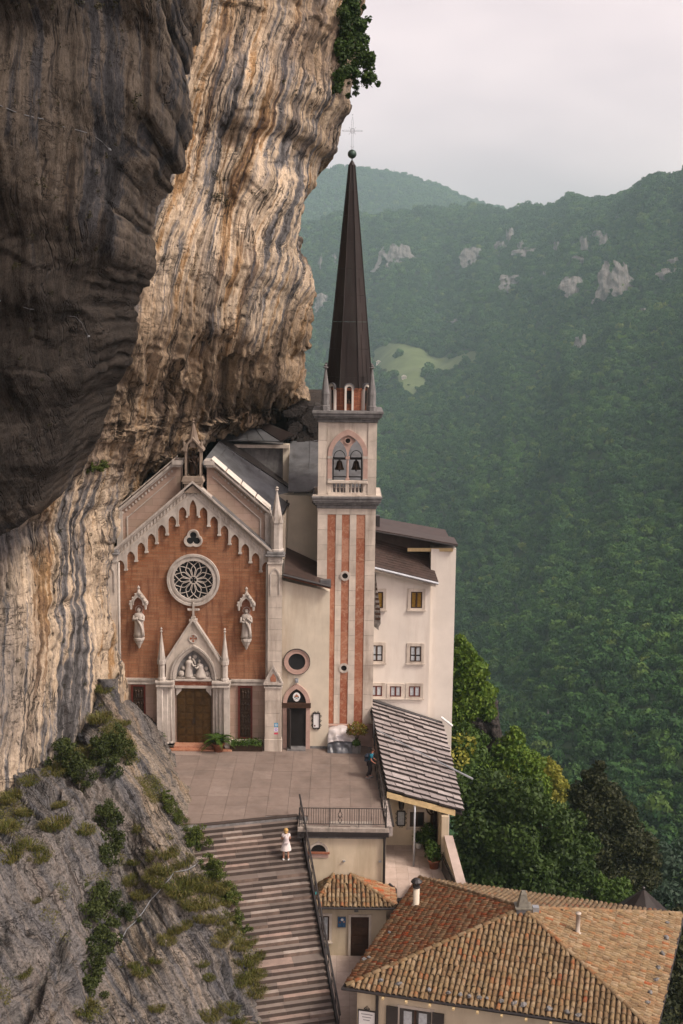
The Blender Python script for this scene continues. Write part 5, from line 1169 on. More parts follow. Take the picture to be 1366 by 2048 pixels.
# spire: eight panels per stage, seams proud
SZ0, SZ1, SR0, SR1 = 21.12, 33.72, 1.34/math.cos(math.pi/8), .165/math.cos(math.pi/8)
rz_ = lambda z: SR0 + (SR1-SR0)*((z-SZ0)/(SZ1-SZ0))
stg = [21.12, 21.75, 23.35, 24.9, 26.4, 27.9, 29.4, 30.9, 32.3, 33.72]
for i in range(len(stg)-1):
    for q in range(8):
        a0, a1 = math.pi/8+q*math.pi/4, math.pi/8+(q+1)*math.pi/4; z0, z1 = stg[i]+.012, stg[i+1]
        if i < 3 and True:
            am = (a0+a1)/2
        P = lambda a, z, d=0: Vector((DC[0]+(rz_(z)-d)*math.cos(a), DC[1]+(rz_(z)-d)*math.sin(a), z))
        mb = MB(); mb.hexa([P(a0, z0), P(a1, z0), P(a1, z0, .05), P(a0, z0, .05)], [P(a0, z1), P(a1, z1), P(a1, z1, .05), P(a0, z1, .05)]); mb.build('spire_panel', M['copper'], tower)
for q in range(8):
    a = math.pi/8+q*math.pi/4; mb = MB(); mb.tube([(DC[0]+(rz_(z)+.01)*math.cos(a), DC[1]+(rz_(z)+.01)*math.sin(a), z) for z in (SZ0, SZ1)], .035, 5); mb.build('spire_rib', M['copper'], tower)
mb = MB()
for q in range(8):
    if q % 8 in (4, 5, 6, 7):
        a0, a1 = math.pi/8+q*math.pi/4, math.pi/8+(q+1)*math.pi/4
        for fr, za, zb in ((.33, 21.5, 24.2), (.66, 21.2, 23.0), (.5, 24.4, 25.4), (.4, 26.0, 27.4)):
            L_ = []
            for z in (za, zb):
                p0 = np.array([math.cos(a0), math.sin(a0)])*rz_(z); p1 = np.array([math.cos(a1), math.sin(a1)])*rz_(z); p = p0+(p1-p0)*fr; L_.append((DC[0]+p[0]*1.008, DC[1]+p[1]*1.008, z))
            mb.tube(L_, .014, 4)
mb.build('spire_seam', M['copper'], tower)
mb = MB(); mb.lathe(DC[0], DC[1], [(.19, 33.72), (.17, 33.78), (.03, 34.02), (.03, 34.1)], 8); mb.build('spire_cap', M['copper'], tower)
mb = MB()
for i in range(8): pass
mb.lathe(DC[0], DC[1], [(max(.255*math.sin(math.pi*i/10), .02), 34.34-.255*math.cos(math.pi*i/10)) for i in range(11)], 18)
mb.build('spire_ball', mat('green_patina_copper', (.045, .075, .06), .4, 5, .4, .1, metal=.4), tower, True)
mb = MB(); x, y = DC
mb.tube([(x-.045, y, 34.6), (x-.045, y, 36.15)], .012, 4); mb.tube([(x+.045, y, 34.6), (x+.045, y, 36.15)], .012, 4); mb.tube([(x-.045, y, 36.15), (x-.02, y, 36.3), (x, y, 36.45), (x+.02, y, 36.3), (x+.045, y, 36.15)], .012, 4)
for dz in (-.035, .035): mb.tube([(x-.5, y, 35.62+dz), (x+.5, y, 35.62+dz)], .012, 4)
mb.ring(circle(x, 35.62, .14, 20), circle(x, 35.62, .112, 20), y-.012, y+.012)
for q in range(4): a = math.pi/4+q*math.pi/2; mb.tube([(x+.13*math.cos(a), y, 35.62+.13*math.sin(a)), (x+.28*math.cos(a), y, 35.62+.28*math.sin(a))], .011, 4)
for px_, pz_ in ((-.54, 35.62), (.54, 35.62), (0, 36.5)): mb.ball((x+px_, y, pz_), .035, 6)
mb.tube([(x-.1, y, 34.78), (x, y, 34.66), (x+.1, y, 34.78)], .012, 4)
mb.build('spire_cross', M['metal_light'], tower)
# ------------------------------------------------------------------ white guest house behind the tower
conv = thing('guest_house', 'tall plain white building with brown roofs and small framed windows behind the bell tower', 'building', (4.3, 4, 0))
CY = 1.5
zL, zR = at(748, 1133, CY)[2], at(875, 1172, CY)[2]
xr_ = at(861, 1200, CY)[0]
MB().prism([(1.6, -7), (xr_, -7), (xr_, zR+(xr_-at(875, 1170, CY)[0])*-.0+.32), (1.6, zL+.25)], CY, 9).build('wall', M['plaster_white'], conv)
xe = at(911, 1150, CY+.35)[0]
MB().box(xr_+.002, xe, CY+.35, 3.0, -9, at(900, 1098, CY+.35)[2]).build('stair_tower_wall', M['plaster_white'], conv)
mb = MB(); mb.hexa([at(815, 1103, 2.2), at(906, 1103, CY+.2), at(906, 1103, 2.6), at(815, 1103, 2.7)], [at(815, 1096, 2.2), at(906, 1096, CY+.2), at(906, 1096, 2.6), at(815, 1096, 2.7)]); mb.build('timber_wall_plate', M['wood_pale'], conv)
MB().prism([(1.6, 9.5), (xe-.05, 11.0), (xe-.05, at(905, 1092, 3.2)[2]-.02), (1.6, at(746, 1062, 3.2)[2])], 3.2, 9.5).build('dark_gable', M['roof_brown'], conv)
r1 = [at(742, 1133, 1.05), at(876, 1166, 1.05), at(856, 1106, 3.4), at(738, 1074, 3.4)]
lr = sheet('lower_roof', r1, .10, M['roof_brown'], conv)
# courses of the lower roof
for k in range(1, 12):
    t = k/12; a = Vector(r1[0]).lerp(Vector(r1[3]), t)+Vector((0, 0, .12)); b = Vector(r1[1]).lerp(Vector(r1[2]), t)+Vector((0, 0, .12))
    MB().tube([a, b], .018, 4).build('roof_lap', M['roof_brown'], lr)
MB().tube([r1[0]+[0, -.09, -.02], r1[1]+[.02, -.09, -.02]], .085, 6).build('gutter', M['metal_light'], conv)
mb = MB(); mb.hexa([r1[0]+[0, .02, -.26], r1[1]+[-.12, .02, -.26], r1[1]+[-.12, .3, -.26], r1[0]+[0, .3, -.26]], [r1[0]+[0, .02, -.08], r1[1]+[-.12, .02, -.08], r1[1]+[-.12, .3, -.08], r1[0]+[0, .3, -.08]]); mb.build('eave_board', M['stone'], conv)
r2 = [at(742, 1061, 2.3), at(915, 1092, 1.55), at(908, 1078, 7.5), at(745, 1046, 7.5)]
sheet('upper_roof', r2, .10, M['roof_brown'], conv)
MB().tube([r2[0]+[0, -.05, 0], r2[1]+[0, -.05, 0]], .055, 6).build('upper_gutter', M['metal_dark'], conv)
mb = MB(); mb.tube([at(738, 1078, 3.3)+[0, 0, .12], at(800, 1094, 3.3)+[0, 0, .16], at(856, 1108, 3.3)+[0, 0, .1]], .10, 5); mb.build('roof_flashing', M['metal_grey'], conv)
MB().box(1.9, 2.35, 4.6, 5.2, 12.5, at(750, 1032, 4.6)[2]).build('chimney', M['metal_dark'], conv)
def window(parent, x0, x1, z0, z1, y, fr, glass, bars=1, sur=.17, curtain=None, sill=True):
    w = MB(); w.ring([(x0-sur, z0-sur), (x1+sur, z0-sur), (x1+sur, z1+sur), (x0-sur, z1+sur)], [(x0, z0), (x1, z0), (x1, z1), (x0, z1)], y-.06, y+.02)
    w = w.build('window', M['stone'], parent)
    if sill: MB().box(x0-sur-.05, x1+sur+.05, y-.13, y-.061, z0-sur, z0-sur+.07).build('sill', M['stone'], w)
    MB().box(x0, x1, y-.006, y+.02, z0, z1).build('pane', glass, w)
    f = MB(); t = .065; f.ring([(x0, z0), (x1, z0), (x1, z1), (x0, z1)], [(x0+t, z0+t), (x1-t, z0+t), (x1-t, z1-t), (x0+t, z1-t)], y-.04, y-.008)
    for k in range(bars): xm = x0+(x1-x0)*(k+1)/(bars+1); f.box(xm-t*.7, xm+t*.7, y-.042, y-.007, z0+t, z1-t)
    f.build('frame', fr, w)
    return w
def curtains(w, x0, x1, z0, z1, y, mt, split):
    """gathered cloth behind the window frame"""
    n = 22; 
    for a, b in split:
        V = []; xs = np.linspace(x0+(x1-x0)*a, x0+(x1-x0)*b, n)
        for i, x in enumerate(xs): V += [(x, y-.012+.006*math.sin(i*2.1), z0), (x, y-.012+.006*math.sin(i*2.1+.3), z1)]
        m_ = MB(); m_.add(V, [(2*i, 2*i+2, 2*i+3, 2*i+1) for i in range(n-1)]); m_.build('curtain', mt, w)
wins = [((743, 1183), (766, 1216), M['wood'], 'g', 1), ((822, 1183), (844, 1216), M['wood'], 'g', 1), ((742, 1290), (765, 1322), M['wood'], 'w', 1), ((820, 1292), (842, 1323), M['wood'], 'w', 1),
        ((741, 1371), (764, 1392), M['red_frame'], 'b', 1), ((780, 1372), (802, 1393), M['red_frame'], 'b', 1), ((818, 1372), (840, 1393), M['red_frame'], 'b', 1)]
for (a, b, fr, kd, br) in wins:
    p, q = at(*a, CY), at(*b, CY); x0, x1, z0, z1 = p[0], q[0], q[2], p[2]
    w = window(conv, x0, x1, z0, z1, CY, fr, M['curtain'] if kd == 'b' else M['glass_dark'], br, .18)
    if kd == 'g': curtains(w, x0, x1, z0+.05, z1-.05, CY, M['curtain_gold'], ((.08, .42), (.58, .92)))
    if kd == 'w': curtains(w, x0, x1, z0+.42, z1-.05, CY, M['curtain'], ((.10, .44), (.56, .90))); curtains(w, x0, x1, z0+.06, z0+.34, CY-.004, M['curtain'], ((.10, .44), (.56, .90)))
# dark patterned banner hanging beside the tower
bn = thing('banner', 'dark patterned cloth banner hanging from the tower side before the white house', 'banner', (2.05, 1.2, 8.4))
V = []; n = 16
for i in range(n+1):
    t = i/n; z = 10.35-3.25*t; 
    for j in range(4): V.append((1.98+j/3*(.05+.36*min(1, t*1.3))*(1 if t < .9 else .75), 1.15+.05*math.sin(t*9+j), z-.25*(j/3)*(t > .85)))
MB().add(V, [(i*4+j, i*4+j+1, (i+1)*4+j+1, (i+1)*4+j) for i in range(n) for j in range(3)]).build('cloth', mat('banner_cloth', (.16, .145, .13), .75, 5, .9, .2), bn, True)
mb = MB()
for i in range(9): z = 9.9-.3*i; w_ = .05+.3*min(1, i/8*1.2); mb.hexa([(2.06, 1.06, z), (2.02+w_, 1.06, z-.02), (2.02+w_, 1.08, z-.02), (2.06, 1.08, z)], [(2.06, 1.06, z+.13), (2.02+w_, 1.06, z+.13), (2.02+w_, 1.08, z+.13), (2.06, 1.08, z+.13)])
for k in range(9): MB().add(mb.v[k*8:k*8+8], mb.f[0:6]).build('banner_stripe', M['wood'], bn)

# ------------------------------------------------------------------ stone-slab porch roof in front of the white house
porch = thing('porch', 'porch with a low roof of grey stone slabs, cream walls and a thin steel post', 'porch', (4.3, -6, -3.5))
PR = [Vector(at(774, 1583, -8.9)), Vector(at(926, 1624, -8.9)), Vector(at(884, 1447, 1.42)), Vector(at(739, 1402, 1.42))]   # eave left, eave right, top right, top left
n_ = (PR[1]-PR[0]).cross(PR[3]-PR[0]).normalized()
def roof_pt(u, v): return PR[0].lerp(PR[1], u).lerp(PR[3].lerp(PR[2], u), v)
MB().hexa([p-n_*.22 for p in PR], [p-n_*.12 for p in PR]).build('roof_deck', M['metal_dark'], porch)
M['slab_edge'] = mat('slab_edge_painted_shade', (.050, .042, .038), .4, 5)  # dark edge colour paints the shadow lines between slab courses
rs = random.Random(4); NROW = 19
for r in range(NROW):
    v0, v1 = r/NROW, (r+1.25)/NROW; off = (r % 2)*.5; lenu = 1/4.4
    us = [0] + [min(1, max(0, (k+off+rs.uniform(-.06, .06))*lenu)) for k in range(0, 6)] + [1]
    us = sorted(set(round(u, 4) for u in us)); us = [us[0]] + [u for u in us[1:-1] if .05 < u < .95] + [1.0]
    for a, b in zip(us[:-1], us[1:]):
        if b-a < .02: continue
        g_ = .0035; th = .115; step = rs.choice((0, 0, .006, -.010)); lift = rs.uniform(0, .02)
        vb = max(-.01, v0-.004+step); vt = min(1, v1)
        end = (.006*math.sin(r*2.1)+.012 if b == 1 else 0)
        q = [roof_pt(a+g_, vb), roof_pt(b-g_+end, vb), roof_pt(b-g_+end, vt), roof_pt(a+g_, vt)]
        lo = [q[0]+n_*(.05+lift), q[1]+n_*(.05+lift), q[2]-n_*.10, q[3]-n_*.10]; hi = [p+n_*th for p in lo]
        sb_ = MB(); vs_ = lo+hi; sb_.add(vs_, [(0, 3, 2, 1), (4, 5, 6, 7)], 0); sb_.add(vs_, [(0, 1, 5, 4), (1, 2, 6, 5), (2, 3, 7, 6), (3, 0, 4, 7)], 1); sb_.build('roof_slab', [M['roof_slab'], M['slab_edge']], porch)
e0, e1 = PR[0], PR[0].lerp(PR[1], .90)
mb = MB(); mb.hexa([e0+Vector((0, .0, -.34)), e1+Vector((0, 0, -.34)), e1+Vector((0, .12, -.34)), e0+Vector((0, .12, -.34))], [e0+Vector((0, 0, -.04)), e1+Vector((0, 0, -.04)), e1+Vector((0, .12, -.04)), e0+Vector((0, .12, -.04))]); mb.build('eave_board', M['wood_pale'], porch)
mb = MB(); t0, t1, t2 = at(741, 1399, 1.36), at(884, 1446, 1.36), at(905, 1452, 1.2); mb.tube([t0, t1], .09, 6); mb.build('top_gutter', M['metal_dark'], porch)
mb = MB(); mb.tube([at(882, 1434, 1.25), at(905, 1452, 1.1)], .075, 6); mb.build('white_pipe', M['clear_white'], porch)
mb = MB(); mb.tube([tuple(roof_pt(-.0, .60)+n_*.27), tuple(roof_pt(.5, .49)+n_*.27), tuple(roof_pt(1.0, .39)+n_*.27), tuple(roof_pt(1.22, .345)+n_*.27)], [.035, .035, .05, .06], 6); mb.build('roof_pipe', M['metal_light'], porch)
# walls, floor, pillar
PW = -6.0; FZ = -3.5
MB().box(2.46, 5.75, PW, PW+.3, FZ-.05, -.35).build('back_wall', M['plaster_low'], porch)
MB().box(5.44, 5.80, -9.1, PW-.01, FZ-.05, -.62).build('end_wall', M['plaster_low'], porch)
MB().box(2.42, 2.60, PW-.05, PW-.001, FZ, -.9).build('dark_door', M['wood'], porch)
MB().box(2.60, 2.66, PW-.06, PW-.001, FZ, -.85).build('door_jamb', M['stone'], porch)
p, q = at(820, 1623, PW), at(848, 1653, PW); window(porch, p[0], q[0], q[2], p[2], PW, M['wood'], M['glass_dark'], 1, .16)
mb = MB(); p = atz(827, 1733, FZ); mb.tube([(p[0], p[1], FZ), (p[0], p[1], roof_pt(.36, .02)[2]-.2)], .055, 8); mb.build('steel_post', M['metal_light'], porch, True)
lan = thing('lantern', 'dark hanging lantern under the porch roof', 'lantern', tuple(at(803, 1612, -6.6)))
c = at(803, 1610, -6.6); mb = MB(); mb.lathe(c[0], c[1], [(.05, c[2]+.36), (.17, c[2]+.22), (.17, c[2]+.18), (.13, c[2]-.2), (.06, c[2]-.26)], 6); mb.build('lantern_body', M['metal_dark'], lan); mb = MB(); mb.tube([(c[0], c[1], c[2]+.34), (c[0], c[1], c[2]+.8)], .02, 4); mb.build('chain', M['metal_dark'], lan)
pa, pb = at(796, 1623, PW), at(808, 1649, PW)
nb2 = thing('notice_board', 'pale notice in a scrolled black frame on the porch back wall', 'notice board', tuple(at(802, 1650, PW)))
MB().box(pa[0], pb[0], PW-.05, PW-.004, pb[2], pa[2]).build('notice', M['curtain'], nb2)
mb = MB(); mb.ring([(pa[0]-.06, pb[2]-.06), (pb[0]+.06, pb[2]-.06), (pb[0]+.06, pa[2]+.06), (pa[0]-.06, pa[2]+.06)], [(pa[0], pb[2]), (pb[0], pb[2]), (pb[0], pa[2]), (pa[0], pa[2])], PW-.08, PW-.004)
xm, zm = (pa[0]+pb[0])/2, (pa[2]+pb[2])/2; hx, hz_ = (pb[0]-pa[0])/2+.06, (pa[2]-pb[2])/2+.06
for s in (-1, 1):
    for z in (-.6, 0, .6): mb.tube([(xm+s*hx, PW-.05, zm+z*hz_-.07), (xm+s*(hx+.07), PW-.05, zm+z*hz_), (xm+s*hx, PW-.05, zm+z*hz_+.07)], .02, 5)
    mb.tube([(xm, PW-.05, zm+s*hz_), (xm+.06, PW-.05, zm+s*(hz_+.1)), (xm+.12, PW-.05, zm+s*hz_)], .02, 5); mb.tube([(xm, PW-.05, zm+s*hz_), (xm-.06, PW-.05, zm+s*(hz_+.1)), (xm-.12, PW-.05, zm+s*hz_)], .02, 5)
mb.build('frame', M['metal_dark'], nb2)
# bronze crucified figure on a dark plank beside the end wall
cr = thing('wall_sculpture', 'dark bronze figure with raised arms on a plank at the right end of the porch', 'sculpture', (5.3, -6.2, FZ))
MB().box(5.24, 5.42, -6.18, -6.02, FZ+.1, -1.0).build('plank', M['wood'], cr)
mb = MB(); x, z = 5.12, -3.0
mb.tube([(x+.04, -6.28, z), (x+.10, -6.3, z+.45), (x-.0, -6.32, z+.85), (x+.06, -6.3, z+1.15), (x+.0, -6.3, z+1.45)], [.05, .08, .10, .13, .07], 7); mb.ball((x-.02, -6.3, z+1.58), .09, 8)
mb.tube([(x-.06, -6.3, z+1.38), (x-.24, -6.28, z+1.55), (x-.30, -6.26, z+1.72)], [.055, .04, .03], 6); mb.tube([(x+.10, -6.3, z+1.38), (x+.20, -6.28, z+1.65), (x+.18, -6.26, z+1.95)], [.055, .04, .03], 6)
mb.build('figure', M['bronze'], cr, True)
# floor and the ramp going down to the right, with its sloping parapet
fl = thing('porch_terrace', 'pale pink paved terrace in front of the porch', 'terrace', (4, -10, FZ)); fl['kind'] = 'structure'; del fl['category']
MB().box(2.46, 6.2, -12.6, PW, FZ-2.6, FZ-.06).build('terrace_base', M['plaster_low'], fl)
for i in range(6):
    for j in range(9):
        x0 = 2.47+i*.62; y0 = -12.58+j*.73
        if x0 > 6.1: continue
        MB().box(x0+.004, min(x0+.616, 6.19), y0+.004, y0+.726, FZ-.058, FZ+rs.uniform(-.004, .003)).build('paving_slab', M['paving_light'], fl)
para = thing('parapet', 'sloping cream parapet wall with a pale coping right of the porch terrace', 'parapet', (5.9, -10.5, FZ))
P0, P1 = Vector((5.62, -9.1, -.9)), Vector((6.05, -12.4, -2.75))
mb = MB(); mb.hexa([(5.62, -9.1, FZ), (5.62+.42, -9.1, FZ), (6.42, -12.4, FZ), (6.02, -12.4, FZ)], [(5.62, -9.1, -1.7), (6.0, -9.1, -1.7), (6.42, -12.4, -2.9), (6.02, -12.4, -2.9)]); mb.build('wall', M['plaster_low'], para)
mb = MB(); mb.hexa([(5.58, -9.15, -1.70), (6.02, -9.15, -1.70), (6.46, -12.4, -2.9), (5.98, -12.4, -2.9)], [(5.58, -9.15, -1.62), (6.02, -9.15, -1.62), (6.46, -12.4, -2.82), (5.98, -12.4, -2.82)]); mb.build('coping', M['paving_light'], para)
mb = MB(); mb.tube([(5.50, -9.4, -2.55), (5.86, -12.4, -2.6)], .03, 6)
for t in (0.02, .5, .98): mb.tube([(5.50+.36*t, -9.4-3*t, -2.55), (5.50+.36*t, -9.4-3*t, FZ)], .02, 5)
mb.build('handrail', M['metal_dark'], para)
mb = MB(); mb.hexa([(5.46, -9.3, FZ), (5.50, -9.3, FZ), (5.92, -12.4, FZ), (5.88, -12.4, FZ)], [(5.46, -9.3, -2.7), (5.5, -9.3, -2.7), (5.92, -12.4, -2.95), (5.88, -12.4, -2.95)]); mb.build('rail_panel', M['metal_dark'], para)
# ------------------------------------------------------------------ church square
sq = thing('church_square', None, None, (-3, -6, 0)); sq['kind'] = 'structure'
XE = lambda y: 1.98 + (.42)*(-y-1)/11.0       # right-hand edge of the square
S0 = np.array([-6.9, -12.25]); S1 = np.array([-2.0, -10.78])    # top edge of the stairs
mb = MB(); mb.zprism([(-15, 1.0), (2.3, 1.0), (2.42, -12.2), (-2.0, -12.2), tuple(S1), tuple(S0), (-15, -14.6)], -.6, -.065); mb.build('square_base', M['stone_grey'], sq)
ps = random.Random(9); dx_, dy_ = 1.08, 1.30
for i in range(15):
    for j in range(11):
        x0 = -13.4+i*dx_; y1 = .98-j*dy_; x1 = min(x0+dx_, XE(y1)); y0 = y1-dy_
        if x0 > XE(y1)-.2: continue
        yl = lambda x: max(-12.2, S1[1]+(x-S1[0])*(S1[1]-S0[1])/(S1[0]-S0[0])+.34) if x < S1[0] else -12.2
        poly = [(x0+.006, max(y0+.006, yl(x0))), (x1-.006, max(y0+.006, yl(x1))), (x1-.006, y1-.006), (x0+.006, y1-.006)]
        if poly[3][1]-max(poly[0][1], poly[1][1]) < .05: continue
        light = (i == 4 and j == 8) or ps.random() < .015
        MB().zprism(poly, -.064, ps.uniform(-.005, .002)).build('paving_slab', M['paving_light'] if light else M['paving'], sq)
MB().box(-9.75, -7.95, -1.75, -1.1, .0, .012).build('door_mat', mat('mat_grating', (.27, .21, .175), .2, 12), sq)
# dark drain slot and first tread edge along the stair head
a, b = Vector((*S0, 0)), Vector((*S1, 0)); nrm = Vector((-(b-a).y, (b-a).x, 0)).normalized()
MB().hexa([a+nrm*.02+Vector((0, 0, -.05)), b+nrm*.02+Vector((0, 0, -.05)), b+nrm*.30+Vector((0, 0, -.05)), a+nrm*.30+Vector((0, 0, -.05))], [a+nrm*.02+Vector((0, 0, .002)), b+nrm*.02+Vector((0, 0, .002)), b+nrm*.30+Vector((0, 0, .002)), a+nrm*.30+Vector((0, 0, .002))]).build('stair_head_slot', M['riser'], sq)

# ------------------------------------------------------------------ stairs
st = thing('stairs', None, None, (-3, -16, -3)); st['kind'] = 'structure'
NS = 35; RIS = 5.9/NS
# run of each tread (two wider landings), right border straight in plan
run = np.ones(NS); run[9] = 1.9; run[23] = 2.3
cum = np.r_[0, np.cumsum(run)]/run.sum()
B0 = np.array([-2.02, -10.80]); B1 = np.array([.10, -20.95])
edge_dir = (S0-S1)/np.linalg.norm(S0-S1)
rs2 = random.Random(12)
for k in range(NS):
    z1 = -RIS*(k+1); z0 = z1-.22
    p, q = B0+(B1-B0)*cum[k], B0+(B1-B0)*cum[k+1]
    w = 7.0; pos_ = 0.0
    while pos_ < w:
        ln = rs2.choice((.9, 1.2, 1.6, 2.2)) * rs2.uniform(.8, 1.15)
        if w-pos_-ln < .4: ln = w-pos_
        f0, f1 = pos_+.004, pos_+ln-.004
        A0, A1 = p+edge_dir*f0, p+edge_dir*f1; C1, C0 = q+edge_dir*f1, q+edge_dir*f0
        dz = rs2.uniform(-.006, .006)
        m_ = MB()
        vs = [(*A0, z0), (*A1, z0), (*C1, z0), (*C0, z0), (*A0, z1+dz), (*A1, z1+dz), (*C1, z1+dz), (*C0, z1+dz)]
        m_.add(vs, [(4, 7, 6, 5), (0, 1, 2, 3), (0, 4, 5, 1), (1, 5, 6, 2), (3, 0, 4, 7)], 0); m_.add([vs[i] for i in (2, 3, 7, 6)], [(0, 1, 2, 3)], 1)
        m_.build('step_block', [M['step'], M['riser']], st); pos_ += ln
low = MB(); L0, L1 = B0+edge_dir*0, B1
low.hexa([(*(B0+edge_dir*7), -9), (*(B1+edge_dir*7), -9), (*B1, -9), (*B0, -9)], [(*(B0+edge_dir*7), -.5), (*(B1+edge_dir*7), -6.3), (*B1, -6.3), (*B0, -.5)]); low.build('stair_bed', M['stone_grey'], st)
# dark stringer wall and handrail on the right
sr = thing('stair_rail', 'dark solid iron balustrade running down the right side of the stairs', 'railing', (-1, -15, -3))
d = np.array([B1[0]-B0[0], B1[1]-B0[1], -5.9]); 
def rail_pt(t, off, h): return np.array([B0[0]+d[0]*t+off, B0[1]+d[1]*t, d[2]*t+h])
mb = MB(); mb.hexa([rail_pt(0, .02, -.5), rail_pt(1.02, .02, -.5), rail_pt(1.02, .12, -.5), rail_pt(0, .12, -.5)], [rail_pt(0, .02, .16), rail_pt(1.02, .02, .16), rail_pt(1.02, .12, .16), rail_pt(0, .12, .16)]); mb.build('stringer', M['metal_dark'], sr)
MB().tube([rail_pt(-.02, .10, .95), rail_pt(.965, .10, .95), rail_pt(1.0, .10, .80)], .045, 6).build('handrail', M['metal_dark'], sr)
MB().tube([rail_pt(0, .10, .55), rail_pt(.98, .10, .55)], .018, 5).build('middle_rail', M['metal_dark'], sr)
for k in range(13): t = k/12*.985; MB().tube([rail_pt(t, .10, 0), rail_pt(t, .10, .95)], .02, 5).build('rail_post', M['metal_dark'], sr)
# ------------------------------------------------------------------ terrace block under the square
tb = thing('terrace_block', 'cream plastered terrace wall with a half-round window below the square', 'retaining wall', (.3, -12, -6))
MB().box(-1.72, 2.42, -12.15, -2, -6.2, -.42).build('wall', M['plaster_low'], tb)
MB().box(-2.0, 2.55, -12.34, -11.4, -.22, -.001).build('edge_slab', mat('weathered_concrete', (.30, .26, .22), .25, 4, dirt=(.10, .09, .08)), tb, bevel=.015)
MB().box(-1.9, 2.55, -12.40, -12.0, -.44, -.225).build('gutter', M['metal_dark'], tb)
mb = MB(); mb.tube([(2.34, -12.28, -.4), (2.34, -12.28, -3.05), (2.42, -12.32, -3.2)], .07, 8); mb.tube([(-1.62, -12.24, -.42), (-1.66, -12.24, -.9)], .06, 6); mb.build('drainpipe', M['metal_dark'], tb)
cx0 = at(637, 1700, -12.2)
lw = MB(); half = lambda r: [(cx0[0]+r*math.cos(a), cx0[2]-.10+r*math.sin(a)) for a in np.linspace(math.pi, 0, 15)]
lw.ring(half(.50), half(.38), -12.21, -12.14, closed=False); lw.box(cx0[0]-.06, cx0[0]+.06, -12.23, -12.15, cx0[2]+.28, cx0[2]+.47); lw = lw.build('lunette_window', M['stone'], tb)
MB().prism(half(.38), -12.165, -12.14).build('opening', M['dark'], lw)
MB().box(cx0[0]-.60, cx0[0]+.56, -12.27, -12.15, cx0[2]-.19, cx0[2]-.10).build('sill', M['terracotta'], lw); MB().box(cx0[0]-.52, cx0[0]+.5, -12.20, -12.151, cx0[2]-.40, cx0[2]-.19).build('apron', M['rosy'], lw)
for px_, py_ in ((688, 1722), (760, 1723)): p = at(px_, py_, -12.2); MB().box(p[0]-.06, p[0]+.06, -12.26, -12.151, p[2]-.03, p[2]+.03).build('bracket', M['metal_light'], tb)
# front railing
fr = thing('front_railing', 'thin dark bar railing on the front edge of the church square', 'railing', (.25, -12.2, 0))
for z, r_ in ((.98, .022), (.16, .016)): MB().tube([(-1.92, -12.2, z), (2.38, -12.2, z)], r_, 6).build('rail', M['metal_dark'], fr)
bar = MB().tube([(0, 0, .16), (0, 0, .98)], .0125, 5).build('bar', M['metal_dark'], None); bme = bar.data; bpy.data.objects.remove(bar)
post = MB().tube([(0, 0, 0), (0, 0, 1.0)], .022, 6).build('post', M['metal_dark'], None); pme = post.data; bpy.data.objects.remove(post)
for k in range(1, 36):
    x = -1.92+4.3*k/36
    if 16 <= k <= 18: continue
    piece('bar', bme, fr, (x, -12.2, 0))
for x in (-1.92, -.42, 1.05, 2.38): piece('post', pme, fr, (x, -12.2, 0))
mb = MB(); x0 = -1.92+4.3*17/36
for s in (-1, 1):
    mb.tube([(x0+s*.01, -12.2, .2), (x0+s*.09, -12.2, .34), (x0+s*.02, -12.2, .5), (x0+s*.10, -12.2, .66), (x0+s*.02, -12.2, .82), (x0, -12.2, .96)], .018, 5)
    mb.tube([(x0+s*.02, -12.2, .5), (x0+s*.12, -12.2, .52), (x0+s*.06, -12.2, .60)], .015, 5)
mb.build('wrought_ornament', M['metal_dark'], fr)
# side railing with a stone kerb and the channel towards the porch roof
sd = thing('side_railing', 'dark slanting handrail along the right side of the church square', 'railing', (2.1, -7, 0))
pth = [(2.42, -12.2), (2.28, -8.5), (2.14, -4.8), (2.04, -2.6)]
for z, r_ in ((.98, .028), (.52, .014)): MB().tube([(x, y, z) for x, y in pth], r_, 6).build('rail', M['metal_dark'], sd)
for t in np.linspace(0, 1, 8):
    y = -12.2+9.6*t; x = np.interp(y, [p[1] for p in pth], [p[0] for p in pth]); piece('post', pme, sd, (x, y, 0))
mb = MB(); mb.tube([(2.04, -2.6, .98), (2.0, -2.0, 1.9), (1.98, -1.5, 2.35)], .05, 6); mb.build('slanted_pole', M['metal_dark'], sd)
kb = thing('kerb_channel', 'weathered stone kerb and lead channel between the square and the porch roof', 'kerb', (2.5, -7, 0))
MB().hexa([(2.44, -12.3, -.4), (2.74, -12.3, -.4), (2.32, -.5, -.4), (2.02, -.5, -.4)], [(2.44, -12.3, .10), (2.74, -12.3, .10), (2.32, -.5, .22), (2.02, -.5, .22)]).build('kerb', mat('lichen_stone', (.33, .29, .26), .35, 5, dirt=(.08, .07, .065)), kb)
MB().tube([(2.78, -12.3, .12), (2.36, -.9, .24)], .05, 6).build('lead_edge', M['metal_dark'], kb)
MB().box(1.95, 2.35, -1.7, -1.4, .0, 1.05).build('kerb_end', M['rosy'], kb)
gr = thing('iron_grille', 'low dark iron grille beside the tower foot', 'grille', (2.15, -.4, 0))
for z in (.35, .75, 1.15, 1.5): MB().tube([(1.98, -.35, z), (2.5, -.55, z-.05)], .016, 4).build('bar', M['metal_dark'], gr)
for x in (1.98, 2.22, 2.5): MB().tube([(x, -.45, .1), (x, -.45, 1.6)], .018, 4).build('upright', M['metal_dark'], gr)

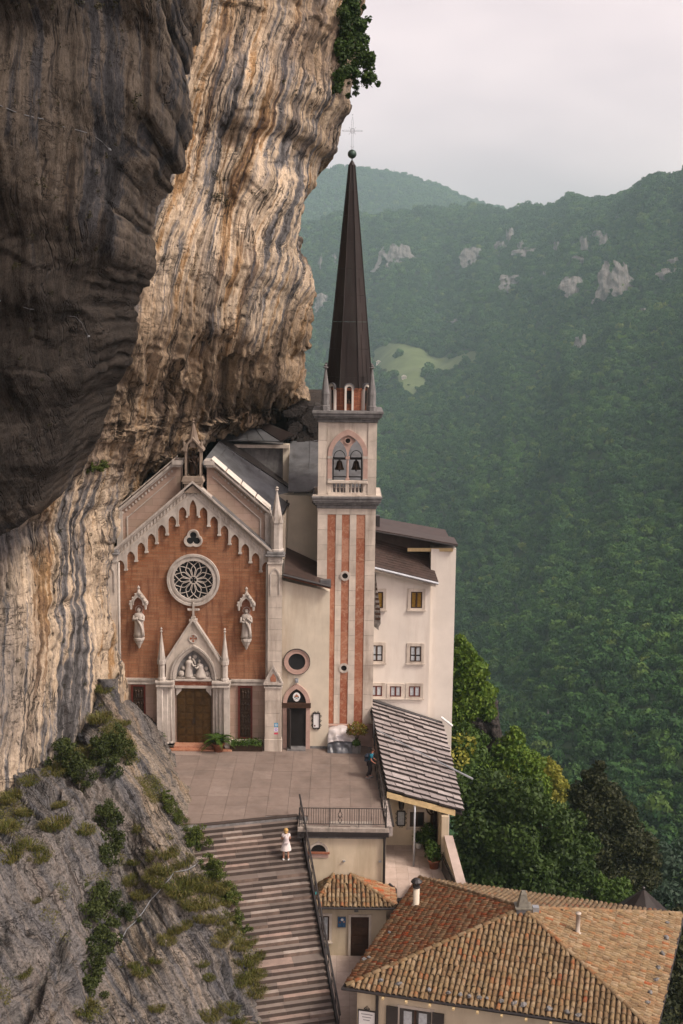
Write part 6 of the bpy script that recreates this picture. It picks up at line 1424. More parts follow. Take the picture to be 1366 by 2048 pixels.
# ------------------------------------------------------------------ lane below and the wall beside it
lane = thing('lane', None, None, (1.5, -18, -5.9)); lane['kind'] = 'structure'
MB().box(-9, 5.5, -40, -8, -6.4, -5.966).build('lane_base', M['stone_grey'], lane)
for i in range(7):
    for j in range(15):
        x0 = -.6+i*.62; y0 = -28.2+j*1.05
        MB().box(x0+.004, x0+.616, y0+.004, y0+1.046, -5.964, -5.9+ps.uniform(-.004, .003)).build('paving_slab', M['paving_light'], lane)
rw = thing('lane_wall', 'pinkish plaster wall holding the porch terrace beside the small tiled house', 'retaining wall', (3.3, -12.7, -5.9))
MB().box(2.45, 6.3, -12.9, -12.61, -5.9, FZ-.1).build('wall', M['paving_light'], rw); MB().box(2.45, 6.3, -12.98, -12.55, FZ-.099, FZ-.02).build('coping', M['metal_dark'], rw)

# ------------------------------------------------------------------ roof tiles
def tile_mesh(name, w=.175, L=.42, th=.016, mt=None):
    """one curved clay cover tile: wider at the lower end, lying along +Y uphill"""
    mb = MB(); n = 6
    vs = []
    for y, ww, lift in ((0, w, .024), (L, w*.80, .0)):
        for rad in (1, 1-th/(w/2)):
            for i in range(n+1):
                a = math.pi*i/n; vs.append((math.cos(a)*ww/2*rad, y, math.sin(a)*ww/2*rad*.95+lift))
    k = n+1; fs = []
    for i in range(n): fs += [(i, i+1, 2*k+i+1, 2*k+i)[::-1], (k+i, k+i+1, i+1, i)[::-1]]
    mb.add(vs, fs); o = mb.build(name, mt, None, True); me = o.data; bpy.data.objects.remove(o); return me
def tiled_slope(parent, e0, e1, t0, t1, sp, expo, mt, individual, rng, lim=None, name='roof_tile'):
    """cover tiles over the slope e0-e1 (eave) to t0-t1 (top); the slope may be a triangle or a trapezium"""
    e0, e1, t0, t1 = (Vector(p) for p in (e0, e1, t0, t1))
    ux = (e1-e0).normalized(); mid = (t0+t1)/2; nn = ux.cross(mid-e0).normalized()
    if nn.z < 0: nn = -nn
    uy = nn.cross(ux).normalized()
    if uy.z < 0: uy = -uy
    W = (e1-e0).length; H = (mid-e0).dot(uy); a0, a1 = (t0-e0).dot(ux), (t1-e0).dot(ux)
    me = tile_mesh('roof_tile', sp*.86, expo*1.22, .016, mt)
    rows = int(H/expo)+1; nc = int(W/sp); spots = []
    for c in range(nc):
        x = (c+.5)*W/nc
        for r in range(rows):
            y = r*expo
            f = (y+expo*.45)/H
            if f > 1.0: continue
            if not (a0*f-.02 < x < W-(W-a1)*f+.02): continue
            spots.append((x+rng.gauss(0, .011), y+rng.gauss(0, .022)-.05, rng.gauss(0, .045), abs(rng.gauss(0, .010))))
    Mx = Matrix((ux, uy, nn)).transposed()
    put = spots if not lim else sorted(spots, key=lambda s: s[1])
    n_ind = len(put) if individual and not lim else (min(lim, len(put)) if individual else 0)
    for x, y, rot, lift in put[:n_ind]:
        o = bpy.data.objects.new(name, me); COL.objects.link(o); o.parent = parent
        m4 = (Mx @ Matrix.Rotation(rot, 3, 'Z')).to_4x4(); m4.translation = e0+ux*x+uy*y+nn*(lift+.01)-root_loc(parent)
        o.matrix_local = m4
    rest = put[n_ind:]
    if rest:
        base = np.array([v.co[:] for v in me.vertices]); fc = np.array([p.vertices[:] for p in me.polygons]); Vs, Fs = [], []
        for k, (x, y, rot, lift) in enumerate(rest):
            m3 = np.array(Mx @ Matrix.Rotation(rot, 3, 'Z')); Vs.append(base @ m3.T + np.array(e0+ux*x+uy*y+nn*(lift+.01))); Fs.append(fc+k*len(base))
        o = np_mesh(name, np.concatenate(Vs), np.concatenate(Fs), mt, parent, True); o['kind'] = 'stuff'
    return n_ind, len(rest)
def ridge_row(parent, a, b, w, L, mt, rng, name='ridge_tile'):
    a, b = Vector(a), Vector(b); n = max(1, int((b-a).length/L)); uy = (b-a).normalized(); ux = uy.cross(Vector((0, 0, 1))).normalized(); nn = ux.cross(uy)
    me = tile_mesh('ridge_tile', w, L*1.15, .018, mt); Mx = Matrix((ux, uy, nn)).transposed()
    for k in range(n):
        o = bpy.data.objects.new(name, me); COL.objects.link(o); o.parent = parent
        m4 = (Mx @ Matrix.Rotation(rng.uniform(-.05, .05), 3, 'Z')).to_4x4(); m4.translation = a.lerp(b, k/n)+nn*.05-root_loc(parent); o.matrix_local = m4
# small tiled house against the terrace wall
sh = thing('small_house', 'small cream house with a hipped clay-tile roof tucked beside the stairs', 'house', (.9, -13.2, -5.9))
MB().box(-1.0, 2.42, -13.95, -12.16, -5.95, -3.25).build('wall', M['plaster_low'], sh)
EZ = -3.13; ea, eb = Vector((-1.12, -14.5, EZ)), Vector((2.86, -14.5, EZ)); ra, rb = Vector((-.16, -12.2, -2.50)), Vector((.66, -12.2, -2.50)); ec, ed = Vector((2.86, -12.2, EZ)), Vector((-1.12, -12.2, EZ))
mb = MB(); mb.add([ea, eb, ec, ed, ra, rb], [(0, 1, 5, 4), (1, 2, 5), (3, 0, 4), (0, 3, 2, 1)]); mb.build('roof', M['tile_base'], sh)
rt = random.Random(2)
tiled_slope(sh, ea, eb, ra, rb, .208, .33, M['tile'], True, rt); tiled_slope(sh, eb, ec, rb, rb, .208, .33, M['tile_red'], True, rt); tiled_slope(sh, ed, ea, ra, ra, .208, .33, M['tile'], True, rt)
ridge_row(sh, eb+Vector((-.05, .05, .02)), rb, .20, .36, M['tile'], rt); ridge_row(sh, ea+Vector((.05, .05, .02)), ra, .20, .36, M['tile'], rt)
mb = MB(); mb.tube([(-1.15, -14.58, EZ-.02), (2.94, -14.58, EZ-.02), (2.94, -12.4, EZ-.02), (2.6, -12.3, -2.9)], .065, 6); mb.build('gutter', M['metal_dark'], sh)
MB().box(-1.05, 2.8, -14.42, -13.95, EZ-.10, EZ-.03).build('soffit', M['plaster_low'], sh)
for x in (-.62, .32, 1.25): MB().box(x-.05, x+.05, -14.3, -13.95, EZ-.24, EZ-.101).build('bracket', M['stone'], sh)
MB().box(.86, 1.06, -14.0, -13.951, -3.62, -3.3).build('lamp_box', M['stone_grey'], sh)
dr = MB(); dr.ring([(.58, -5.9), (1.70, -5.9), (1.70, -3.75), (.58, -3.75)], [(.70, -5.9), (1.58, -5.9), (1.58, -3.86), (.70, -3.86)], -14.03, -13.94); dr = dr.build('door', M['stone'], sh)
MB().box(.70, 1.58, -13.985, -13.93, -5.9, -3.86).build('door_leaf', M['wood'], dr)
for k in range(4):
    MB().box(.76, 1.52, -14.0, -13.986, -5.78+k*.48, -5.78+k*.48+.42).build('door_board', M['wood'], dr)
window(sh, -.95, -.36, -5.12, -3.84, -13.95, M['wood'], M['glass_dark'], 1, .13)
w_ = [c for c in sh.children if c.name.startswith('window')][0]; curtains(w_, -.95, -.36, -5.05, -3.9, -13.955, M['curtain'], ((.1, .46), (.54, .92)))
MB().box(-.75, -.38, -14.0, -13.951, -5.85, -5.42).build('vent_grille', M['metal_grey'], sh)
pic = thing('ceramic_picture', 'small blue ceramic picture on the wall left of the door of the small house', 'picture', (.22, -13.98, -4.3))
p, q = at(676, 1834, -13.98), at(691, 1854, -13.98)
MB().box(p[0], q[0], -13.995, -13.951, q[2], p[2]).build('tile_picture', mat('blue_ceramic', (.035, .10, .20), .5, 9, .3, 0), pic)
mb = MB(); mb.ring([(p[0]-.02, q[2]-.02), (q[0]+.02, q[2]-.02), (q[0]+.02, p[2]+.02), (p[0]-.02, p[2]+.02)], [(p[0], q[2]), (q[0], q[2]), (q[0], p[2]), (p[0], p[2])], -14.0, -13.951); mb.build('frame', M['stone_grey'], pic)
MB().prism(circle((p[0]+q[0])/2+.02, p[2]-.13, .07, 10), -14.003, -13.996).build('white_shape', M['clear_white'], pic); MB().prism(circle((p[0]+q[0])/2-.09, p[2]-.27, .045, 8), -14.002, -13.996).build('pink_shape', M['terracotta'], pic); MB().prism(circle((p[0]+q[0])/2+.11, p[2]-.24, .05, 8), -14.002, -13.996).build('pale_shape', M['rosy'], pic)
tq = thing('turquoise_bucket', 'small turquoise bucket beside the stair rail above the tile roof', 'bucket', tuple(at(632, 1790, -13.4)))
c = at(632, 1790, -13.4); MB().lathe(c[0], c[1], [(.10, c[2]-.2), (.13, c[2]+.08), (.14, c[2]+.10)], 10).build('bucket', mat('turquoise_plastic', (.02, .40, .42), .1, 3, .4, 0), tq); mb = MB(); mb.tube([(c[0]-.13, c[1], c[2]+.08), (c[0], c[1], c[2]+.2), (c[0]+.13, c[1], c[2]+.08)], .012, 4); mb.build('handle', M['metal_light'], tq)

# big house with the four-sided tile roof
HZ = -3.0
LF, LB, RB, RF = (Vector((*atz(px, py, HZ)[:2], HZ)) for px, py in ((688, 1975), (838, 1757), (1364, 1830), (1310, 2066)))
ctr = (LF+LB+RB+RF)/4; AP = Vector(at(1046, 1818, ctr.y)); 
bh = thing('tiled_house', 'large cream house with a four-sided weathered clay-tile roof in the lower right foreground', 'house', (ctr.x, ctr.y, -5.9))
ins = lambda p, k=.07: p.lerp(Vector((ctr.x, ctr.y, p.z)), k)
wl = [ins(p) for p in (LF, RF, RB, LB)]; mb = MB(); mb.zprism([(p.x, p.y) for p in wl], -6.3, HZ-.12); mb.build('wall', M['plaster_low'], bh)
mb = MB(); mb.add([LF, RF, RB, LB, AP], [(0, 1, 4), (1, 2, 4), (2, 3, 4), (3, 0, 4), (3, 2, 1, 0)]); mb.build('roof', M['tile_base'], bh)
mb = MB(); so = [ins(p, .004)+Vector((0, 0, -.11)) for p in (LF, RF, RB, LB)]; mb.hexa(so, [p+Vector((0, 0, .1)) for p in so]); mb.build('soffit', M['wood_pale'], bh)
rt = random.Random(8)
tiled_slope(bh, LF, RF, AP, AP, .228, .34, M['tile'], True, rt, 290)
tiled_slope(bh, LB, LF, AP, AP, .215, .32, M['tile_red'], False, rt); tiled_slope(bh, RF, RB, AP, AP, .215, .32, M['tile'], False, rt); tiled_slope(bh, RB, LB, AP, AP, .228, .34, M['tile'], False, rt)
for p in (LF, RF, RB, LB): ridge_row(bh, p.lerp(AP, .01), AP, .23, .42, M['tile'], rt)
gut = MB(); dn = Vector((0, 0, -.03)); ex = lambda p: p+(p-Vector((ctr.x, ctr.y, p.z))).normalized()*.08
gut.tube([ex(LB)+dn, ex(LF)+dn, ex(RF)+dn, ex(RB)+dn], .075, 6); gut.build('gutter', M['metal_dark'], bh)
fd = (RF-LF).normalized(); fn = Vector((fd.y, -fd.x, 0)).normalized()
if fn.y > 0: fn = -fn
W0 = wl[0]; fw = lambda s, z, o=0.0: W0+fd*s+fn*o+Vector((0, 0, z-W0.z))
mb = MB(); s0 = .9; mb.tube([LF+fd*1.45+dn, fw(s0, HZ-.35, .10), fw(s0, -5.9, .10)], .07, 8); mb.build('drainpipe', M['metal_dark'], bh)
def fbox(s0, s1, z0, z1, o0, o1): return MB().hexa([fw(s0, z0, o1), fw(s1, z0, o1), fw(s1, z0, o0), fw(s0, z0, o0)], [fw(s0, z1, o1), fw(s1, z1, o1), fw(s1, z1, o0), fw(s0, z1, o0)])
wn_ = fbox(1.75, 3.35, -5.3, -3.62, 0, .03).build('window', M['stone'], bh); fbox(1.87, 3.23, -5.2, -3.75, .031, .04).build('pane', M['glass_dark'], wn_); fbox(2.5, 2.6, -5.2, -3.75, .041, .07).build('frame', M['wood'], wn_); fbox(2.05, 2.4, -5.2, -3.85, .0405, .05).build('curtain', M['curtain'], wn_); fbox(2.7, 3.05, -5.2, -3.85, .0405, .05).build('curtain', M['curtain'], wn_)
for a_, b_, dz in ((1.30, 1.80, 0), (3.28, 3.78, 0)): fbox(a_, b_, -5.25, -3.72, .05, .11).build('shutter', M['metal_dark'], bh)
for k in range(12): s = 1.2+k*1.0; fbox(s, s+.09, HZ-.20, HZ-.115, .02, .62).build('rafter_end', M['wood_pale'], bh)
sg = thing('sign_board', 'white sign in a scrolled iron frame on the big house wall', 'sign', tuple(fw(.4, -4.4, .05)))
fbox(.10, .80, -4.9, -4.13, .03, .06).build('sign_face', M['clear_white'], sg)
for a_, b_, z0, z1 in ((.06, .10, -4.92, -4.08), (.80, .84, -4.92, -4.08), (.10, .80, -4.13, -4.08)): fbox(a_, b_, z0, z1, .03, .07).build('frame', M['metal_dark'], sg)
mb = MB(); 
for s in (-1, 1): mb.tube([fw(.45, -4.08, .05), fw(.45+s*.12, -4.02, .05), fw(.45+s*.06, -3.95, .05)], .02, 5)
mb.tube([fw(.45, -4.08, .05), fw(.45, -3.88, .05)], .02, 5); mb.build('scroll', M['metal_dark'], sg)
for k in range(3): fbox(.20+.05*k, .70-.06*k, -4.28-.13*k, -4.25-.13*k, .061, .064).build('line_of_writing', M['metal_grey'], sg)
# chimneys
def on_roof(px, py, a, b, c):
    n = (b-a).cross(c-a); d_ = Vector(_f+(px-683)/FPX*_r2+(1024-py)/FPX*_u2); o = Vector(CAM); return o+d_*((a-o).dot(n)/d_.dot(n))
c = on_roof(832, 1812, LB, LF, AP)
ch = MB(); ch.lathe(c.x, c.y, [(.24, c.z-.3), (.22, c.z+.05), (.155, c.z+.12), (.155, c.z+.95)], 12); ch = ch.build('chimney', M['plaster'], bh, True)
mb = MB(); mb.lathe(c.x, c.y, [(.19, c.z+.95), (.19, c.z+1.0), (.16, c.z+1.02)], 12)
for q in range(4): a = q*math.pi/2+.4; mb.tube([(c.x+.14*math.cos(a), c.y+.14*math.sin(a), c.z+.98), (c.x+.16*math.cos(a), c.y+.16*math.sin(a), c.z+1.22)], .03, 4)
mb.lathe(c.x, c.y, [(.26, c.z+1.2), (.28, c.z+1.25), (.15, c.z+1.38), (.03, c.z+1.42)], 10); mb.build('chimney_cap', M['metal_dark'], ch)
c = AP; ch = MB(); ch.box(c.x-.34, c.x+.34, c.y-.34, c.y+.34, c.z-.25, c.z+.12); ch = ch.build('chimney', M['metal_grey'], bh)
mb = MB(); mb.box(c.x-.38, c.x+.38, c.y-.38, c.y+.38, c.z+.12, c.z+.17); mb.lathe(c.x, c.y, [(.36, c.z+.17), (.19, c.z+.70), (.19, c.z+.74), (.12, c.z+.86)], 4, ph=math.pi/4); mb.build('chimney_hood', mat('lichened_metal', (.16, .15, .12), .35, 6, .6, .3), ch)
mb = MB(); mb.box(c.x+.42, c.x+.70, c.y-.2, c.y+.1, c.z-.1, c.z+.16); mb.build('vent_box', M['metal_light'], bh)
c = on_roof(1155, 1868, RF, RB, AP); mb = MB(); mb.lathe(c.x, c.y, [(.18, c.z-.2), (.16, c.z+.06), (.10, c.z+.1), (.10, c.z+.92), (.13, c.z+.93), (.13, c.z+1.0)], 10); mb.build('flue_pipe', M['stone'], bh, True)
# loose stones holding the tiles down
sb = random.Random(3); stone_me = []; roof_stones = []
for k in range(4):
    rng_ = np.random.RandomState(k); o = MB().ball((0, 0, 0), .13, 8).build('roof_stone', M['stone_grey'], None)
    co = np.array([v.co[:] for v in o.data.vertices]); co *= (1+.28*rng_.normal(size=(len(co), 1))*.6) * np.array([1.2, .8, .6]); o.data.vertices.foreach_set('co', co.ravel()); o.data.update(); stone_me.append(o.data); bpy.data.objects.remove(o)
for px_, py_, pl in ((762, 1966, 0), (797, 1973, 0), (858, 1985, 0), (897, 1991, 0), (920, 1995, 0), (938, 1998, 0), (958, 2001, 0), (974, 2002, 0), (1002, 2008, 0), (1028, 2012, 0), (1047, 2015, 0), (1098, 2023, 0), (1134, 2030, 0), (1157, 2036, 0), (728, 1924, 1), (738, 1920, 1), (778, 1870, 1), (1335, 1850, 2), (1332, 1880, 2), (1325, 1912, 2), (1316, 1940, 2), (1311, 1965, 2), (1300, 1990, 2), (1296, 2010, 2)):
    tri = ((LF, RF, AP), (LB, LF, AP), (RF, RB, AP))[pl]; c = on_roof(px_, py_, *tri)
    where = ('front', 'left', 'right')[pl]
    o = piece('roof_stone', stone_me[sb.randrange(4)], None, (c.x, c.y, c.z+.13), (sb.uniform(-.4, .4), sb.uniform(-.4, .4), sb.uniform(0, 6)), (sb.uniform(.7, 1.2),)*3)
    roof_stones.append((where, px_, py_, o))
for where in ('front', 'left', 'right'):
    grp = sorted([r_ for r_ in roof_stones if r_[0] == where], key=lambda r_: r_[1] if where == 'front' else r_[2])
    for k, r_ in enumerate(grp):
        tag(r_[3], ('grey loose stone by the front eave of the big tiled roof, %s from the left' if where == 'front' else 'grey loose stone on the %s slope of the big tiled roof, %%s from the top' % where) % ordinal(k), 'stone', 'loose stones on the %s slope of the big roof' % where)
# dark pavilion roof half hidden by the trees on the right
pv = thing('pavilion', 'small dark pavilion with a pointed metal roof among the trees at the right edge', 'pavilion', tuple(at(1290, 1830, 6)))
c = at(1287, 1776, 6); z = c[2]; MB().lathe(c[0], 6, [(1.9, z-1.75), (1.85, z-1.7), (.12, z-.15), (.03, z-.1)], 8).build('roof', M['copper'], pv); MB().ball((c[0], 6, z-.02), .12, 8).build('finial', M['metal_dark'], pv)
for q in range(8): a = q*math.pi/4; MB().tube([(c[0]+1.55*math.cos(a), 6+1.55*math.sin(a), z-6), (c[0]+1.55*math.cos(a), 6+1.55*math.sin(a), z-1.7)], .07, 6).build('post', M['wood'], pv)
# ------------------------------------------------------------------ people
def skinned(name, V, E, rad, mt, parent, sub=1):
    me = bpy.data.meshes.new(name); off = root_loc(parent)
    me.from_pydata([tuple(Vector(v)-off) for v in V], E, []); me.materials.append(mt)
    o = bpy.data.objects.new(name, me); COL.objects.link(o); o.parent = parent
    sk = o.modifiers.new('skin', 'SKIN'); sk.use_smooth_shade = True
    if not me.skin_vertices: me.skin_vertices.new()
    for i, r_ in enumerate(rad): me.skin_vertices[0].data[i].radius = (r_, r_) if isinstance(r_, (int, float)) else r_; me.skin_vertices[0].data[i].use_root = (i == 0)
    s = o.modifiers.new('smooth', 'SUBSURF'); s.levels = sub; s.render_levels = sub
    return o
M['skin'] = mat('skin', (.42, .22, .145), .08, 8, .55, 0)
M['skin_tan'] = mat('sunburnt_skin', (.36, .155, .10), .08, 8, .55, 0)
def person(label, base, face, skin, pose, group='visitors'):
    """pose: joint positions in a frame where +X is the facing side, +Y the left hand, Z up (metres)"""
    t = thing('person', label, 'person', tuple(base), group)
    c, s = math.cos(face), math.sin(face)
    W = lambda p: Vector((base[0]+p[0]*c-p[1]*s, base[1]+p[0]*s+p[1]*c, base[2]+p[2]))
    J = {k: W(v) for k, v in pose.items()}
    order = ['pelvis', 'waist', 'chest', 'neck', 'head', 'crown', 'lsh', 'lel', 'lwr', 'lha', 'rsh', 'rel', 'rwr', 'rha', 'lhip', 'lkn', 'lan', 'lto', 'rhip', 'rkn', 'ran', 'rto']
    rad = dict(pelvis=.125, waist=.11, chest=.13, neck=.052, head=.085, crown=.06, lsh=.06, lel=.042, lwr=.03, lha=.036, rsh=.06, rel=.042, rwr=.03, rha=.036, lhip=.088, lkn=.058, lan=.042, lto=.034, rhip=.088, rkn=.058, ran=.042, rto=.034)
    ix = {k: i for i, k in enumerate(order)}
    E = [(ix[a], ix[b]) for a, b in (('pelvis', 'waist'), ('waist', 'chest'), ('chest', 'neck'), ('neck', 'head'), ('head', 'crown'), ('chest', 'lsh'), ('lsh', 'lel'), ('lel', 'lwr'), ('lwr', 'lha'), ('chest', 'rsh'), ('rsh', 'rel'), ('rel', 'rwr'), ('rwr', 'rha'), ('pelvis', 'lhip'), ('lhip', 'lkn'), ('lkn', 'lan'), ('lan', 'lto'), ('pelvis', 'rhip'), ('rhip', 'rkn'), ('rkn', 'ran'), ('ran', 'rto'))]
    skinned('body', [J[k] for k in order], E, [rad[k] for k in order], skin, t)
    # fingers and thumb on each hand
    for sd in 'lr':
        h, wr = J[sd+'ha'], J[sd+'wr']; d = (h-wr).normalized(); sx = d.cross(Vector((0, 0, 1)))
        sx = sx.normalized() if sx.length > .1 else Vector((c, s, 0)); up = sx.cross(d)
        mb = MB()
        for q, (o_, ln) in enumerate(((-.028, .062), (-.010, .072), (.010, .068), (.027, .054))): mb.tube([h+sx*o_, h+sx*o_+d*ln*.6, h+sx*o_*.9+d*ln*.95-up*.025], [.011, .010, .007], 5)
        mb.tube([h-d*.03+sx*.02, h+sx*.045-up*.01, h+sx*.04+d*.035-up*.025], [.012, .011, .008], 5); mb.build('fingers', skin, t, True)
    # face
    hd = J['head']; fw_ = Vector((c, s, 0)); sd_ = Vector((-s, c, 0)); mb = MB()
    mb.tube([hd+fw_*.085+Vector((0, 0, .03)), hd+fw_*.118+Vector((0, 0, -.012))], [.008, .016], 5)
    for q in (-1, 1): mb.tube([hd+sd_*q*.088+Vector((0, 0, .025)), hd+sd_*q*.092+Vector((0, 0, -.025))], .016, 5)
    mb.build('nose_and_ears', skin, t, True)
    return t, J, W
def sleeve(name, pts, rs, mt, t): return MB().tube(pts, rs, 10).build(name, mt, t, True)
# man leaning on the side railing
mz = 0.0
pose = dict(pelvis=(0, 0, .92), waist=(.03, 0, 1.06), chest=(.09, 0, 1.28), neck=(.13, 0, 1.46), head=(.17, 0, 1.58), crown=(.165, 0, 1.68), lsh=(.11, .19, 1.38), lel=(.13, .25, 1.10), lwr=(.30, .20, .98), lha=(.36, .19, .97), rsh=(.11, -.19, 1.38), rel=(.10, -.26, 1.10), rwr=(.28, -.22, .95), rha=(.34, -.21, .93),
            lhip=(0, .10, .88), lkn=(.08, .11, .48), lan=(.0, .11, .09), lto=(.15, .13, .04), rhip=(0, -.10, .88), rkn=(.02, -.11, .48), ran=(-.14, -.12, .09), rto=(.01, -.13, .04))
man, J, W = person('man in teal shirt with dark backpack leaning on the side railing', (1.72, -5.1, 0.0), R(-8), M['skin_tan'], pose)
teal = mat('teal_shirt', (.012, .12, .17), .2, 6, .9, .2); trous = mat('dark_trousers', (.028, .022, .024), .3, 6, .9, .2); pack = mat('dark_backpack', (.016, .022, .036), .3, 6, .7, .2); hair_d = mat('dark_hair', (.03, .016, .010), .3, 20, .7, .2)
skinned('shirt', [J['pelvis']+Vector((0, 0, .0)), J['waist'], J['chest'], J['neck']-Vector((0, 0, .05)), J['lsh'], J['lsh'].lerp(J['lel'], .7), J['rsh'], J['rsh'].lerp(J['rel'], .7)], [(0, 1), (1, 2), (2, 3), (2, 4), (4, 5), (2, 6), (6, 7)], [.155, .145, .158, .075, .085, .072, .085, .072], teal, man)
skinned('trousers', [J['pelvis']-Vector((0, 0, .02)), J['lhip'], J['lkn'], J['lan']+Vector((0, 0, .03)), J['rhip'], J['rkn'], J['ran']+Vector((0, 0, .03))], [(0, 1), (1, 2), (2, 3), (0, 4), (4, 5), (5, 6)], [.15, .115, .083, .07, .115, .083, .07], trous, man)
for sd in 'lr': sleeve('shoe', [J[sd+'an']-Vector((.06, 0, .05)), J[sd+'an'].lerp(J[sd+'to'], .5)-Vector((0, 0, .03)), J[sd+'to']+Vector((.05, 0, -.005))], [.045, .052, .036], mat('grey_shoe', (.25, .24, .23), .2, 8), man)
skinned('backpack', [W((-.13, 0, 1.12)), W((-.15, 0, 1.26)), W((-.10, 0, 1.42)), W((-.16, 0, 1.00))], [(0, 1), (1, 2), (0, 3)], [(.17, .13), (.18, .13), (.14, .09), (.14, .10)], pack, man)
mb = MB()
for q in (-1, 1): mb.tube([W((-.03, q*.12, 1.44)), W((.09, q*.13, 1.46)), W((.24, q*.13, 1.34)), W((.20, q*.14, 1.16)), W((-.02, q*.13, 1.05))], .022, 5)
mb.build('strap', pack, man)
hd = J['head']; mb = MB(); mb.ball((hd.x-.02, hd.y, hd.z+.055), .105, 10, sz=.82); mb.build('hair', hair_d, man, True)
# woman in white going up the stairs, seen from behind
def stair_hit(px, py):
    n = Vector((edge_dir[0], edge_dir[1], 0)).cross(Vector(d)).normalized(); o = Vector(CAM); r = Vector(_f+(px-683)/FPX*_r2+(1024-py)/FPX*_u2)
    a = Vector((B0[0], B0[1], 0)); return o+r*((a-o).dot(n)/r.dot(n))
h_ = stair_hit(572, 1714)
# which tread she stands on
rel = np.array([h_.x, h_.y])-B0; A2 = np.array([B1-B0, edge_dir]).T; tt = np.linalg.solve(A2, rel)[0]; kk = int(np.searchsorted(cum, tt))-1; zst = -RIS*(kk+1)
pose = dict(pelvis=(0, 0, .88), waist=(.01, 0, 1.0), chest=(.03, 0, 1.20), neck=(.03, 0, 1.36), head=(.05, 0, 1.49), crown=(.03, 0, 1.58), lsh=(.03, .16, 1.30), lel=(.10, .22, 1.06), lwr=(.22, .13, 1.00), lha=(.28, .10, 1.01), rsh=(.03, -.16, 1.30), rel=(.08, -.21, 1.06), rwr=(.20, -.13, .99), rha=(.26, -.10, 1.0),
            lhip=(0, .09, .84), lkn=(.04, .11, .46), lan=(.0, .12, .085), lto=(.14, .15, .035), rhip=(0, -.09, .84), rkn=(.01, -.10, .46), ran=(-.04, -.11, .085), rto=(.10, -.14, .035))
wom, J, W = person('blonde woman in a white dress with a pale backpack standing on the stairs', (h_.x, h_.y, zst+.002), R(98), M['skin'], pose)
white = mat('white_dress_cloth', (.66, .60, .57), .08, 9, .9, .25); packw = mat('pale_backpack', (.50, .44, .43), .12, 9, .8, .2); blond = mat('blond_hair', (.46, .29, .10), .25, 25, .6, .3)
skinned('dress_top', [J['waist'], J['chest'], J['neck']-Vector((0, 0, .06)), J['lsh'], J['lsh'].lerp(J['lel'], .55), J['rsh'], J['rsh'].lerp(J['rel'], .55)], [(0, 1), (1, 2), (1, 3), (3, 4), (1, 5), (5, 6)], [.125, .135, .07, .078, .085, .078, .085], white, wom)
vs = []; n = 18
for zz, r_ in ((1.06, .13), (.96, .155), (.80, .20), (.62, .245), (.52, .27)):
    for q in range(n): a = 2*math.pi*q/n; rr_ = r_*(1+.06*math.sin(6*a+zz*5)*(1.1-zz)*2); vs.append(W((math.cos(a)*rr_*.8, math.sin(a)*rr_, zz)))
MB().add(vs, [(i*n+q, (i+1)*n+q, (i+1)*n+(q+1) % n, i*n+(q+1) % n) for i in range(4) for q in range(n)]).build('skirt', white, wom, True)
skinned('backpack', [W((-.15, 0, 1.06)), W((-.16, 0, 1.18)), W((-.12, 0, 1.30)), W((-.16, 0, .98))], [(0, 1), (1, 2), (0, 3)], [(.13, .09), (.13, .09), (.10, .06), (.11, .075)], packw, wom)
mb = MB()
for q in (-1, 1): mb.tube([W((-.08, q*.09, 1.33)), W((.02, q*.10, 1.37)), W((.14, q*.11, 1.26)), W((.10, q*.12, 1.08)), W((-.06, q*.11, 1.0))], .016, 5)
mb.build('strap', packw, wom)
hd = J['head']; mb = MB(); mb.ball((hd.x, hd.y-.02, hd.z+.03), .115, 12, sz=1.0); mb.ball((hd.x, hd.y-.055, hd.z-.06), .085, 10, sz=1.0); mb.build('hair', blond, wom, True)
for sd in 'lr': sleeve('shoe', [J[sd+'an']+W((-.05, 0, -.05))-W((0, 0, 0)), J[sd+'an'].lerp(J[sd+'to'], .5)-Vector((0, 0, .028)), J[sd+'to']+W((.05, 0, 0))-W((0, 0, 0))], [.042, .048, .034], M['clear_white'], wom)

# ------------------------------------------------------------------ plants
def foliage(name, P, N, size, mt, parent, seed=0, jit=.8, aspect=.6):
    rng = np.random.RandomState(seed); V, F = leaf_quads(np.asarray(P), np.asarray(N), size, rng, jit, aspect); return np_mesh(name, V, F, mt, parent)
def pot(mb, x, y, z, r, h): return mb.lathe(x, y, [(r*.68, z), (r*.92, z+h*.82), (r*1.04, z+h*.82), (r*1.04, z+h), (r*.85, z+h), (r*.82, z+h*.92)], 14)
def cycad(x, y, label, seed, n=40, L=1.15):
    t = thing('potted_palm', label, 'potted plant', (x, y, 0), 'potted palms by the portal'); rng = random.Random(seed)
    pot(MB(), x, y, 0, .36, .5).build('pot', M['terracotta'], t, True); MB().lathe(x, y, [(.13, .44), (.14, .6), (.08, .68)], 8).build('stem', M['bark'], t)
    mb = MB()
    for k in range(n):
        a = k*2.4+rng.uniform(-.2, .2); up = rng.uniform(.1, 1.1); ln = L*rng.uniform(.75, 1.05); P = []
        for i in range(8):
            s_ = i/7; e = up*(1-s_*1.25); P.append(Vector((x+math.cos(a)*ln*s_*math.cos(up*.7), y+math.sin(a)*ln*s_*math.cos(up*.7), .62+ln*(math.sin(up)*s_-.55*s_*s_))))
        mb.tube(P, .010, 3)
        for i in range(1, 8):
            tg = (P[i]-P[i-1]).normalized(); sd = tg.cross(Vector((0, 0, 1))).normalized(); w = .20*math.sin(math.pi*(i/7)*.85+.25)
            for q in (-1, 1):
                for f in (0, .5):
                    b = P[i-1].lerp(P[i], f); tip = b+sd*q*w+tg*.10+Vector((0, 0, .03)); mb.add([b, b+tg*.07, tip], [(0, 1, 2)])
    o = mb.build('fronds', M['leaf'], t); return t
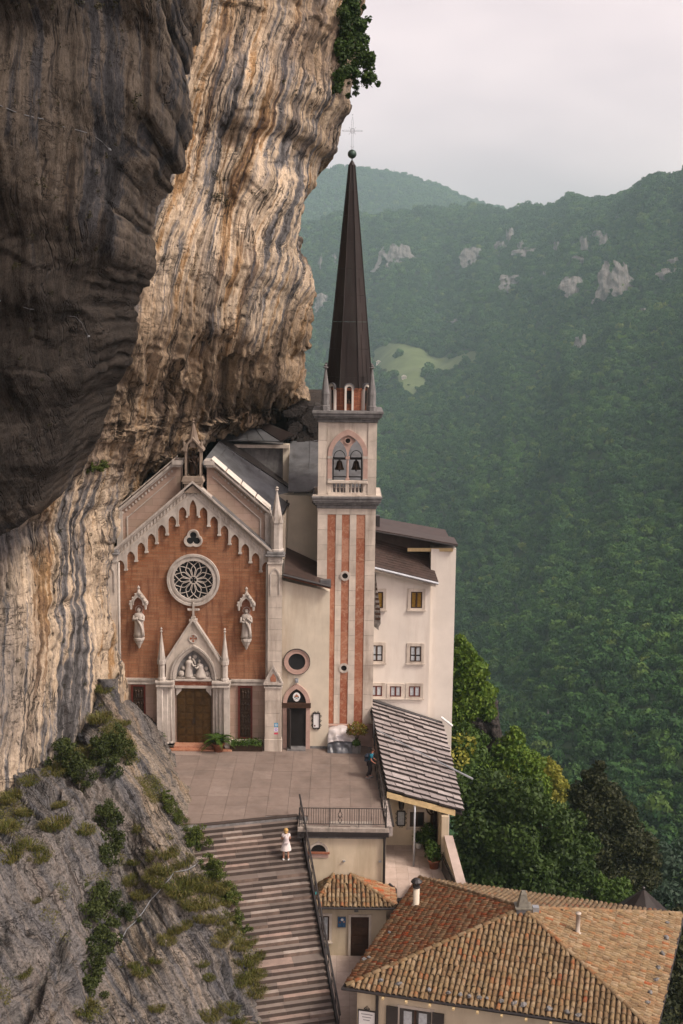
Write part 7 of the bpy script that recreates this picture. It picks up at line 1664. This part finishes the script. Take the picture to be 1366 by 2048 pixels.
cycad(-7.02, -.95, 'palm-like plant in a terracotta pot right of the portal door', 1); cycad(-10.95, -.9, 'palm-like plant in a terracotta pot left of the portal, half behind the rock', 2)
pb_ = thing('planter_box', 'long dark planter box with green plants between the palm pot and the pilaster', 'planter', (-5.35, -.6, 0))
mb = MB(); mb.ring([(-6.3, 0), (-4.45, 0), (-4.45, .38), (-6.3, .38)], [(-6.22, .06), (-4.53, .06), (-4.53, .32), (-6.22, .32)], -.92, -.90); mb.box(-6.3, -4.45, -.895, -.42, 0, .38); mb.build('box', M['bronze'], pb_)
rng = np.random.RandomState(4); P = np.c_[rng.uniform(-6.3, -4.5, 900), rng.uniform(-1.0, -.35, 900), .36+.34*rng.rand(900)**1.3*(.6+.4*np.sin(rng.rand(900)*9))]; foliage('foliage', P, np.tile([0, -.3, 1.], (900, 1)), .055, M['leaf'], pb_, 5)
px0 = atz(713, 1505, 0); tp = thing('potted_shrub', 'shrub with red and yellow-green leaves in a square stone planter by the tower foot', 'potted plant', (px0[0], px0[1], 0))
x, y = px0[0], px0[1]
mb = MB(); mb.box(x-.24, x+.24, y-.24, y+.24, 0, .46); mb.box(x-.27, x+.27, y-.27, y+.27, .40, .465); mb.build('planter', M['stone_grey'], tp, bevel=.015)
mb = MB(); [mb.tube([(x, y, .4), (x+.06*i, y, .9), (x+.2*i, y+.05*i, 1.5)], [.03, .025, .012], 5) for i in (-1.2, -.3, .6, 1.4)]; mb.build('stems', M['bark'], tp)
P, N = crown_points(np.random.RandomState(6), [((x, y, 1.45), (.62, .5, .40)), ((x-.3, y, 1.3), (.35, .35, .3)), ((x+.35, y, 1.35), (.32, .32, .32))], 1500, .3); foliage('foliage', P, N, .062, M['leaf_red'], tp, 7)
P, N = crown_points(np.random.RandomState(8), [((x-.02, y-.05, .58), (.26, .26, .24))], 400, .3); foliage('undergrowth', P, N, .06, M['leaf'], tp, 9)
q_ = atz(696, 1499, 0); t2 = thing('potted_shrub', 'small dark green plant in a low pot left of the square planter', 'potted plant', (q_[0], q_[1], 0)); pot(MB(), q_[0], q_[1], 0, .19, .26).build('pot', M['stone_grey'], t2)
P, N = crown_points(np.random.RandomState(10), [((q_[0], q_[1], .45), (.32, .3, .27))], 600, .3); foliage('foliage', P, N, .06, M['leaf'], t2, 11)
q_ = atz(868, 1736, FZ); t3 = thing('potted_shrub', 'leafy plant in a terracotta pot at the right end of the porch terrace', 'potted plant', (q_[0], q_[1], FZ)); pot(MB(), q_[0], q_[1], FZ, .32, .48).build('pot', M['terracotta'], t3, True)
P, N = crown_points(np.random.RandomState(12), [((q_[0], q_[1], FZ+.85), (.55, .5, .5)), ((q_[0]-.15, q_[1]+.1, FZ+1.2), (.35, .35, .3))], 900, .2); foliage('foliage', P, N, .10, M['leaf'], t3, 13, .8, .35)
q_ = atz(850, 1700, FZ); t4 = thing('potted_shrub', 'tall dark-leaved plants in pots along the porch end wall', 'potted plant', (q_[0], q_[1], FZ))
mb = MB(); [pot(mb, q_[0]+dx, q_[1]+dy, FZ, .2, .3) for dx, dy in ((-.35, .3), (.1, -.1))]
MB().add(mb.v[:len(mb.v)//2], mb.f[:len(mb.f)//2]).build('pot', M['clear_white'], t4); MB().add(mb.v[len(mb.v)//2:], [tuple(i-len(mb.v)//2 for i in f) for f in mb.f[len(mb.f)//2:]]).build('pot', M['bronze'], t4)
P, N = crown_points(np.random.RandomState(14), [((q_[0]+.1, q_[1]-.1, FZ+.9), (.5, .4, .7)), ((q_[0]-.35, q_[1]+.3, FZ+.6), (.35, .3, .35))], 900, .2); foliage('foliage', P, N, .11, M['leaf'], t4, 15, .8, .3)
# sheeted pile at the tower foot
tr_ = thing('sheeted_pile', 'pile under pale and dark plastic sheeting at the foot of the tower', 'covered pile', (.3, -.3, 0))
def drape(name, xa, xb, prof, mt, seed):
    nx, V = 40, []
    npf = 26; s_ = np.linspace(0, 1, npf); py_ = np.interp(s_, [p[0] for p in prof], [p[1] for p in prof]); pz_ = np.interp(s_, [p[0] for p in prof], [p[2] for p in prof])
    for i in range(nx):
        x = xa+(xb-xa)*i/(nx-1); k = math.sin(math.pi*min(1, max(0, i/(nx-1))))**.35
        for j in range(npf):
            nz = float(perlin(x*2.2+seed, s_[j]*3.5+x*.6, .5))*.16+float(perlin(x*5+seed, s_[j]*3+x, 1.5))*.07; V.append((x, py_[j]-nz*.8, max(.01, pz_[j]*(.72+.28*k)+nz*.6*(pz_[j] > .1))))
    MB().add(V, [(i*npf+j, (i+1)*npf+j, (i+1)*npf+j+1, i*npf+j+1) for i in range(nx-1) for j in range(npf-1)]).build(name, mt, tr_, True)
drape('dark_sheet', -.66, 1.15, [(0, -1.05, 0), (.2, -.95, .25), (.6, -.75, .62), (1, -.35, .85)], mat('dark_grey_sheet', (.07, .075, .085), .35, 3, .35, .3, 9, spec=.6), 3)
drape('pale_sheet', -.66, 1.05, [(0, -.82, .66), (.4, -.62, .95), (.8, -.1, 1.22), (1, .35, 1.30)], mat('pale_plastic_sheet', (.50, .47, .46), .15, 3, .3, .3, 9, spec=.6), 8)

# vegetation on the rock: find surface points by sight line
def proj(P):
    q = P.reshape(-1, 3)-CAM; w = q@_f; return 683+FPX*(q@_r2)/w, 1024-FPX*(q@_u2)/w, w
_pj = {}
for nm, P3, nu_ in (('A', P_A, nuA), ('B', P_BD, nuBD), ('C', P_C, nuC)):
    Q = P3[:, :nu_-3].reshape(-1, 3); _pj[nm] = (Q, *proj(Q))
def on_rock(nm, px, py):
    Q, a, b, w = _pj[nm]; d2 = (a-px)**2+(b-py)**2; m = d2 < max(9, d2.min()+4); i = np.where(m)[0]; return Vector(Q[i[np.argmin(w[i])]])
def grass_mesh(name, seed, n=90, L=.5, spread=.22, droop=.6, mt=None):
    rng = random.Random(seed); mb = MB()
    for k in range(n):
        a = rng.uniform(0, 6.28); r = spread*rng.random()**.5; b = Vector((r*math.cos(a), r*math.sin(a), rng.uniform(-.06, .02))); ln = L*rng.uniform(.55, 1.1); a2 = a+rng.uniform(-.7, .7); out = rng.uniform(.25, .95)
        w = Vector((-math.sin(a2), math.cos(a2), 0))*.014; p1 = b+Vector((math.cos(a2)*ln*.35*out, math.sin(a2)*ln*.35*out, ln*.55)); p2 = b+Vector((math.cos(a2)*ln*.9*out, math.sin(a2)*ln*.9*out, ln*(.80-droop*out)))
        mb.add([b-w, b+w, p1+w*.8, p1-w*.8, p2], [(0, 1, 2, 3), (3, 2, 4)])
    o = mb.build(name, mt); me = o.data; bpy.data.objects.remove(o); return me
def shrub_mesh(name, seed, mt, n=420, size=.07):
    rng = np.random.RandomState(seed); lobes = [((rng.normal()*.26, rng.normal()*.26, rng.uniform(.0, .75)), (rng.uniform(.10, .30),)*2+(rng.uniform(.10, .28),)) for _ in range(13)]
    P, N = crown_points(rng, lobes, n, .25); V, F = leaf_quads(P, N, size, rng, .9, .55); o = np_mesh(name, V, F, mt); me = o.data; bpy.data.objects.remove(o); return me
GM = [grass_mesh('grass_tuft', k, 110, .55, .24, .6, M['grass']) for k in range(3)]; SM = [shrub_mesh('shrub', 20+k, M['shrub_mid']) for k in range(3)]; DM = [shrub_mesh('shrub', 30+k, M['leaf']) for k in range(3)]; MM = [shrub_mesh('moss_tuft', 40+k, M['moss'], 200, .075) for k in range(3)]
vr = random.Random(17)
def scatter(nm, items, meshes, name, what, where, cat, group, push=.05, squash=1.0, axis=0):
    """one plant per spot; each label tells it from its neighbours by its place in the row"""
    items = sorted(items, key=lambda q: q[axis])
    for k, (px, py, s) in enumerate(items):
        p = on_rock(nm, px, py); dist = (p.y+74)
        o = piece(name, meshes[vr.randrange(len(meshes))], None, p+Vector((0, -push, -.04)), (vr.uniform(-.2, .2), vr.uniform(-.2, .2), vr.uniform(0, 6.28)), (s*dist/FPX, s*dist/FPX, s*dist/FPX*squash))
        n = len(items); side = ('left', 'top')[axis]; far = ('right', 'bottom')[axis]
        tail = '' if n == 1 else (', nearest the %s' % side if k == 0 else ', nearest the %s' % far if k == n-1 else ', %s from the %s' % (ordinal(k), side))
        tag(o, '%s %s%s' % (what, where, tail), cat, group)
J_ = lambda L, n, r: [(x+vr.uniform(-r, r), y+vr.uniform(-r, r), s*vr.uniform(.85, 1.2)) for x, y, s in L]
GB = [grass_mesh('grass_tuft', 5+k, 330, .42, .46, .5, M['grass']) for k in range(4)]; SB = [shrub_mesh('shrub', 60+k, M['shrub_mid'], 1300, .05) for k in range(3)]; DB = [shrub_mesh('shrub', 70+k, M['shrub_dark'], 1300, .05) for k in range(3)]
G, D_, B_ = 'grass_tuft', 'shrub', 'shrub'
scatter('C', [(200, 1436, 56), (232, 1470, 40), (186, 1352, 40), (206, 1378, 36), (250, 1445, 34)], GB, G, 'green grass tuft', 'where the pale cliff meets the outcrop', 'grass tuft', 'grass on the top ledge of the outcrop', axis=1)
scatter('C', [(228, 1490, 56), (205, 1515, 62), (244, 1518, 50), (228, 1545, 44)], DB, D_, 'dark bushy shrub', 'on the upper right shoulder of the outcrop', 'shrub', 'shrubs on the upper shoulder of the outcrop')
scatter('C', [(145, 1535, 66), (168, 1562, 54), (128, 1508, 44)], DB, D_, 'dark shrub', 'in the hollow at the foot of the pale cliff', 'shrub', 'shrubs in the hollow of the outcrop top')
scatter('C', [(105, 1545, 50), (60, 1565, 44), (20, 1595, 50), (112, 1648, 70), (62, 1690, 56), (18, 1712, 70), (80, 1712, 50), (20, 1655, 50), (120, 1608, 36), (170, 1660, 50), (45, 1625, 40)], GB, G, 'dry olive grass tuft', 'on the outcrop left ledges', 'grass tuft', 'grass on the left ledges of the outcrop', axis=1)
scatter('C', [(216, 1660, 60), (226, 1700, 56), (208, 1725, 50), (222, 1630, 40)], DB, D_, 'dark shrub', 'in the upper cleft right of the bluish rock slab', 'shrub', 'shrubs in the upper cleft of the outcrop', axis=1)
scatter('C', [(205, 1812, 66), (198, 1855, 70), (212, 1890, 66), (192, 1918, 62), (188, 1955, 62), (185, 1985, 50), (250, 1842, 44), (228, 1815, 44)], DB, D_, 'dark green shrub', 'in the deep lower cleft of the outcrop', 'shrub', 'shrubs in the cleft of the outcrop', axis=1)
scatter('C', [(366, 1600, 36), (378, 1616, 30), (370, 1584, 24)], SB, D_, 'bright green shrub', 'at the rock edge beside the paved square', 'shrub', 'shrubs at the rock edge by the square', .12, axis=1)
scatter('C', [(384, 1642, 40), (408, 1660, 40), (424, 1676, 34), (396, 1634, 30)], GB, G, 'grass tuft', 'on the rock at the stair head', 'grass tuft', 'grass at the rock edge by the stair head')
scatter('C', [(436, 1685, 52), (452, 1705, 48), (460, 1735, 44), (440, 1662, 40), (466, 1772, 42), (474, 1806, 40), (482, 1838, 36), (492, 1866, 34)], SB, D_, 'leafy green shrub', 'hanging over the left side of the stairs', 'shrub', 'shrubs hanging over the stairs', .12, axis=1)
scatter('C', [(338, 1706, 52), (366, 1722, 50), (328, 1738, 50), (376, 1758, 66), (404, 1772, 66), (360, 1780, 60), (434, 1778, 70), (412, 1804, 66), (384, 1812, 56), (450, 1802, 56), (440, 1836, 56), (408, 1840, 50)], GB, G, 'long yellow-green grass tuft', 'on the middle slope above the stairs', 'grass tuft', 'grass on the middle slope of the outcrop')
scatter('C', [(310, 1752, 50), (284, 1792, 44), (322, 1768, 40), (368, 1852, 42), (350, 1862, 34), (270, 1722, 34), (262, 1762, 40)], GB, G, 'olive grass tuft', 'beside the cable on the outcrop', 'grass tuft', 'grass beside the cable on the outcrop')
scatter('C', [(456, 1862, 46), (440, 1882, 40), (478, 1890, 50), (490, 1922, 56), (498, 1952, 58), (508, 1984, 54), (480, 1962, 42), (504, 1880, 40), (512, 1912, 40), (520, 1945, 36)], GB, G, 'green grass tuft', 'on the outcrop edge by the lower stairs', 'grass tuft', 'grass on the lower edge of the outcrop', axis=1)
scatter('C', [(335, 1880, 42), (280, 1945, 42), (310, 1920, 32), (405, 1925, 32), (420, 2030, 50), (460, 2020, 46), (472, 2040, 40), (315, 2015, 40), (420, 1955, 28), (270, 1930, 28), (45, 1945, 40), (175, 2015, 54), (75, 1800, 22)], GB, G, 'small grass tuft', 'on the bare lower face of the outcrop', 'grass tuft', 'grass on the bare lower face of the outcrop')
moss = [(70, 365, 16), (88, 372, 20), (120, 250, 12), (165, 185, 12), (195, 345, 12), (168, 170, 10), (60, 110, 10), (270, 200, 24), (268, 225, 20), (40, 4, 30), (150, 5, 30), (190, 15, 26), (230, 10, 26), (100, 15, 20), (300, 5, 30), (115, 205, 10), (155, 275, 14), (240, 60, 12), (120, 90, 10), (90, 60, 10), (75, 205, 12), (30, 205, 14), (235, 300, 14), (215, 320, 12), (190, 380, 14), (175, 430, 16), (130, 460, 12), (110, 400, 12), (60, 470, 14), (20, 430, 14), (30, 540, 24), (100, 590, 14), (150, 520, 12), (190, 500, 12), (60, 660, 12), (120, 700, 12), (80, 760, 12), (40, 720, 10), (160, 620, 12), (20, 820, 12), (100, 850, 12), (60, 900, 12), (40, 290, 10), (220, 130, 10), (180, 60, 8)]
for lo_, hi_, nm_ in ((-1, 55, 'topmost'), (55, 240, 'upper'), (240, 385, 'middle'), (385, 545, 'lower middle'), (545, 2000, 'lowest')):
    scatter('A', [q for q in moss if lo_ < q[1] <= hi_], MM, 'moss_tuft', 'dark moss tuft', 'on the %s part of the overhang' % nm_, 'moss tuft', 'moss tufts on the %s part of the dark overhang' % nm_, .02)
mossb = [(428, 352, 16), (440, 400, 22), (455, 408, 16), (530, 386, 9), (512, 390, 9), (545, 384, 8), (489, 404, 7), (567, 388, 7), (450, 360, 8), (412, 384, 9), (570, 170, 16), (590, 190, 14), (505, 200, 12), (380, 250, 8), (395, 180, 8), (545, 690, 8), (500, 640, 8), (475, 180, 10), (265, 600, 8), (270, 690, 8), (210, 880, 8), (245, 745, 8), (120, 1065, 10), (150, 1055, 9), (125, 1150, 12), (128, 1285, 10), (175, 1235, 9), (40, 1325, 14), (135, 1310, 14), (55, 1300, 14), (35, 1365, 9), (130, 1375, 9), (170, 1370, 10), (182, 1070, 7), (108, 1208, 8), (620, 808, 16), (608, 806, 12)]
for lo_, hi_, nm_ in ((-1, 300, 'top of the pale cliff'), (300, 500, 'ledge line across the pale cliff'), (500, 1000, 'pale cliff above the church'), (1000, 1240, 'pale cliff left of the church gable'), (1240, 3000, 'pale cliff left of the portal')):
    scatter('B', [q for q in mossb if lo_ < q[1] <= hi_], MM, 'moss_tuft', 'small plant tuft', 'on the %s' % nm_, 'moss tuft', 'plant tufts on the %s' % nm_, .02)
scatter('B', [(202, 938, 34), (188, 942, 22)], SB, 'shrub', 'small bright leafy shrub', 'on the cliff left of the church gable', 'shrub', 'leafy sprigs on the cliff left of the church', .1)
# low grass and moss matted over the outcrop, thickest along its right edge
Q, qa, qb, qw = _pj['C']; rng = np.random.RandomState(91)
edge_x = np.interp(qb, [1338, 1462, 1580, 1712, 1850, 1960, 2060, 2300], [228, 288, 340, 444, 496, 538, 566, 596])
dens = np.clip(1-(edge_x-qa)/95, 0, 1)*.85 + .30 + .9*fbm(Q[:, 0]*.45, Q[:, 1]*.45, Q[:, 2]*.5, 4)
ledge = np.exp(-((qb-(1640-.75*qa))/42)**2)*(qa < 270)*.6
ok = np.where((dens+ledge > .82) & (qb > 1380) & (qb < 2100) & (qa > -20))[0]
ok = rng.choice(ok, min(len(ok), 11000), False)
base = np.repeat(Q[ok], 5, 0) + rng.normal(size=(len(ok)*5, 3))*[.09, .05, .09] + [0, -.05, .0]
Nn = np.tile([0.1, -.55, .8], (len(base), 1)); V, F = leaf_quads(base, Nn, .052, rng, .9, .28)
o = np_mesh('grass', V, F, M['grass']); tag(o, kind='stuff')
# bush overhanging the cliff top at the right
bt = thing('shrub', 'large green bush hanging from the top right edge of the cliff', 'shrub', tuple(at(690, 120, 8)))
_rb = random.Random(6); lob = [(at(px+_rb.uniform(-12, 14), py+_rb.uniform(-16, 14), Y+_rb.uniform(-.4, .4)), (r_*_rb.uniform(.35, .8),)*3) for _q in range(4) for px, py, Y, r_ in ((705, 12, 7.6, .75), (716, 40, 7.6, .55), (700, 62, 7.4, .8), (716, 88, 7.4, .75), (728, 118, 7.4, .7), (735, 150, 7.4, .55), (712, 140, 7.2, .7), (690, 100, 6.9, .9), (680, 140, 6.6, .7), (668, 165, 6.4, .5), (690, 40, 7.0, .7), (722, 170, 7.6, .4), (744, 172, 7.5, .35), (742, 128, 7.5, .4), (724, 66, 7.5, .4), (722, 30, 7.6, .4), (700, 180, 7.4, .35))]
P, N = crown_points(np.random.RandomState(60), lob, 9000, .1); foliage('foliage', P, N, .10, M['leaf_deep'], bt, 61)
P, N = crown_points(np.random.RandomState(62), lob[3:40:2], 1600, .7); foliage('foliage', P, N, .11, M['leaf'], bt, 63)
mb = MB()
for (a_, b_) in (((685, 120), (728, 118)), ((690, 60), (735, 150)), ((680, 90), (716, 40)), ((690, 140), (745, 175))): p, q = at(*a_, 8), at(*b_, 7.4); mb.tube([p, (p+q)/2+[0, 0, .2], q], [.06, .04, .015], 5)
mb.build('branches', M['bark'], bt)
# cables fixed along the rock
def cable(nm, pts, label, r=.02, mt='metal_light'):
    P = []
    for (a_, b_) in zip(pts[:-1], pts[1:]):
        for t in (0, .5): P.append(on_rock(nm, a_[0]+(b_[0]-a_[0])*t, a_[1]+(b_[1]-a_[1])*t)+Vector((.0, -.10, .06)))
    P.append(on_rock(nm, *pts[-1])+Vector((0, -.05, .02)))
    t_ = thing('cable', label, 'cable', tuple(P[0])); MB().tube(P, r, 5).build('wire', M[mt], t_)
    for p in (P[0], P[-1]): MB().tube([p+Vector((0, .3, 0)), p+Vector((0, -.04, 0))], .04, 6).build('anchor', M['metal_light'], t_)
cable('A', [(2, 216), (60, 235), (120, 254), (182, 270), (222, 300)], 'thin steel cable across the upper part of the dark overhang', .013, 'metal_grey')
cable('A', [(2, 606), (60, 620), (110, 630), (160, 637), (212, 645)], 'pale cable across the lower part of the dark overhang', .013, 'metal_grey')
cable('C', [(424, 1694), (400, 1722), (376, 1738), (350, 1745), (330, 1768), (300, 1802), (270, 1842), (242, 1880)], 'grey steel cable crossing the grassy outcrop beside the stairs', .022)
cable('C', [(240, 1882), (252, 1930), (262, 1990), (268, 2040)], 'dark cable running straight down the lower outcrop face', .02, 'metal_dark')

# ------------------------------------------------------------------ trees right of the church
def tree(name, label, base, top, lobes, mt, n, size, seed, shell=.45, extra=None, group='trees beside the sanctuary', aspect=.6, jit=.9):
    t = thing(name, label, 'tree', tuple(base), group); b, tp_ = Vector(base), Vector(top)
    mb = MB(); mb.tube([b, b.lerp(tp_, .4), b.lerp(tp_, .85)], [.32, .22, .06], 8); mb.build('trunk', M['bark'], t)
    mb = MB(); 
    for c, r_ in lobes: s_ = b.lerp(tp_, .35); mb.tube([s_, Vector(c)*.6+s_*.4+Vector((0, 0, .3)), Vector(c)], [.10, .07, .02], 5)
    mb.build('limbs', M['bark'], t)
    P, N = crown_points(np.random.RandomState(seed), lobes, n, shell); foliage('crown', P, N, size, mt, t, seed+1, jit, aspect)
    if extra: P, N = crown_points(np.random.RandomState(seed+2), extra[0], extra[1], .8); foliage('young_leaves', P, N, size, extra[2], t, seed+3)
    return t
def lobes_px(L): return [(tuple(at(px, py, Y)), (r_*(Y+74)/FPX, r_*(Y+74)/FPX, r_*(Y+74)/FPX*.85)) for px, py, Y, r_ in L]
def gz1(x, y): return float(ground_z([x], [y])[0])
def place(px, py, Y, dz=0): p = at(px, py, Y); return (p[0], p[1], p[2]+dz)
L = lobes_px([(930, 1590, 8, 50), (985, 1580, 8, 52), (1040, 1600, 7, 60), (960, 1650, 7, 60), (1090, 1640, 8, 58), (1020, 1680, 6, 66), (1120, 1700, 8, 62), (930, 1710, 7, 50), (1060, 1750, 6, 66), (980, 1760, 6, 56), (1150, 1740, 9, 48), (1175, 1690, 9, 30), (1150, 1640, 9, 26), (1120, 1790, 8, 56), (1010, 1800, 7, 50)])
tree('broadleaf_tree', 'large dark green leafy tree behind the big tiled roof, nearest of the trees', place(1040, 1880, 8, -3), place(1040, 1590, 8), L, M['leaf_deep'], 26000, .15, 101, .35)
L = lobes_px([(1030, 1478, 26, 24), (1020, 1510, 26, 44), (985, 1545, 26, 48), (1055, 1530, 26, 38), (1020, 1570, 26, 54), (960, 1590, 26, 40), (1065, 1575, 26, 42), (1030, 1462, 26, 12)])
tree('broadleaf_tree', 'bright green tree with a pointed crown behind the nearest leafy tree', place(1025, 1760, 26, -3), place(1028, 1460, 26), L, M['leaf_bright'], 13000, .165, 111, .4)
L = lobes_px([(1090, 1545, 34, 36), (1110, 1575, 34, 32), (1070, 1560, 34, 28), (1100, 1600, 34, 36)])
tree('broadleaf_tree', 'yellow-green tree showing between the bright pointed tree and the dark yew', place(1095, 1760, 34, -4), place(1092, 1530, 34), L, M['leaf_yellow'], 5200, .17, 121, .45)
L = lobes_px([(1012, 1572, 17, 24), (1040, 1590, 17, 20), (990, 1580, 17, 16)])
tree('small_tree', 'small yellowish flowering tree top in front of the bright pointed tree', place(1015, 1760, 17, -3), place(1012, 1560, 17), L, M['leaf_yellow'], 1500, .15, 131, .5)
L = lobes_px([(1190, 1560, 24, 28), (1165, 1590, 24, 34), (1215, 1590, 24, 34), (1190, 1620, 24, 52), (1150, 1640, 24, 38), (1245, 1630, 24, 36), (1180, 1690, 24, 66), (1250, 1680, 24, 50), (1285, 1690, 24, 34), (1210, 1750, 24, 70), (1140, 1720, 24, 46), (1280, 1750, 24, 46), (1200, 1532, 24, 14), (1172, 1550, 24, 12), (1300, 1720, 24, 26)])
tree('yew_tree', 'very dark brownish-green yew with a ragged pointed crown on the right', place(1200, 1900, 24, -3), place(1195, 1530, 24), L, M['leaf_brown'], 34000, .15, 141, .25, None, 'trees beside the sanctuary', .5)
L = lobes_px([(925, 1310, 26, 32), (940, 1345, 26, 42), (915, 1370, 26, 40), (960, 1390, 26, 36), (930, 1410, 26, 42), (975, 1425, 26, 22), (920, 1280, 26, 14), (900, 1340, 26, 30), (905, 1420, 26, 40)])
tree('broadleaf_tree', 'leafy tree hanging over a grey crag right behind the white guest house', place(925, 1500, 28, -2), place(925, 1300, 27), L, M['leaf_bright'], 12000, .16, 151, .4)
L = lobes_px([(930, 1470, 18, 30), (915, 1500, 16, 30), (945, 1510, 18, 34), (925, 1545, 16, 36), (955, 1480, 20, 26), (900, 1530, 16, 30), (960, 1560, 18, 34)])
tree('small_tree', 'small tree with scattered yellowish leaves beside the porch roof', place(930, 1640, 17, -2), place(930, 1470, 17), L, M['leaf'], 4200, .16, 161, .4, (lobes_px([(925, 1490, 15.5, 30), (915, 1520, 14, 26)]), 260, M['leaf_yellow']))
L = lobes_px([(1330, 1720, 40, 40), (1360, 1760, 40, 50), (1310, 1780, 38, 40), (1345, 1810, 36, 50), (1260, 1800, 34, 40), (1380, 1700, 42, 40), (1290, 1830, 34, 40), (1230, 1830, 30, 50), (1400, 1800, 36, 50)])
tree('conifer_tree', 'bluish-green conifer foliage at the right edge behind the pavilion', place(1330, 2000, 40, -4), place(1330, 1700, 40), L, M['leaf_blue'], 5500, .22, 171, .4)
L = lobes_px([(1235, 1795, 12, 26), (1260, 1800, 12, 22), (1215, 1800, 12, 24), (1200, 1770, 14, 26), (1245, 1770, 14, 20)])
tree('small_tree', 'low green shrubby tree between the dark yew and the pavilion roof', place(1235, 1900, 12, -2), place(1235, 1780, 12), L, M['leaf'], 2600, .15, 181, .4)
L = lobes_px([(1345, 1880, 0, 36), (1375, 1930, 0, 50), (1350, 1960, -2, 40), (1340, 2010, -4, 44), (1385, 2000, -4, 50), (1330, 2060, -6, 40), (1360, 1840, 4, 30)])
tree('small_tree', 'very dark bushy tree behind the right corner of the big tiled roof', place(1370, 2150, -2, -2), place(1360, 1880, -1), L, M['leaf_brown'], 6000, .14, 191, .4)
# crag under the hanging tree
mb = MB(); rk = random.Random(77)
for k in range(20):
    c = at(rk.uniform(900, 985), rk.uniform(1420, 1520), 29); r_ = rk.uniform(.7, 1.9); mb.ball((c[0], 30+rk.uniform(-.7, .7), c[2]), r_, 7, sz=rk.uniform(1.0, 1.7))
for k in range(8):
    c = at(rk.uniform(972, 990), 1440+k*9, 28); mb.ball((c[0], 28.6+rk.uniform(-.4, .4), c[2]), rk.uniform(.45, .8), 7, sz=1.7)
o = mb.build('crag', M['rock_low']); tag(o, kind='structure')
dm_ = o.modifiers.new('rough', 'SUBSURF'); dm_.levels = 2; dm_.render_levels = 2
tx = bpy.data.textures.new('crag_noise', 'CLOUDS'); tx.noise_scale = .7; dd = o.modifiers.new('noise', 'DISPLACE'); dd.texture = tx; dd.strength = .9; dd.texture_coords = 'GLOBAL'
# ------------------------------------------------------------------ air
zmin = min(float(TZ.min()), -20) - 1.0; zmax = float(TZ.max()) + 22
zmax = max(zmax, 62)
hz = MB().box(-1500, 2300, -200, 5300, zmin, zmax).build('haze', [])
tag(hz, kind='stuff')
hm = bpy.data.materials.new('haze_air'); hm.use_nodes = True; ht = hm.node_tree; ht.nodes.clear()
hv = ht.nodes.new('ShaderNodeVolumePrincipled'); ho = ht.nodes.new('ShaderNodeOutputMaterial')
hv.inputs['Color'].default_value = (.64, .88, .95, 1); hv.inputs['Density'].default_value = .000128; hv.inputs['Anisotropy'].default_value = 0.0
ht.links.new(hv.outputs[0], ho.inputs['Volume']); hz.data.materials.clear(); hz.data.materials.append(hm)
